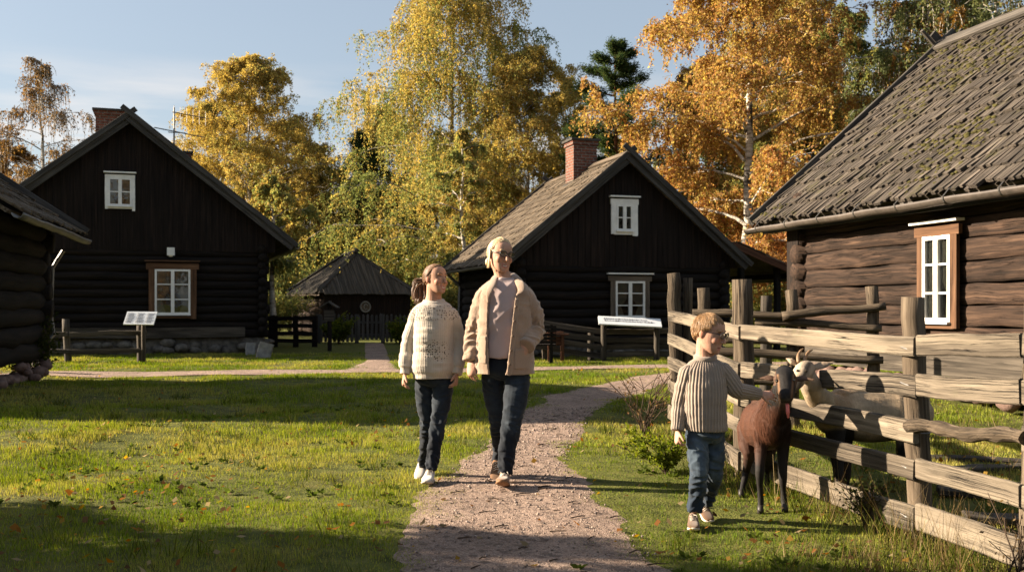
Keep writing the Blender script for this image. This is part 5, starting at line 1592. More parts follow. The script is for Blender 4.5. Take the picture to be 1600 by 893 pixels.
# ------------------------------------------------------------------ closed shapes that a voxel remesh welds into one skin
def catmull(P, R_, sub):
    P = np.asarray(P, float); R_ = np.asarray(R_, float)
    if len(P) < 3: 
        t = np.linspace(0, 1, sub + 1)[:, None]; return P[0] + (P[1] - P[0]) * t, R_[0] + (R_[1] - R_[0]) * t[:, 0]
    Q = np.vstack([2 * P[0] - P[1], P, 2 * P[-1] - P[-2]]); op, orr = [], []
    for i in range(len(P) - 1):
        p0, p1, p2, p3 = Q[i:i + 4]
        for k in range(sub):
            t = k / sub
            op.append(.5 * (2 * p1 + (p2 - p0) * t + (2 * p0 - 5 * p1 + 4 * p2 - p3) * t * t + (3 * p1 - p0 - 3 * p2 + p3) * t ** 3))
            s = t * t * (3 - 2 * t); orr.append(R_[i] + (R_[i + 1] - R_[i]) * s)
    op.append(P[-1]); orr.append(R_[-1])
    return np.array(op), np.array(orr)


def tube_solid(P, R_, n=16, fl=None, round_=True):
    """closed tube; fl = (direction, factor) flattens it along one direction"""
    if round_:
        t0 = nrm(P[0] - P[1]); t1 = nrm(P[-1] - P[-2])
        a = [(P[0] + t0 * R_[0] * s, R_[0] * c) for s, c in ((.95, .25), (.75, .66), (.4, .91))]; b = [(P[-1] + t1 * R_[-1] * s, R_[-1] * c) for s, c in ((.4, .91), (.75, .66), (.95, .25))]
        P = np.vstack([[q[0] for q in a], P, [q[0] for q in b]]); R_ = np.concatenate([[q[1] for q in a], R_, [q[1] for q in b]])
    T = np.gradient(P, axis=0); T /= np.linalg.norm(T, axis=1)[:, None] + 1e-12
    ref = V(.31, -.94, .12) if abs(T[0][1]) < .9 else V(.9, .1, .4)
    vs, th = [], np.linspace(0, 2 * np.pi, n, endpoint=False)
    for p, t, r in zip(P, T, R_):
        a = nrm(ref - t * np.dot(ref, t)); b = np.cross(t, a); ref = a
        o = r * (np.cos(th)[:, None] * a + np.sin(th)[:, None] * b)
        if fl is not None:
            d = nrm(fl[0]); o = o - d * (o @ d)[:, None] * (1 - fl[1])
        vs.append(p + o)
    return close_rings(vs)


def close_rings(rings):
    n, m = len(rings[0]), len(rings); vs = np.concatenate(rings); fs = []
    for i in range(m - 1):
        for j in range(n): fs.append((i * n + j, i * n + (j + 1) % n, (i + 1) * n + (j + 1) % n, (i + 1) * n + j))
    fs += [tuple(range(n - 1, -1, -1)), tuple((m - 1) * n + j for j in range(n))]
    return vs, fs


def limb(pts, radii, sub=5, n=16, fl=None, round_=True):
    P, R_ = catmull(pts, radii, sub); return tube_solid(P, R_, n, fl, round_)


def sleeve(inner, pts, radii, sub=5, n=20):
    return limb([V(inner)] + [V(p) for p in pts], [radii[0] * .72] + list(radii), sub, n, None, False)


def ball(c, r, Mx=None, n=14, m=9):
    rings = []
    for k in range(m + 1):
        f = -math.pi / 2 + math.pi * (k + .02) / (m + .04); q = np.stack([np.cos(np.linspace(0, 2 * np.pi, n, endpoint=False)) * math.cos(f), np.sin(np.linspace(0, 2 * np.pi, n, endpoint=False)) * math.cos(f), np.full(n, math.sin(f))], 1) * V(r)
        rings.append(V(c) + (q @ Mx.T if Mx is not None else q))
    return close_rings(rings)


def ring(c, a, b, n=28, e=2.0, yaw=0.0):
    th = np.linspace(0, 2 * np.pi, n, endpoint=False); x = np.sign(np.cos(th)) * np.abs(np.cos(th)) ** (2 / e) * a; y = np.sign(np.sin(th)) * np.abs(np.sin(th)) ** (2 / e) * b
    cy, sy = math.cos(yaw), math.sin(yaw)
    return np.stack([c[0] + x * cy - y * sy, c[1] + x * sy + y * cy, np.full(n, c[2])], 1)


def loft(rows, sub=4, e=2.2, yaw=0.0):
    """rows: (centre, half width, half depth) going down or up, interpolated smoothly"""
    A = np.array([[*r[0], r[1], r[2]] for r in rows], float)
    Q, _ = catmull(A, np.zeros(len(A)), sub)
    return close_rings([ring(q[:3], q[3], q[4], e=e, yaw=yaw) for q in Q])


def weld(prims, voxel, smooth=4, fac=.5):
    vs, fs, n = [], [], 0
    for v, f in prims:
        vs.append(v); fs += [tuple(i + n for i in q) for q in f]; n += len(v)
    me = bpy.data.meshes.new('w'); me.from_pydata(np.concatenate(vs).tolist(), [], fs)
    bm = bmesh.new(); bm.from_mesh(me)
    # every shell outward
    bmesh.ops.recalc_face_normals(bm, faces=bm.faces[:]); bm.to_mesh(me); bm.free()
    o = bpy.data.objects.new('w', me); COL.objects.link(o)
    r = o.modifiers.new('r', 'REMESH'); r.mode = 'VOXEL'; r.voxel_size = voxel; r.use_smooth_shade = True
    s = o.modifiers.new('s', 'SMOOTH'); s.iterations = smooth; s.factor = fac
    dg = bpy.context.evaluated_depsgraph_get()
    out = bpy.data.meshes.new_from_object(o.evaluated_get(dg))
    bpy.data.objects.remove(o)
    return out


def near_bone(P, bones):
    """for each point the closest bone: index, parameter, angle around it"""
    best = np.full(len(P), 1e9); idx = np.zeros(len(P), int); tt = np.zeros(len(P)); an = np.zeros(len(P))
    for k, (a, b, w) in enumerate(bones):
        a, b = V(a), V(b); d = b - a; L = np.linalg.norm(d); u = d / L
        t = np.clip((P - a) @ u / L, 0, 1); q = P - (a + d * t[:, None]); dist = np.linalg.norm(q, axis=1) / w
        ref = V(0, -1, 0) if abs(u[1]) < .8 else V(0, 0, 1)
        e1 = nrm(ref - u * (ref @ u)); e2 = np.cross(u, e1); ang = np.arctan2(q @ e2, q @ e1)
        m = dist < best
        best[m] = dist[m]; idx[m] = k; tt[m] = t[m] * L; an[m] = ang[m]
    return idx, tt, an


def ribs(me, bones, N, amp, cable=.0):
    P, No = get_co(me), get_no(me)
    i, t, a = near_bone(P, bones); n = np.array(N)[i]
    h = np.cos(n * a)
    if cable: h = h * .6 + cable * np.cos(t / .011 * math.pi) * np.cos(n * a * .5) ** 2
    soft = fbm(P * 7, 3) * .005
    set_co(me, P + No * (h * amp + soft)[:, None])
    put_attr(me, 'rib', h)


def wrinkles(me, bones, amp, fr=34, cuts=()):
    P, No = get_co(me), get_no(me)
    i, t, a = near_bone(P, bones)
    q = np.stack([np.cos(a) * 1.1 + i * 9, np.sin(a) * 1.1, t * fr + .9 * np.sin(a + i)], 1)
    h = 1 - np.abs(vnoise(q)) * 2
    h = h * .7 + .4 * vnoise(q * V(1.5, 1.5, 2.1) + 5)
    w = np.full(len(P), .35)
    for c, r, s in cuts: w += s * np.exp(-((P - V(c)) ** 2).sum(1) / r ** 2)
    set_co(me, P + No * (h * w * amp + fbm(P * 9, 2) * .003 - amp * .25 * w)[:, None])


def cloth(name, me, mat, parent):
    return link_mesh(name, me, mat, parent, True)


def rotm(yaw, pitch=0.0, roll=0.0):
    """columns: head right, back, up; yaw turns the face to the right of the picture, pitch nods down"""
    y, p, r = R(yaw), R(pitch), R(roll)
    A = np.array([[math.cos(y), -math.sin(y), 0], [math.sin(y), math.cos(y), 0], [0, 0, 1]])
    B = np.array([[1, 0, 0], [0, math.cos(p), -math.sin(p)], [0, math.sin(p), math.cos(p)]])
    C = np.array([[math.cos(r), 0, math.sin(r)], [0, 1, 0], [-math.sin(r), 0, math.cos(r)]])
    return A @ C @ B


class Head:
    def __init__(s, c, M3, k, child=False, fat=1.0):
        s.c, s.M, s.k, s.child, s.fat = V(c), M3, k, child, fat

    def w(s, *p): return s.c + s.M @ (V(*p) * s.k)

    def loc(s, P): return (P - s.c) @ s.M / s.k

    def prims(s):
        k, f = s.k, s.fat
        rows = [(-.114, -.056, .020, .018), (-.104, -.050, .036, .036), (-.085, -.034, .050 * f, .056), (-.055, -.016, .060 * f, .074), (-.02, -.004, .0665 * f, .087), (.015, .002, .0705, .093), (.045, .007, .0725, .096), (.072, .010, .067, .089), (.094, .012, .051, .068), (.108, .012, .028, .038), (.112, .012, .010, .012)]
        A = np.array([(0, y, z, a, b) for z, y, a, b in rows]); Q, _ = catmull(A, np.zeros(len(A)), 3)
        out = [close_rings([s.c + (ring(q[:3], q[3], q[4], e=2.25) @ s.M.T) * k for q in Q])]
        nl = .7 if s.child else 1.0
        out.append(limb([s.w(0, -.084, .020), s.w(0, -.096 - .004 * nl, -.008), s.w(0, -.103 - .008 * nl, -.030)], [.0075 * k, .009 * k, .0115 * k], 4, 10))
        for x in (-1, 1):
            out.append(ball(s.w(x * .0095, -.098, -.034), V(.008, .009, .0065) * k, s.M, 10, 6))
            out.append(ball(s.w(x * .037, -.062, -.030), V(.026, .026, .026) * k, s.M, 12, 7))           # cheek
            out.append(ball(s.w(x * .031, -.082, .032), V(.021, .008, .006) * k, s.M, 12, 6))            # brow
            out.append(ball(s.w(x * .073, .010, -.005), V(.010, .020, .031) * k, s.M @ rotm(x * -18), 12, 8))  # ear
        out.append(ball(s.w(0, -.087, -.0655), V(.024, .0115, .0065) * k, s.M, 12, 6)); out.append(ball(s.w(0, -.084, -.079), V(.021, .011, .007) * k, s.M, 12, 6))
        out.append(ball(s.w(0, -.074, -.103), V(.021, .018, .015) * k, s.M, 12, 6))
        return out

    def shape(s, me, smile=1.0):
        P, No = get_co(me), get_no(me); q = s.loc(P); d = np.zeros(len(P)); k = s.k
        front = q[:, 1] < -.03
        for x in (-1, 1):
            g = np.exp(-(((q[:, 0] - x * .031) / .016) ** 2 + ((q[:, 2] - .013) / .010) ** 2)); d -= .0075 * g * front
            g = np.exp(-(((q[:, 0] - x * .031) / .011) ** 2 + ((q[:, 2] - .012) / .006) ** 2)); d += .0035 * g * front
            g = np.exp(-(((q[:, 0] - x * .029) / .008) ** 2 + ((q[:, 2] + .052) / .02) ** 2)); d -= .0022 * g * front * smile
        zm = -.0722 + smile * .010 * np.clip(np.abs(q[:, 0]) / .026, 0, 1.3) ** 2
        g = np.exp(-((q[:, 2] - zm) / .0035) ** 2) * (np.abs(q[:, 0]) < .027); d -= .004 * g * front
        near = np.linalg.norm(q, axis=1) < .17
        set_co(me, P + No * (d * near * k)[:, None])
        return q, zm

    def paint(s, me, skin, lip=(.36, .095, .085), brow=(.18, .11, .06), iris=(.10, .12, .12), smile=1.0, teeth=True, blush=.5):
        q, zm = s.shape(me, smile); n = len(q)
        col = np.tile(V(skin), (n, 1)); P = get_co(me)
        col *= (1 + .05 * fbm(P * 40, 2))[:, None]
        near = (np.linalg.norm(q, axis=1) < .17); fr = near & (q[:, 1] < -.03)
        def mixc(w, c): 
            nonlocal col
            w = np.clip(w, 0, 1)[:, None]; col = col * (1 - w) + V(c) * w
        for x in (-1, 1):
            mixc(fr * blush * np.exp(-(((q[:, 0] - x * .042) / .02) ** 2 + ((q[:, 2] + .028) / .018) ** 2)), V(skin) * V(1.05, .66, .6))
            mixc(near * .7 * np.exp(-(((q[:, 0] - x * .076) / .016) ** 2 + ((q[:, 1] - .01) / .026) ** 2 + ((q[:, 2] + .005) / .035) ** 2)), V(skin) * V(1.1, .7, .6))
            bz = .034 + .004 * (1 - ((np.abs(q[:, 0]) - .032) / .02) ** 2)
            mixc(fr * (np.abs(q[:, 0] - x * .032) < .021) * np.exp(-((q[:, 2] - bz) / .0052) ** 2) * .95, brow)
            ex = (q[:, 0] - x * .031) / .0145; ez = (q[:, 2] - .012) / .0044; rr = ex ** 2 + ez ** 2
            mixc(fr * np.clip((1.25 - rr) * 5, 0, 1), (.40, .36, .335)); 
            mixc(fr * np.clip(1.6 - (((q[:, 0] - x * .031) / .0080) ** 2 + ((q[:, 2] - .012) / .0075) ** 2), 0, 1) * (rr < 1.3), iris)
            mixc(fr * np.exp(-((q[:, 2] - (.0168 - .0035 * ex ** 2)) / .0033) ** 2) * (np.abs(ex) < 1.2), (.035, .02, .015))
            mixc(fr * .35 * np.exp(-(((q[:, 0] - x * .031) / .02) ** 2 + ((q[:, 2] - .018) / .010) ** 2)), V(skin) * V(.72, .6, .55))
        w = np.abs(q[:, 0]) / .027
        upl = fr * (w < 1) * np.exp(-((q[:, 2] - (zm + .0055)) / .0046) ** 2); lol = fr * (w < .95) * np.exp(-((q[:, 2] - (zm - .0075)) / .006) ** 2)
        mixc(upl * .8, lip); mixc(lol * .8, lip)
        if teeth: mixc(fr * (w < .66) * np.exp(-((q[:, 2] - zm) / .0034) ** 2) * 1.2, (.58, .54, .49))
        else: mixc(fr * (w < .9) * np.exp(-((q[:, 2] - zm) / .0026) ** 2) * .8, V(lip) * .4)
        nose = fr * np.exp(-(((q[:, 0]) / .012) ** 2 + ((q[:, 2] + .03) / .012) ** 2)); mixc(nose * .3, V(skin) * V(1.05, .75, .7))
        put_attr(me, 'col', np.concatenate([col, np.ones((n, 1))], 1))

    # ---- hair
    def on(s, az, el, off=.006):
        """point over the skull; az 0 = front, 180 = back"""
        a, e = R(az), R(el); d = V(math.sin(a) * math.cos(e), -math.cos(a) * math.cos(e), math.sin(e))
        c = V(0, .012, .018); r = V(.0755, .100, .096) + off
        t = 1 / math.sqrt(((d / r) ** 2).sum()); return c + d * t

    def strand(s, mb, p0, p1, off, r, n=7, jit=0.0, tip=.5, sag=0):
        c = V(0, .012, .018); a, b = p0 - c, p1 - c; pts = []
        for t in np.linspace(0, 1, n):
            d = nrm(a * (1 - t) + b * t); rr = V(.0755, .100, .096) + off * (1 - .0 * t)
            q = c + d * (1 / math.sqrt(((d / rr) ** 2).sum())) + V(random.gauss(0, jit), random.gauss(0, jit), random.gauss(0, jit) - sag * t * t)
            pts.append(s.w(*q))
        mb.tube(pts, [r * s.k * (.55 + .45 * math.sin(math.pi * min(1, .25 + t * .6))) * (1 - (1 - tip) * t ** 3) for t in np.linspace(0, 1, n)], 6)

    def cap(s, mb, sc=1.0, dy=.024, dz=.026):
        v, f = ball(s.w(0, dy, dz), V(.0765, .088, .0885) * s.k * sc, s.M, 20, 12); mb.add(v, f)

    def glasses(s, parent, mat, rx=.0245, rz=.0175, tube=.0029):
        mb = MB(); y = -.108; z = .010; ln = MB()
        for x in (-1, 1):
            pts = []
            for t in np.linspace(0, 2 * math.pi, 25):
                ct, st = math.cos(t), math.sin(t)
                px_ = math.copysign(abs(ct) ** .7, ct) * rx; pz = math.copysign(abs(st) ** .75, st) * rz
                pts.append(s.w(x * .032 + px_, y + .35 * abs(x * .032 + px_) ** 1.35, z + pz))
            mb.tube(pts, tube * s.k * 1.25, 6); ln.add(np.array(pts[:-1]), [tuple(range(24))])
            mb.tube([s.w(x * .0565, y + .012, z + .006), s.w(x * .071, y + .04, z + .006), s.w(x * .0765, -.01, z + .004), s.w(x * .078, .02, z - .006)], tube * s.k, 6)
        mb.tube([s.w(-.008, y + .001, z + .003), s.w(0, y - .002, z + .006), s.w(.008, y + .001, z + .003)], tube * s.k, 6)
        o = mb.build('glasses', mat, parent, True); ln.build('lens', M['glass'], o); return o


def hand(wr, d, up, side, k=1.0, curl=.5, spread=.06, thumb=.6):
    """palm and five fingers; d = along the hand, up = away from the back of the hand, side = where the thumb leaves"""
    d, up = nrm(d), V(up); up = nrm(up - d * np.dot(up, d)); sd = np.cross(d, up); sd = sd if np.dot(sd, side) > 0 else -sd
    out = []; wr = V(wr)
    out.append(limb([wr - d * .02 * k, wr + d * .03 * k, wr + d * .075 * k], [.024 * k, .034 * k, .036 * k], 4, 14, (up, .46)))
    for i, (o, L, r) in enumerate(((.030, .070, .0088), (.0105, .079, .0090), (-.0095, .073, .0086), (-.028, .058, .0078))):
        b = wr + d * (.072 - .004 * abs(i - 1)) * k + sd * o * k
        dd = nrm(d + sd * spread * (1.5 - i)); pts = [b - d * .022 * k, b]; a = 0; p = b
        for j, fL in enumerate((.44, .31, .25)):
            a += curl * (.45, .6, .5)[j] * (1 + .10 * i); dr = dd * math.cos(a) - up * math.sin(a); p = p + dr * L * fL * k; pts.append(p)
        out.append(limb(pts, [r * k, r * k * 1.02, r * .94 * k, r * .86 * k, r * .72 * k], 3, 10))
    b = wr + d * .022 * k + sd * .024 * k; td = nrm(d * .75 + sd * thumb - up * .25)
    p1 = b + td * .034 * k; p2 = p1 + nrm(td + d * .35 - up * .15) * .028 * k; p3 = p2 + nrm(td + d * .6 - up * .3) * .024 * k
    out.append(limb([b - td * .012 * k, b, p1, p2, p3], [.013 * k, .0135 * k, .0105 * k, .0095 * k, .0075 * k], 3, 10))
    return out


def shoe(parent, heel, fwd, pitch, L, mat, sole_mat, roll=0.0, high=1.0, laces=True, name='shoe', thick=.026):
    f = nrm(V(fwd[0], fwd[1], 0)); r_ = np.cross(f, V(0, 0, 1)); u = V(0, 0, 1)
    p = R(pitch); f2 = f * math.cos(p) + u * math.sin(p); u2 = np.cross(r_, f2); k = L / .27; o = V(heel)
    w = lambda x, y, z: o + r_ * x * k + f2 * y * k + u2 * z * k
    def sec(y, a, z0, z1, n=16):
        th = np.linspace(0, 2 * np.pi, n, endpoint=False); return np.array([w(math.copysign(abs(math.cos(t)) ** .8, math.cos(t)) * a, y, (z0 + z1) / 2 + math.copysign(abs(math.sin(t)) ** .8, math.sin(t)) * (z1 - z0) / 2) for t in th])
    rows = [(-.002, .016, .03, .06), (.010, .029, .02, .088 * high), (.035, .034, .018, .105 * high), (.075, .037, .018, .104 * high), (.115, .040, .018, .083), (.16, .045, .018, .066), (.205, .046, .018, .056), (.24, .040, .018, .047), (.262, .024, .02, .038), (.268, .010, .024, .032)]
    A = np.array(rows); Q, _ = catmull(A, np.zeros(len(A)), 3)
    me = weld([close_rings([sec(*q) for q in Q])], .005, 3)
    s = cloth(name, me, mat, parent)
    rows = [(-.008, .018), (.004, .032), (.04, .038), (.09, .037), (.15, .044), (.20, .049), (.245, .042), (.268, .026), (.277, .010)]
    A = np.array(rows); Q, _ = catmull(A, np.zeros(len(A)), 3)
    lift = lambda y: .016 * max(0, (y - .2) / .07) ** 2
    me = weld([close_rings([sec(y, a, lift(y), thick + lift(y) * .6) for y, a in Q])], .005, 2)
    cloth('sole', me, sole_mat, s)
    if laces:
        mb = MB()
        for y, z in ((.100, .092), (.118, .084), (.136, .077), (.154, .071)):
            mb.tube([w(-.026, y - .004, z - .012), w(0, y, z + .004), w(.026, y + .006, z - .012)], .0035 * k, 6)
        mb.tube([w(0, .1, .098), w(.02, .105, .1), w(.028, .12, .085)], .003 * k, 5); mb.tube([w(0, .1, .098), w(-.022, .11, .098), w(-.03, .125, .08)], .003 * k, 5)
        mb.build('laces', M['lace'], s, True)
    return s


def fabric(name, color, rough=.9, weave=420, bump=.35, bdist=.0015, var=.12, sheen=.3, fuzz=0.0, wear=None, holes=False, attrh=False):
    t = NT(name); P = t.obj()
    a = t.noise(P, weave, 2); b = t.noise(P, 14, 4); c = t.noise(P, 3.0, 2)
    val = t.math('MULTIPLY', t.mapr(a, .25, .75, 1 - var, 1 + var), t.mapr(b, .3, .7, 1 - var * .6, 1 + var * .6))
    col = t.n('HueSaturation', 0, None, Color=(*color, 1), Value=val)
    if wear is not None:
        w_ = t.attr('wear', 'Fac'); col = t.mix(t.math('MULTIPLY', w_, t.mapr(b, .25, .65, .45, 1)), col, wear)
    h = a
    if fuzz: h = t.math('ADD', a, t.math('MULTIPLY', t.noise(P, 130, 4), fuzz))
    if holes:
        lc = t.attr('lace', 'Fac'); v = t.voro(P, 62, 'F1', 'Distance', .55)
        hm = t.math('MULTIPLY', t.mapr(v, .26, .36, 1, 0), lc); col = t.mix(hm, col, (.06, .042, .03)); h = t.math('SUBTRACT', h, t.math('MULTIPLY', hm, 4))
    return t.done(t.bsdf(col, rough, t.bump(h, bump, bdist), .15, Sheen_Weight=sheen, Sheen_Roughness=.5))


def attr_mat(name, rough=.55, sss=0.0, bump=.2, bsc=300, bdist=.0008, spec=.35, stretch=None, var=.12):
    t = NT(name); P = t.obj(); c = t.attr('col', 'Color')
    q = t.scale(P, stretch) if stretch else P
    a = t.noise(q, bsc, 4); b = t.noise(q, bsc * .2, 3)
    col = t.n('HueSaturation', 0, None, Color=c, Value=t.math('MULTIPLY', t.mapr(a, .25, .75, 1 - var, 1 + var), t.mapr(b, .3, .7, 1 - var, 1 + var)))
    kw = dict(Subsurface_Weight=sss, Subsurface_Radius=(.01, .004, .0025), Subsurface_Scale=.6) if sss else {}
    return t.done(t.bsdf(col, rough, t.bump(a, bump, bdist), spec, **kw))


def hair_mat(name, dark, light, rough=.42):
    t = NT(name); co = t.attr('co'); a = t.noise(t.scale(co, (4, 260, 260)), 1.2, 4); b = t.noise(co, 22, 2)
    col = t.ramp(a, [(.25, dark), (.75, light)]); col = t.n('HueSaturation', 0, None, Color=col, Value=t.mapr(b, .3, .7, .75, 1.2))
    return t.done(t.bsdf(col, rough, t.bump(a, .4, .001), .3))


def people_mats():
    M['skin'] = attr_mat('skin', .62, .10, .3, 420, .0010, .22, None, .09)
    M['knitcream'] = fabric('cream_knit', (.45, .39, .32), .95, 330, .55, .003, .10, .35, .6, None, True)
    M['knitoat'] = fabric('oat_knit', (.255, .205, .165), .95, 330, .5, .0025, .14, .35, .6)
    M['fleece'] = fabric('beige_fleece', (.305, .212, .150), .98, 260, .5, .003, .12, .5, 1.0)
    M['tee'] = fabric('pale_pink_cotton', (.40, .305, .29), .9, 520, .2, .0008, .06, .2)
    M['denim'] = fabric('dark_denim', (.0065, .0095, .0155), .85, 600, .4, .001, .3, .12, 0, (.032, .044, .058))
    M['denim2'] = fabric('blue_denim', (.014, .024, .040), .85, 600, .4, .001, .3, .15, 0, (.10, .135, .17))
    M['canvas'] = fabric('white_canvas', (.52, .48, .43), .85, 500, .3, .001, .08)
    M['suede'] = fabric('tan_suede', (.17, .088, .042), .9, 300, .3, .0012, .25, .3)
    M['suede2'] = fabric('brown_suede', (.11, .058, .03), .9, 300, .3, .0012, .3, .3)
    M['sole'] = flat('rubber_sole', (.50, .44, .36), .7, .3, 50, .1); M['solebrown'] = flat('gum_sole', (.24, .13, .065), .7, .3, 50, .15)
    M['lace'] = flat('shoe_lace', (.55, .48, .4), .9, .1); M['frame'] = flat('spectacle_frame', (.022, .015, .013), .3, .5, 50, .05, 0)
    M['button'] = flat('horn_button', (.14, .09, .06), .4, .5, 80, .3)
    M['blond'] = hair_mat('blond_hair', (.36, .24, .115), (.74, .58, .36)); M['brunette'] = hair_mat('brown_hair', (.075, .038, .020), (.20, .11, .056)); M['sandy'] = hair_mat('sandy_hair', (.14, .075, .032), (.38, .225, .105))


def jeans(parent, waist, legs, mat, voxel=.0055, name='jeans', knee=.03):
    prims = [loft(waist, 3, 2.3)]; bones = []; cuts = []; P_ = []
    for pts, rad in legs:
        prims.append(limb(pts, rad, 6, 20, None, False)); P_.append(pts)
        for a, b in zip(pts[:-1], pts[1:]): bones.append((a, b, 1.0))
        cuts += [(pts[2], .10, 1.0), (pts[-1], .13, 1.3), (pts[0], .12, .9)]
    me = weld(prims, voxel, 5)
    wrinkles(me, bones, .0105, 26, cuts)
    P = get_co(me); wv = np.zeros(len(P))
    for pts in P_:
        a, b = V(pts[0]) + V(0, -.09, 0), V(pts[2]) + V(0, -.07, 0)
        t = np.clip((P - a) @ (b - a) / ((b - a) @ (b - a)), 0.1, 1.0); wv += np.exp(-((P - (a + (b - a) * t[:, None])) ** 2).sum(1) / .075 ** 2)
    put_attr(me, 'wear', np.clip(wv * (.6 + .6 * fbm(P * 25, 3)), 0, 1))
    return cloth(name, me, mat, parent)


def make_girl():
    D = 7.16; J = lambda x, y, dy=0.0: W(x, y, D + dy)
    hd = Head(J(680.5, 436, -.01), rotm(48, -3, 4), .925)
    skin = (.40, .222, .150)
    armL = [J(653, 488), J(638, 540, .01), J(633, 580, -.04)]; armR = [J(704, 488), J(718, 540, .02), J(714, 580, -.05)]
    nb = J(677, 471, .02)
    pr = hd.prims() + [limb([hd.w(0, .012, -.05), (hd.w(0, .01, -.06) + nb) / 2, nb - V(0, 0, .03)], [.056, .055, .068], 4, 16)]
    pr.append(loft([(J(678, 478, .02), .05, .05), (J(678, 490, .02), .13, .075), (J(677, 540, .01), .115, .085), (J(677, 575, 0), .11, .08), (J(678, 590), .09, .06)]))
    for a, s in ((armL, -1), (armR, 1)):
        pr.append(limb(a, [.042, .035, .024], 4, 12)); d = nrm(a[2] - a[1]); pr += hand(a[2] + d * .012, nrm(d + V(0, -.1, -.1)), V(s, -.15, 0), V(0, -1, 0), .88, .75, .05)
    lgA = [J(663, 592, .02), J(664, 625, .03), J(667, 664, .06), J(664, 700, .16), J(662, 727, .24)]; lgB = [J(693, 592, -.01), J(690, 625, -.03), J(684, 664, -.06), J(678, 702, -.09), J(674, 733, -.12)]
    for l in (lgA, lgB): pr.append(limb(l, [.045, .042, .034, .03, .026], 4, 12))
    me = weld(pr, .0038, 3); hd.paint(me, skin, smile=1.0, brow=(.14, .075, .04))
    me.materials.append(M['skin']); root = link_mesh('person', me, None, None, True, (J(676, 748)[0], D, 0))
    tag(root, 'smiling woman with brown ponytail in a cream lace knit sweater and white trainers', 'person')
    # hair swept back into a ponytail
    mb = MB(); hd.cap(mb, 1.055, .0215, .0245)
    tie = hd.on(180, -14, .012)
    for k in range(190):
        az = -112 + 224 * (k + random.random()) / 190; f = abs(az)
        el = np.interp(f, [0, 35, 60, 80, 95, 112], [53, 47, 31, 12, -8, -32]) + random.gauss(0, 1.5)
        p0 = hd.on(az, el, .001); hd.strand(mb, p0, tie + V(random.gauss(0, .008), 0, random.gauss(0, .01)), random.uniform(.0035, .0055), random.uniform(.0028, .0042), 10, .0004, .8)
    tw = hd.w(*tie)
    for k in range(110):
        o = V(*[random.gauss(0, 1) for _ in range(3)])
        P = [tw + o * .006, tw + hd.M @ V(0, .035, -.012) + o * .016, tw + hd.M @ V(0, .042, -.05) + o * .021 + V(-.005, 0, -.005), tw + hd.M @ V(0, .026, -.10) + o * .021 + V(-.012, 0, -.01), tw + hd.M @ V(0, .012, -.14) + o * .018 + V(-.03, .0, .0)]
        P, R_ = catmull(P, [.003, .0045, .0042, .003, .001], 3); mb.tube(P, list(R_), 5)
    mb.build('hair', M['brunette'], root, True)
    # sweater
    rows = [(J(678, 467, .02), .062, .062), (J(678, 471, .02), .090, .075), (J(678, 477, .015), .128, .094), (J(678, 492, .01), .149, .122), (J(678, 520, 0), .146, .14), (J(677.5, 545, 0), .150, .142), (J(677, 566, 0), .162, .15), (J(677, 577, 0), .165, .15), (J(677, 584, 0), .150, .137), (J(677, 590, 0), .148, .135)]
    pr = [loft(rows, 4, 2.3)]
    for a in (armL, armR):
        d = nrm(a[2] - a[1]); pr.append(sleeve(a[0] * .6 + J(678, 490, .01) * .4 + V(0, 0, .010), [a[0] + V(0, 0, -.022), (a[0] + a[1]) / 2, a[1], a[1] + d * .09, a[2] - d * .035, a[2] - d * .02, a[2] + d * .022], [.060, .058, .056, .056, .050, .041, .040], 5, 20))
    me = weld(pr, .0042, 4)
    P = get_co(me)
    bones = [(J(678, 466, .02), J(677, 592, 0), 2.2)] + [(a[0], a[1], 1.0) for a in (armL, armR)] + [(a[1], a[2], 1.0) for a in (armL, armR)]
    set_co(me, P + get_no(me) * (.006 * fbm(P * V(8, 8, 14), 3) + .004 * vnoise(P * V(6, 6, 38)))[:, None])
    ribs(me, bones, [60, 24, 24, 24, 24], .0009, .3)
    P = get_co(me); zz = HOR + (CAMH - P[:, 2]) * FPX / P[:, 1]; xx = CXP + P[:, 0] / P[:, 1] * FPX
    lace = np.clip(1 - ((zz - 488) / 13) ** 2, 0, 1) * (zz < 503) + .9 * np.clip(1 - (((zz - 548) / 20) ** 2 + ((xx - 680) / 26) ** 2), 0, 1) * (P[:, 1] < D)
    put_attr(me, 'lace', np.clip(lace * 2, 0, 1))
    sw = cloth('sweater', me, M['knitcream'], root)
    c = J(678, 468, .012); me = weld([limb([c + V(math.cos(t) * .070, math.sin(t) * .064, -.012 + .016 * math.sin(t)) for t in np.linspace(0, 2 * math.pi, 15)], [.0125] * 15, 3, 10, None, False)], .004, 2)
    cloth('neck_band', me, M['knitcream'], sw)
    jeans(root, [(J(677, 574, 0), .125, .10), (J(677, 590, 0), .138, .105), (J(678, 598, 0), .128, .095), (J(678, 604, 0), .085, .06)],
          [(lgA, [.074, .068, .050, .043, .041]), (lgB, [.076, .072, .055, .048, .043])], M['denim'])
    shoe(root, J(665, 733, .36) * V(1, 1, 0) + V(-.005, .0, .045), V(-.12, -1, 0), -20, .245, M['canvas'], M['sole'])
    shoe(root, V(J(673, 740, -.10)[0], D - .06, gz1(-.5, D - .1) + .0), V(-.06, -1, 0), 5, .25, M['canvas'], M['sole'])


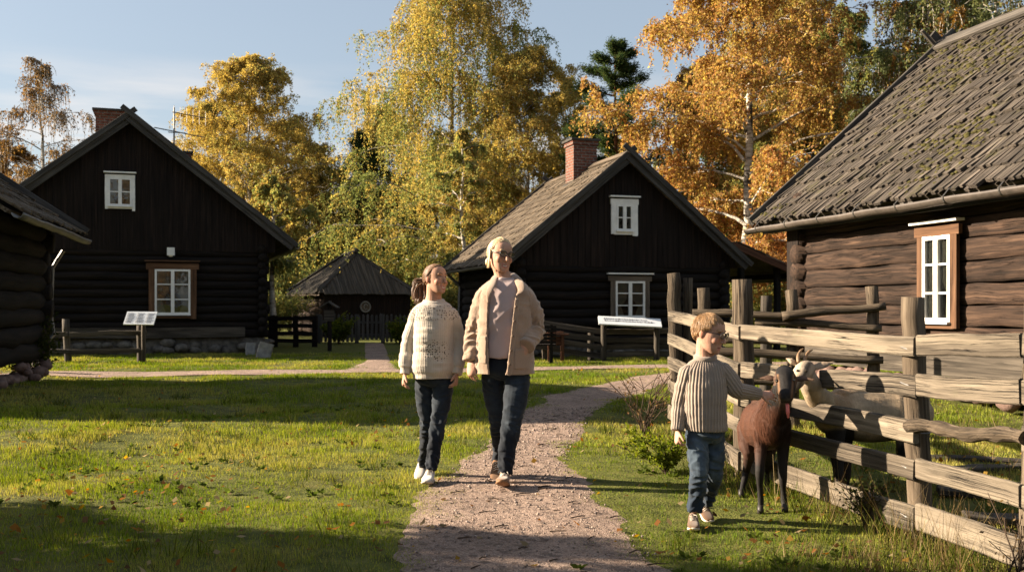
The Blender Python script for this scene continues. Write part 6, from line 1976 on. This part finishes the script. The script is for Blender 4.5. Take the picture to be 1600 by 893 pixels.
def cring(c, hw, dp, xl, xr, th, n=30):
    """section of an open coat: from its right front edge round the back to the left one, with thickness"""
    tr = math.asin(np.clip((xr - c[0]) / hw, -.98, .98)); tl = math.asin(np.clip((xl - c[0]) / hw, -.98, .98)) + 2 * math.pi
    ts = np.linspace(tr, tl, n)
    o = [V(c[0] + hw * math.sin(t), c[1] - dp * math.cos(t), c[2]) for t in ts]; i = [V(c[0] + (hw - th) * math.sin(t), c[1] - (dp - th) * math.cos(t), c[2]) for t in ts[::-1]]
    return np.array(o + i)


def make_woman():
    D = 7.0; J = lambda x, y, dy=0.0: W(x, y, D + dy)
    hd = Head(J(781.5, 398, -.02), rotm(30, 6, 5), 1.01, False, 1.06)
    skin = (.43, .245, .168)
    armL = [J(756, 463), J(740, 518, .03), J(736, 560, -.02)]; armR = [J(822, 461), J(838, 513, .03), J(824, 537, -.10)]
    nb = J(788, 436, .02)
    pr = hd.prims() + [limb([hd.w(0, .012, -.05), (hd.w(0, .01, -.06) + nb) / 2, nb - V(0, 0, .04)], [.056, .054, .066], 4, 16)]
    pr.append(loft([(J(788, 443, .02), .06, .055), (J(788, 456, .02), .15, .08), (J(788, 510, .01), .13, .09), (J(788, 555, 0), .12, .08), (J(788, 575), .10, .07)]))
    for a, s in ((armL, -1), (armR, 1)): pr.append(limb(a, [.046, .038, .027], 4, 12))
    d = nrm(armL[2] - armL[1]); pr += hand(armL[2] + d * .02, nrm(d + V(.12, -.12, -.2)), V(-.55, -.8, 0), V(.5, -.5, 0), .98, .55, .06)
    pr += hand(armR[2], nrm(V(-.45, -.2, -.8)), V(.3, -1, 0), V(-1, 0, 0), .95, .4)
    lgA = [J(770, 580, .03), J(772, 615, .06), J(778, 660, .10), J(780, 700, .25), J(779, 728, .34)]; lgB = [J(809, 580, -.01), J(806, 617, -.08), J(799, 664, -.14), J(792, 704, -.16), J(790, 738, -.17)]
    for l in (lgA, lgB): pr.append(limb(l, [.055, .05, .04, .034, .028], 4, 12))
    me = weld(pr, .0038, 3); hd.paint(me, skin, smile=1.0, brow=(.36, .24, .13), lip=(.38, .105, .09))
    me.materials.append(M['skin']); root = link_mesh('person', me, None, None, True, (J(788, 757)[0], D, 0))
    tag(root, 'tall blond woman with glasses in an open beige jacket, one hand in its pocket', 'person')
    mb = MB(); hd.cap(mb, 1.055, .0215, .0245)
    tie = hd.on(180, -20, .012)
    for k in range(220):
        az = -112 + 224 * (k + random.random()) / 220; f = abs(az + 6)
        el = np.interp(f, [0, 10, 40, 62, 80, 95, 112], [56, 52, 38, 24, 4, -12, -38]) + random.gauss(0, 1.5)
        p0 = hd.on(az, el, .001)
        if f < 58:   # parting: falls sideways first
            sd = 1 if az > -6 else -1
            pm = hd.on(sd * random.uniform(62, 96), random.uniform(12, 40), .01)
            st = hd.on(-6 + sd * random.uniform(1, 5), random.uniform(52, 84), .003)
            hd.strand(mb, st, p0 if random.random() < .3 else pm, random.uniform(.004, .006), random.uniform(.0026, .004), 9, .0004, .8)
            hd.strand(mb, pm, tie, random.uniform(.004, .0065), random.uniform(.0026, .004), 9, .0004, .7)
            hd.strand(mb, st, tie, random.uniform(.005, .007), .0036, 11, .0004, .8)
        else: hd.strand(mb, p0, tie, random.uniform(.0035, .006), random.uniform(.0026, .004), 10, .0004, .8)
    tw = hd.w(*tie)
    for k in range(30):
        o = V(*[random.gauss(0, 1) for _ in range(3)]); P = [tw + o * .006, tw + hd.M @ V(0, .02, -.015) + o * .012, tw + hd.M @ V(-.004, .016, -.04) + o * .012, tw + hd.M @ V(-.006, .010, -.06) + o * .01]
        P, R_ = catmull(P, [.007, .009, .007, .002], 3); mb.tube(P, list(R_), 5)
    for k in range(8):   # loose lock by the ear
        q = hd.on(-84, 6, .008); p = [hd.w(*(q + V(0, random.gauss(0, .006), 0))), hd.w(-.083, .004 + random.gauss(0, .006), -.05), hd.w(-.076, .012 + random.gauss(0, .008), -.10)]
        P, R_ = catmull(p, [.004, .004, .0015], 4); mb.tube(P, list(R_), 5)
    mb.build('hair', M['blond'], root, True)
    hd.glasses(root, M['frame'])
    # shirt
    rows = [(J(789, 434, .015), .070, .066), (J(789, 441, .01), .105, .085), (J(789, 450, .005), .155, .105), (J(789, 480, 0), .155, .132), (J(788, 500, 0), .152, .135), (J(788, 530, 0), .148, .125), (J(788, 552, 0), .152, .13), (J(788, 558, 0), .152, .13)]
    me = weld([loft(rows, 4, 2.2)], .006, 4); P = get_co(me); No = get_no(me)
    fold = .006 * (1 - 2 * np.abs(vnoise(np.stack([P[:, 0] * 9 + P[:, 2] * 5, P[:, 1] * 4, P[:, 2] * 11 - P[:, 0] * 9], 1)))); set_co(me, P + No * fold[:, None])
    cloth('shirt', me, M['tee'], root)
    # jacket: open front
    s_ = D / FPX
    def rr(y, cx, hw, dp, xl, xr, dy=0.0): return cring(J(cx, y, dy), hw * s_, dp, J(xl, y)[0], J(xr, y)[0], .020)
    rows = [(435, 789, 20, .088, 775, 803, .02), (441, 789, 31, .105, 771, 806, .02), (449, 789, 39, .125, 767, 807, .015), (463, 789, 43, .145, 764, 806, .005), (490, 788, 44, .158, 762, 803, 0), (520, 788, 44.5, .158, 761, 800, 0), (550, 788, 46, .16, 762, 796, 0), (572, 788, 47.5, .165, 763, 792, 0), (583, 788, 48, .165, 764, 790, 0)]
    A = np.array(rows, float); Q, _ = catmull(A, np.zeros(len(A)), 4)
    pr = [close_rings([rr(*q) for q in Q])]
    dl = nrm(armL[2] - armL[1]); dr = nrm(armR[2] - armR[1])
    pr.append(sleeve(armL[0] * .6 + J(788, 461, .02) * .4 + V(0, 0, .004), [armL[0] + V(.012, 0, -.014), armL[0] * .5 + armL[1] * .5, armL[1], armL[1] * .5 + armL[2] * .5, armL[2] - dl * .02, armL[2] + dl * .01], [.078, .070, .064, .061, .055, .053], 5, 20))
    pr.append(sleeve(armR[0] * .6 + J(788, 461, .02) * .4 + V(0, 0, .004), [armR[0] + V(-.012, 0, -.014), armR[0] * .5 + armR[1] * .5 + V(.01, 0, 0), armR[1], armR[1] * .5 + armR[2] * .5, armR[2] - dr * .01, armR[2] + dr * .03], [.078, .072, .066, .064, .058, .056], 5, 20))
    me = weld(pr, .005, 4)
    bones = [(J(789, 440, 0), J(788, 585, 0), 2.6), (armL[0], armL[1], 1), (armL[1], armL[2], 1), (armR[0], armR[1], 1), (armR[1], armR[2], 1)]
    wrinkles(me, bones, .015, 21, [(armL[1], .10, .9), (armR[1], .12, 1.2), (armL[0], .09, .5), (armR[0], .09, .5), (armL[2], .1, .8), (J(800, 540), .15, .5)])
    jk = cloth('jacket', me, M['fleece'], root)
    for a, r_ in ((armL, .055), (armR, .058)):
        d = nrm(a[2] - a[1]); e = a[2] + d * (.004 if a is armL else .02)
        me = weld([limb([e - d * .022, e, e + d * .012], [r_ + .004, r_ + .006, r_ + .003], 3, 20, None, False)], .004, 2); cloth('cuff', me, M['fleece'], jk)
    # collar folded open
    for pts in ([J(762, 471, -.165), J(764, 456, -.15), J(769, 445, -.10), J(773, 435, -.03), J(780, 430, .06), J(790, 428, .10)], [J(790, 428, .10), J(800, 430, .06), J(806, 435, -.03), J(813, 444, -.10), J(814, 453, -.135), J(808, 460, -.155)]):
        me = weld([limb(pts, [.010, .024, .029, .029, .026, .026][::1] if pts[0][0] < J(780, 0)[0] else [.026, .026, .029, .031, .028, .010], 5, 14, (V(.25 if pts[0][0] > 0 else -.25, -.75, .55), .25))], .0045, 3); cloth('collar', me, M['fleece'], jk)
    def front(x, y, off=.004):
        p = J(x, y); c = J(788, y); hw = np.interp(y, A[:, 0], A[:, 2]) * s_; dp = np.interp(y, A[:, 0], A[:, 3]); t = math.asin(np.clip((p[0] - c[0]) / hw, -.97, .97))
        return V(p[0] , c[1] - (dp + off) * math.cos(t), p[2]), nrm(V(math.sin(t) / hw, -math.cos(t) / dp, 0))
    # front band, pocket flaps, buttons
    for (x0, y0, x1, y1), nm in (((808, 470, 796, 580), 'button_band'),):
        pts = [front(x0 + (x1 - x0) * t, y0 + (y1 - y0) * t, .001)[0] for t in np.linspace(0, 1, 8)]
        me = weld([limb(pts, [.020] * 8, 4, 12, (front(802, 520)[1], .34))], .0045, 2); cloth(nm, me, M['fleece'], jk)
    for px0, px1, y0, y1 in ((804, 828, 544, 574), (748, 760, 524, 566)):
        vs = []
        for off in (-.006, .010):
            for y in np.linspace(y0, y1, 7):
                for x in np.linspace(px0, px1, 6): vs.append(front(x, y, off)[0])
        fs = []
        for b in (0, 42):
            for i in range(6):
                for j in range(5): q = b + i * 6 + j; fs.append((q, q + 1, q + 7, q + 6))
        edge = [*range(0, 6), *[6 * i + 5 for i in range(1, 7)], *range(40, 35, -1), *[6 * i for i in range(5, 0, -1)]]
        for a, b in zip(edge, edge[1:] + edge[:1]): fs.append((a, b, b + 42, a + 42))
        me = weld([(np.array(vs), fs)], .004, 3); cloth('pocket', me, M['fleece'], jk)
    for y in (479, 501, 524, 546, 567):
        x = 807.5 + (796 - 808) * (y - 470) / 110; p, n_ = front(x, y, .012); mb = MB(); mb.tube([p - n_ * .004, p + n_ * .004], [.0095, .0085], 12); mb.build('button', M['button'], jk)
    jeans(root, [(J(788, 556, 0), .125, .105), (J(788, 572, 0), .15, .115), (J(789, 583, 0), .145, .105), (J(789, 592, 0), .09, .065)],
          [(lgA, [.088, .078, .058, .050, .046]), (lgB, [.092, .088, .070, .060, .052])], M['denim'])
    shoe(root, V(J(778, 740, .40)[0], D + .37, .075), V(-.05, -1, 0), -28, .26, M['suede'], M['solebrown'])
    shoe(root, V(J(790, 745, -.1)[0], D - .135, gz1(-.04, D - .13) + .0), V(-.10, -1, 0), 13, .265, M['suede'], M['solebrown'])


def make_boy():
    D = 5.67; J = lambda x, y, dy=0.0: W(x, y, D + dy)
    hd = Head(J(1108, 520, -.02), rotm(55, 14, 2), .935, True, 1.10)
    skin = (.46, .26, .18)
    armL = [J(1076, 579), J(1063, 631, .02), J(1059, 668, -.02)]; armR = [J(1130, 578), J(1152, 609, .0), J(1186, 616, .06)]
    nb = J(1101, 560, .02)
    pr = hd.prims() + [limb([hd.w(0, .012, -.05), (hd.w(0, .01, -.06) + nb) / 2, nb - V(0, 0, .03)], [.050, .050, .062], 4, 16)]
    pr.append(loft([(J(1102, 568, .02), .045, .045), (J(1102, 580, .02), .11, .065), (J(1100, 625, .01), .098, .075), (J(1101, 662, 0), .09, .07), (J(1102, 676), .075, .05)]))
    for a in (armL, armR): pr.append(limb(a, [.034, .028, .021], 4, 12))
    d = nrm(armL[2] - armL[1]); pr += hand(armL[2] + d * .016, nrm(d + V(.05, -.1, -.1)), V(-1, -.3, 0), V(.2, -1, 0), .72, .95, .03)
    pr += hand(armR[2] + V(.008, .0, 0), nrm(V(1, .16, -.04)), V(-.1, -.8, .5), V(0, -.35, -.9), .74, .42, .16, .9)
    lgA = [J(1087, 676, .0), J(1090, 705, -.03), J(1092, 738, -.06), J(1089, 770, -.02), J(1086, 796, .0)]; lgB = [J(1115, 676, .03), J(1116, 705, .03), J(1115, 738, .03), J(1109, 765, .13), J(1104, 782, .2)]
    for l in (lgA, lgB): pr.append(limb(l, [.04, .037, .03, .026, .024], 4, 12))
    me = weld(pr, .0033, 3); hd.paint(me, skin, smile=.15, teeth=False, brow=(.33, .2, .1), lip=(.48, .2, .17), blush=.6)
    me.materials.append(M['skin']); root = link_mesh('person', me, None, None, True, (J(1095, 815)[0], D, 0))
    tag(root, 'small boy with glasses in a ribbed oatmeal sweater stroking the dark goat', 'person')
    mb = MB(); hd.cap(mb, 1.01, .022, .030)
    crown = hd.on(175, 62, .008)
    g = random.Random(4)
    for k in range(2800):
        az = g.uniform(-180, 180); f = abs(az)
        lowel = np.interp(f, [0, 30, 50, 66, 80, 95, 120, 180], [46, 42, 35, 28, 24, 12, -26, -46])
        el = lowel + (86 - lowel) * g.random() ** 1.15
        p0 = hd.on(az, el, .002)
        dirn = nrm(p0 - crown) + V(g.gauss(0, .09), g.gauss(0, .09), g.gauss(0, .06) - .35 * (f > 60)); p1 = p0 + nrm(dirn) * g.uniform(.034, .060)
        if f < 62: p1 = p1 + V(.012, 0, .004)
        hd.strand(mb, p0, p1, g.uniform(.0045, .0075), g.uniform(.0012, .0021), 4, .0006, .25)
    mb.build('hair', M['sandy'], root, True)
    hd.glasses(root, M['frame'], .023, .017)
    rows = [(J(1102, 555, .02), .052, .052), (J(1102, 561, .02), .066, .06), (J(1102, 568, .015), .102, .078), (J(1102, 582, .01), .121, .096), (J(1101, 612, 0), .122, .108), (J(1101, 640, 0), .121, .108), (J(1102, 660, 0), .120, .108), (J(1103, 671, 0), .116, .104)]
    pr = [loft(rows, 4, 2.25)]
    dL = nrm(armL[2] - armL[1]); dR = nrm(armR[2] - armR[1])
    pr.append(sleeve(armL[0] * .6 + J(1102, 582, .01) * .4 + V(0, 0, .008), [armL[0] + V(.004, 0, -.014), (armL[0] + armL[1]) / 2, armL[1], (armL[1] + armL[2]) / 2, armL[2] - dL * .01, armL[2] + dL * .016], [.056, .052, .047, .044, .038, .036], 5, 20))
    pr.append(sleeve(armR[0] * .6 + J(1102, 582, .01) * .4 + V(0, 0, .008), [armR[0] + V(-.004, 0, -.012), (armR[0] + armR[1]) / 2, armR[1], (armR[1] + armR[2]) / 2, armR[2] - dR * .01, armR[2] + dR * .004], [.056, .053, .049, .044, .037, .036], 5, 20))
    me = weld(pr, .0034, 4); P = get_co(me)
    set_co(me, P + get_no(me) * (.004 * fbm(P * V(9, 9, 14), 3) + .0035 * vnoise(P * V(6, 6, 34)))[:, None])
    bones = [(J(1102, 554, .02), J(1102, 673, 0), 2.3)] + [(a[0], a[1], 1.0) for a in (armL, armR)] + [(a[1], a[2], 1.0) for a in (armL, armR)]
    ribs(me, bones, [40, 17, 17, 17, 17], .0026)
    sw = cloth('sweater', me, M['knitoat'], root)
    c = J(1102, 557, .01); me = weld([limb([c + V(math.cos(t) * .056, math.sin(t) * .053, -.004 + .010 * math.sin(t)) for t in np.linspace(0, 2 * math.pi, 15)], [.012] * 15, 3, 10, (V(0, 0, 1), 1.35), False)], .0035, 2); cloth('neck_band', me, M['knitoat'], sw)
    jeans(root, [(J(1102, 660, 0), .098, .085), (J(1102, 674, 0), .106, .088), (J(1102, 682, 0), .10, .08), (J(1102, 690, 0), .065, .05)], [(lgA, [.063, .060, .051, .046, .043]), (lgB, [.063, .060, .051, .045, .042])], M['denim2'], .0045)
    shoe(root, V(J(1085, 800)[0] , D + .045, gz1(1.05, D) + .002), V(-.16, -1, 0), 2, .205, M['suede2'], M['sole'])
    shoe(root, V(J(1103, 790)[0] + .02, D + .27, .03), V(.10, -1, 0), -12, .20, M['suede2'], M['sole'])


# ------------------------------------------------------------------ goats
def fur_tufts(name, me, parent, mat, region, n, L, r, down=.6, seed=1, flow=V(0, 1, 0), lift=.18):
    """short hairs lying on the coat, as many fine triangles"""
    g = np.random.default_rng(seed); P, No = get_co(me), get_no(me)
    c = np.empty(len(P) * 4, np.float32); me.attributes['col'].data.foreach_get('color', c); c = c.reshape(-1, 4)
    w = region(P); w = w / w.sum(); i = g.choice(len(P), n, p=w)
    p, nn = P[i], No[i]; fl = np.tile(V(flow), (n, 1)) + g.normal(0, .28, (n, 3)); fl[:, 2] -= down
    fl = fl - nn * ((fl * nn).sum(1))[:, None]; fl /= np.linalg.norm(fl, axis=1)[:, None] + 1e-9
    d = fl + nn * lift * g.uniform(.3, 1.6, n)[:, None]; Ln = (L * g.uniform(.5, 1.3, n))[:, None]
    s = np.cross(d, nn); s /= np.linalg.norm(s, axis=1)[:, None] + 1e-9
    Vs = np.stack([p - s * r - nn * .002, p + s * r - nn * .002, p + d * Ln * .6 + s * r * .6, p + d * Ln], 1)
    Vs = Vs[:, [0, 1, 3]].reshape(-1, 3)
    cc = c[i] * V(1, 1, 1, 1); cc[:, :3] *= g.uniform(.6, 1.45, n)[:, None]
    m = quads_mesh(name, Vs, np.arange(3 * n).reshape(-1, 3), {'col': np.repeat(cc, 3, 0)})
    return link_mesh(name, m, mat, parent)


def on_skin(me, px, py):
    """nearest point of a body's surface seen at this place of the photograph"""
    P = get_co(me); x = CXP + P[:, 0] / P[:, 1] * FPX; y = HOR + (CAMH - P[:, 2]) * FPX / P[:, 1]
    d = P[:, 1] + .25 * np.hypot(x - px, y - py); return P[np.argmin(d)]


def ear(a, b, w, flat_dir, t=.3):
    a, b = V(a), V(b); return limb([a, a + (b - a) * .4 + V(0, 0, .004), b], [w * .55, w, w * .25], 5, 12, (flat_dir, t))


def make_goats():
    M['fur'] = attr_mat('goat_coat', .75, 0, .5, 60, .004, .25, (1, .35, .35), .22); M['furhair'] = M['leaf'] if False else attr_mat('goat_hairs', .8, 0, .0, 50, .001, .08, None, .05)
    M['horn'] = flat('goat_horn', (.24, .15, .085), .55, .3, 40, .3, .5, .003); M['hoof'] = flat('goat_hoof', (.03, .025, .022), .5, .3, 40, .2)
    M['tongue'] = flat('goat_tongue', (.62, .15, .13), .4, .5, 60, .1); M['eye'] = flat('goat_eye', (.035, .025, .015), .08, .6, 10, 0, 0); M['amber'] = flat('goat_iris', (.35, .2, .05), .15, .5, 10, .1, 0)
    # ------------- dark goat outside the fence, facing the camera
    J = lambda x, y, d: W(x, y, d)
    HX = .0
    poll, mz = J(1226, 584, 5.90), J(1229, 618, 5.70)
    pr = [limb([J(1207, 662, 6.06), J(1204, 664, 6.16), J(1196, 664, 6.36), J(1188, 662, 6.58), J(1184, 660, 6.72)], [.115, .142, .160, .152, .115], 5, 22, (V(1, 0, 0), .88))]
    pr.append(limb([J(1204, 640, 6.12), J(1196, 634, 6.35), J(1186, 634, 6.65)], [.07, .06, .06], 5, 12))
    pr.append(limb([J(1205, 660, 6.08), J(1213, 640, 6.0), J(1222, 612, 5.94), J(1226, 592, 5.92)], [.115, .092, .072, .058], 5, 18, (V(1, 0, 0), .85)))
    pr.append(limb([poll, J(1227, 594, 5.83), J(1228.5, 608, 5.76), mz], [.056, .067, .052, .041], 5, 16, (V(1, 0, 0), 1.0)))
    pr.append(ball(J(1227, 588, 5.85), (.052, .036, .030)))
    pr.append(ball(J(1229, 621, 5.71), (.030, .024, .020))); pr.append(ball(J(1229.3, 628, 5.735), (.019, .022, .012)))
    for s in (-1, 1): pr.append(ball(J(1227 + s * 12, 592, 5.80), (.020, .021, .016))); pr.append(ball(J(1229 + s * 5.0, 621, 5.675), (.011, .010, .009))); pr.append(ball(J(1228 + s * 9, 607, 5.77), (.017, .02, .026)))
    pr.append(ear(J(1215, 592, 5.90), J(1187, 590, 5.93), .027, V(.1, -.6, .8))); pr.append(ear(J(1239, 592, 5.86), J(1272, 592, 5.76), .027, V(-.1, -.6, .8)))
    front = [[J(1192, 672, 6.10), J(1189, 700, 6.09), J(1187, 735, 6.05), J(1188, 765, 6.07), J(1188.5, 784, 6.07), J(1188, 795, 6.05)], [J(1221, 674, 6.10), J(1223, 702, 6.11), J(1223, 738, 6.08), J(1224, 766, 6.10), J(1225, 782, 6.10), J(1226, 791, 6.08)]]
    hind = [[J(1171, 668, 6.62), J(1167, 694, 6.58), J(1170, 712, 6.55), J(1166, 735, 6.68), J(1160, 762, 6.60), J(1158, 778, 6.56)], [J(1198, 668, 6.62), J(1202, 694, 6.60), J(1202, 712, 6.56), J(1200, 735, 6.70), J(1198, 760, 6.66), J(1199, 772, 6.62)]]
    for l in front: pr.append(limb(l, [.058, .038, .028, .0165, .020, .018], 4, 12))
    for l in hind: pr.append(limb(l, [.082, .058, .037, .025, .0165, .018], 4, 12))
    pr.append(limb([J(1184, 642, 6.80), J(1183, 636, 6.88), J(1182, 640, 6.93)], [.03, .022, .014], 4, 10))
    me = weld(pr, .005, 4); P = get_co(me); No = get_no(me); set_co(me, P + No * (.004 * fbm(P * V(16, 16, 7), 3))[:, None])
    P = get_co(me); n = len(P); nz_ = fbm(P * 9, 3)
    py = HOR + (CAMH - P[:, 2]) * FPX / P[:, 1]; px = CXP + P[:, 0] / P[:, 1] * FPX
    red, blk, tan = V(.064, .025, .0135), V(.010, .008, .007), V(.17, .10, .06)
    col = np.tile(red, (n, 1)) * (1 + .35 * nz_)[:, None]
    def mx(w, c):
        nonlocal col
        w = np.clip(w, 0, 1)[:, None]; col = col * (1 - w) + V(c) * w
    mx((py - 684 + nz_ * 30) / 46, blk)                                                  # legs, belly
    mx(np.clip((px - 1212 + nz_ * 6) / 8, 0, 1) * (py > 640) * (P[:, 1] < 6.35) * .85, blk)    # right side of the chest
    mx(np.clip((640 - py + nz_ * 6) / 10, 0, 1) * (P[:, 1] > 6.2) * .65, V(.05, .025, .016))     # back stripe
    head = P[:, 1] < 5.955
    hx = px - 1227.5
    mx(head * (py < 634) * np.clip(1.6 + nz_, 0, 1), blk)
    mx(head * np.exp(-((np.abs(hx) - 11.0 + (py - 600) * .09) / 1.7) ** 2) * (py > 584) * (py < 622) * .7, V(.20, .105, .05))
    mx(head * np.exp(-(((hx) / 9) ** 2 + ((py - 631) / 4) ** 2)) * .8, tan)
    pass
    mx(head * np.exp(-(((hx - 1.5) / 10) ** 2 + ((py - 626) / 6) ** 2)) * .55, V(.11, .09, .075)); mx(head * np.exp(-((py - 627.5) / 1.1) ** 2) * (np.abs(hx - 1.5) < 9), V(.004, .003, .003))
    for s_ in (-1, 1): mx(head * np.exp(-(((hx - 1.5 - s_ * 4) / 1.8) ** 2 + ((py - 620) / 1.6) ** 2)), V(.002, .002, .002))
    mx((np.abs(hx) > 15) * (py < 602) * (P[:, 1] < 5.97) * .8, V(.10, .055, .035))
    put_attr(me, 'col', np.concatenate([np.clip(col, .004, 1), np.ones((n, 1))], 1)); me.materials.append(M['fur'])
    root = link_mesh('goat', me, None, None, True, (J(1200, 790, 6.1)[0], 6.1, 0)); tag(root, 'dark reddish brown goat with black legs poking out its tongue, stroked by the boy', 'goat')
    w0 = Vector(root.location)
    mw = me.copy(); mw.transform(Matrix.Translation(w0))
    fur_tufts('coat_hair', mw, root, M['furhair'], lambda P: (P[:, 1] > 5.97) * (P[:, 2] > .36) * 1.0 + .02 * (P[:, 1] < 5.97), 34000, .019, .0008, .5, 3, V(0, 1, 0), .10)
    fur_tufts('face_hair', mw, root, M['furhair'], lambda P: (P[:, 1] < 5.97) * (P[:, 2] > .66) + 1e-9, 7000, .011, .0007, .8, 9, V(0, -.2, 0), .12)
    fur_tufts('chest_hair', mw, root, M['furhair'], lambda P: np.exp(-((P[:, 1] - 6.0) / .09) ** 2) * (P[:, 2] > .44) * (P[:, 2] < .78) + 1e-9, 4200, .055, .0010, 1.8, 4, V(0, -.2, 0), .12)
    for s in (-1, 1):
        mb = MB(); v, f = ball(on_skin(mw, 1227 + s * 13.5, 594.5), (.0105, .0095, .0095)); mb.add(v, f); mb.build('eye', M['eye'], root, True)
        mb = MB(); P_, R_ = catmull([J(1227 + s * 5, 580, 5.90), J(1227 + s * 7, 574, 5.93), J(1227 + s * 9, 571, 5.97)], [.011, .009, .004], 4); mb.tube(P_, list(R_), 8); mb.build('horn', M['horn'], root, True)
    me = weld([limb([J(1229.5, 630, 5.72), J(1230.5, 634, 5.685), J(1231, 643, 5.675), J(1231.5, 652, 5.68)], [.008, .0115, .012, .007], 5, 12, (V(0, 1, .15), .38))], .003, 2); cloth('tongue', me, M['tongue'], root)
    for l in front + hind:
        p = l[-1]; mb = MB(); g_ = gz1(p[0], p[1]); mb.tube([V(p[0], p[1] - .006, g_ + .002), V(p[0], p[1] - .004, g_ + .02), V(p[0], p[1], g_ + .05)], [.023, .022, .018], 10, squash=.9); mb.build('hoof', M['hoof'], root, True)
    # ------------- pale goat inside the pen, head through the fence
    pr = [limb([J(1302, 648, 6.55), J(1325, 648, 6.60), J(1362, 648, 6.63), J(1405, 646, 6.62), J(1428, 645, 6.58)], [.135, .168, .182, .172, .125], 5, 22, (V(0, 1, 0), .85))]
    pr.append(limb([J(1312, 622, 6.58), J(1365, 614, 6.63), J(1425, 618, 6.6)], [.07, .065, .07], 5, 12))
    pr.append(limb([J(1308, 645, 6.52), J(1291, 634, 6.36), J(1277, 620, 6.18), J(1265, 598, 6.09), J(1260, 584, 6.10)], [.12, .092, .074, .064, .054], 5, 18))
    pr.append(limb([J(1259, 576, 6.09), J(1253, 584, 6.02), J(1246, 595, 5.98), J(1240, 605, 5.95)], [.056, .058, .044, .034], 5, 16))
    pr.append(ball(J(1257, 571, 6.07), (.038, .035, .030))); pr.append(ball(J(1239, 607, 5.96), (.024, .024, .018)))
    pr.append(ear(J(1269, 576, 6.08), J(1305, 565, 6.09), .028, V(.2, -.7, .7))); pr.append(ear(J(1244, 570, 6.10), J(1229, 560, 6.13), .022, V(.5, -.7, .2)))
    lw = [[J(1304, 660, 6.50), J(1307, 700, 6.48), J(1310, 738, 6.46), J(1311, 765, 6.47), J(1311, 778, 6.46)], [J(1318, 662, 6.72), J(1320, 700, 6.70), J(1322, 735, 6.68), J(1321, 758, 6.70), J(1321, 766, 6.69)]]
    lh = [[J(1424, 660, 6.52), J(1418, 695, 6.50), J(1414, 712, 6.50), J(1432, 735, 6.5), J(1427, 765, 6.5), J(1426, 775, 6.48)], [J(1430, 660, 6.72), J(1424, 695, 6.70), J(1420, 710, 6.7), J(1437, 730, 6.7), J(1432, 756, 6.7), J(1431, 764, 6.68)]]
    for l in lw: pr.append(limb(l, [.075, .05, .034, .024, .025], 4, 12))
    for l in lh: pr.append(limb(l, [.105, .075, .05, .032, .023, .024], 4, 12))
    pr.append(limb([J(1438, 622, 6.58), J(1446, 620, 6.58), J(1450, 630, 6.58)], [.03, .025, .015], 4, 10))
    me = weld(pr, .0055, 4); P = get_co(me); No = get_no(me); set_co(me, P + No * (.004 * fbm(P * V(7, 16, 14), 3))[:, None]); P = get_co(me); n = len(P); nz_ = fbm(P * 8, 3)
    py = HOR + (CAMH - P[:, 2]) * FPX / P[:, 1]; px = CXP + P[:, 0] / P[:, 1] * FPX
    col = np.tile(V(.37, .275, .18), (n, 1)) * (1 + .35 * nz_)[:, None]
    mx(np.exp(-((px - 1312) / 24) ** 2) * (py < 660) * (P[:, 1] > 6.22) * (.5 + .7 * nz_), V(.26, .14, .06))
    mx((py - 670 + nz_ * 22) / 30, V(.012, .010, .009)); mx((py - 662 + nz_ * 12) / 12 * (px < 1335), V(.015, .011, .009))
    mx((P[:, 1] > 6.22) * np.exp(-((py - 604) / 7) ** 2) * .5, V(.30, .25, .2))
    hd_ = (P[:, 1] < 6.18) & (py < 612)
    mx(hd_ * np.clip(.5 - nz_, 0, .6), V(.38, .31, .24)); mx(hd_ * np.clip(.2 + 1.2 * nz_, 0, .6), V(.16, .12, .09))
    mx(hd_ * np.exp(-(((px - 1256) - (py - 588) * -.45) / 4.2) ** 2) * (py > 566) * .9, V(.06, .045, .035))
    mx(hd_ * np.exp(-(((px - 1238) / 6) ** 2 + ((py - 606) / 6) ** 2)), V(.05, .04, .035))
    mx((px > 1272) * (py < 585) * (P[:, 1] < 6.22) * .4, V(.30, .19, .12))
    put_attr(me, 'col', np.concatenate([np.clip(col, .004, 1), np.ones((n, 1))], 1)); me.materials.append(M['fur'])
    root = link_mesh('goat', me, None, None, True, (J(1370, 780, 6.6)[0], 6.6, 0)); tag(root, 'pale cream goat with dark belly standing behind the fence, head poked out between the rails', 'goat')
    mw = me.copy(); mw.transform(Matrix.Translation(Vector(root.location)))
    fur_tufts('coat_hair', mw, root, M['furhair'], lambda P: (P[:, 1] > 6.1) * (P[:, 2] > .36) + 1e-9, 34000, .026, .0009, .5, 5, V(1, 0, 0), .10)
    for x, y in ((1259, 579), (1246.5, 579)):
        mb = MB(); v, f = ball(on_skin(mw, x, y), (.0095, .008, .0085)); mb.add(v, f); mb.build('eye', M['eye'], root, True)
    for q in ([(1248, 566, 6.08), (1247, 557, 6.10), (1250, 549, 6.15), (1255, 544, 6.21)], [(1257, 565, 6.09), (1259, 556, 6.12), (1264, 549, 6.17), (1270, 546, 6.23)]):
        mb = MB(); P_, R_ = catmull([J(*p) for p in q], [.013, .011, .008, .003], 5); mb.tube(P_, list(R_), 8); mb.build('horn', M['horn'], root, True)
    for l in lw + lh:
        p = l[-1]; mb = MB(); g_ = gz1(p[0], p[1]); mb.tube([V(p[0], p[1] - .006, g_ + .002), V(p[0], p[1] - .004, g_ + .02), V(p[0], p[1], p[2] + .01)], [.029, .027, .022], 10, squash=.9); mb.build('hoof', M['hoof'], root, True)


def make_people():
    people_mats(); make_girl(); make_woman(); make_boy(); make_goats()
make_people()
make_houses(); make_edge_barn(); make_shed()
make_main_fence(); make_pen_fence(); make_small_fences()
make_trees()
make_grass(); ground_litter()
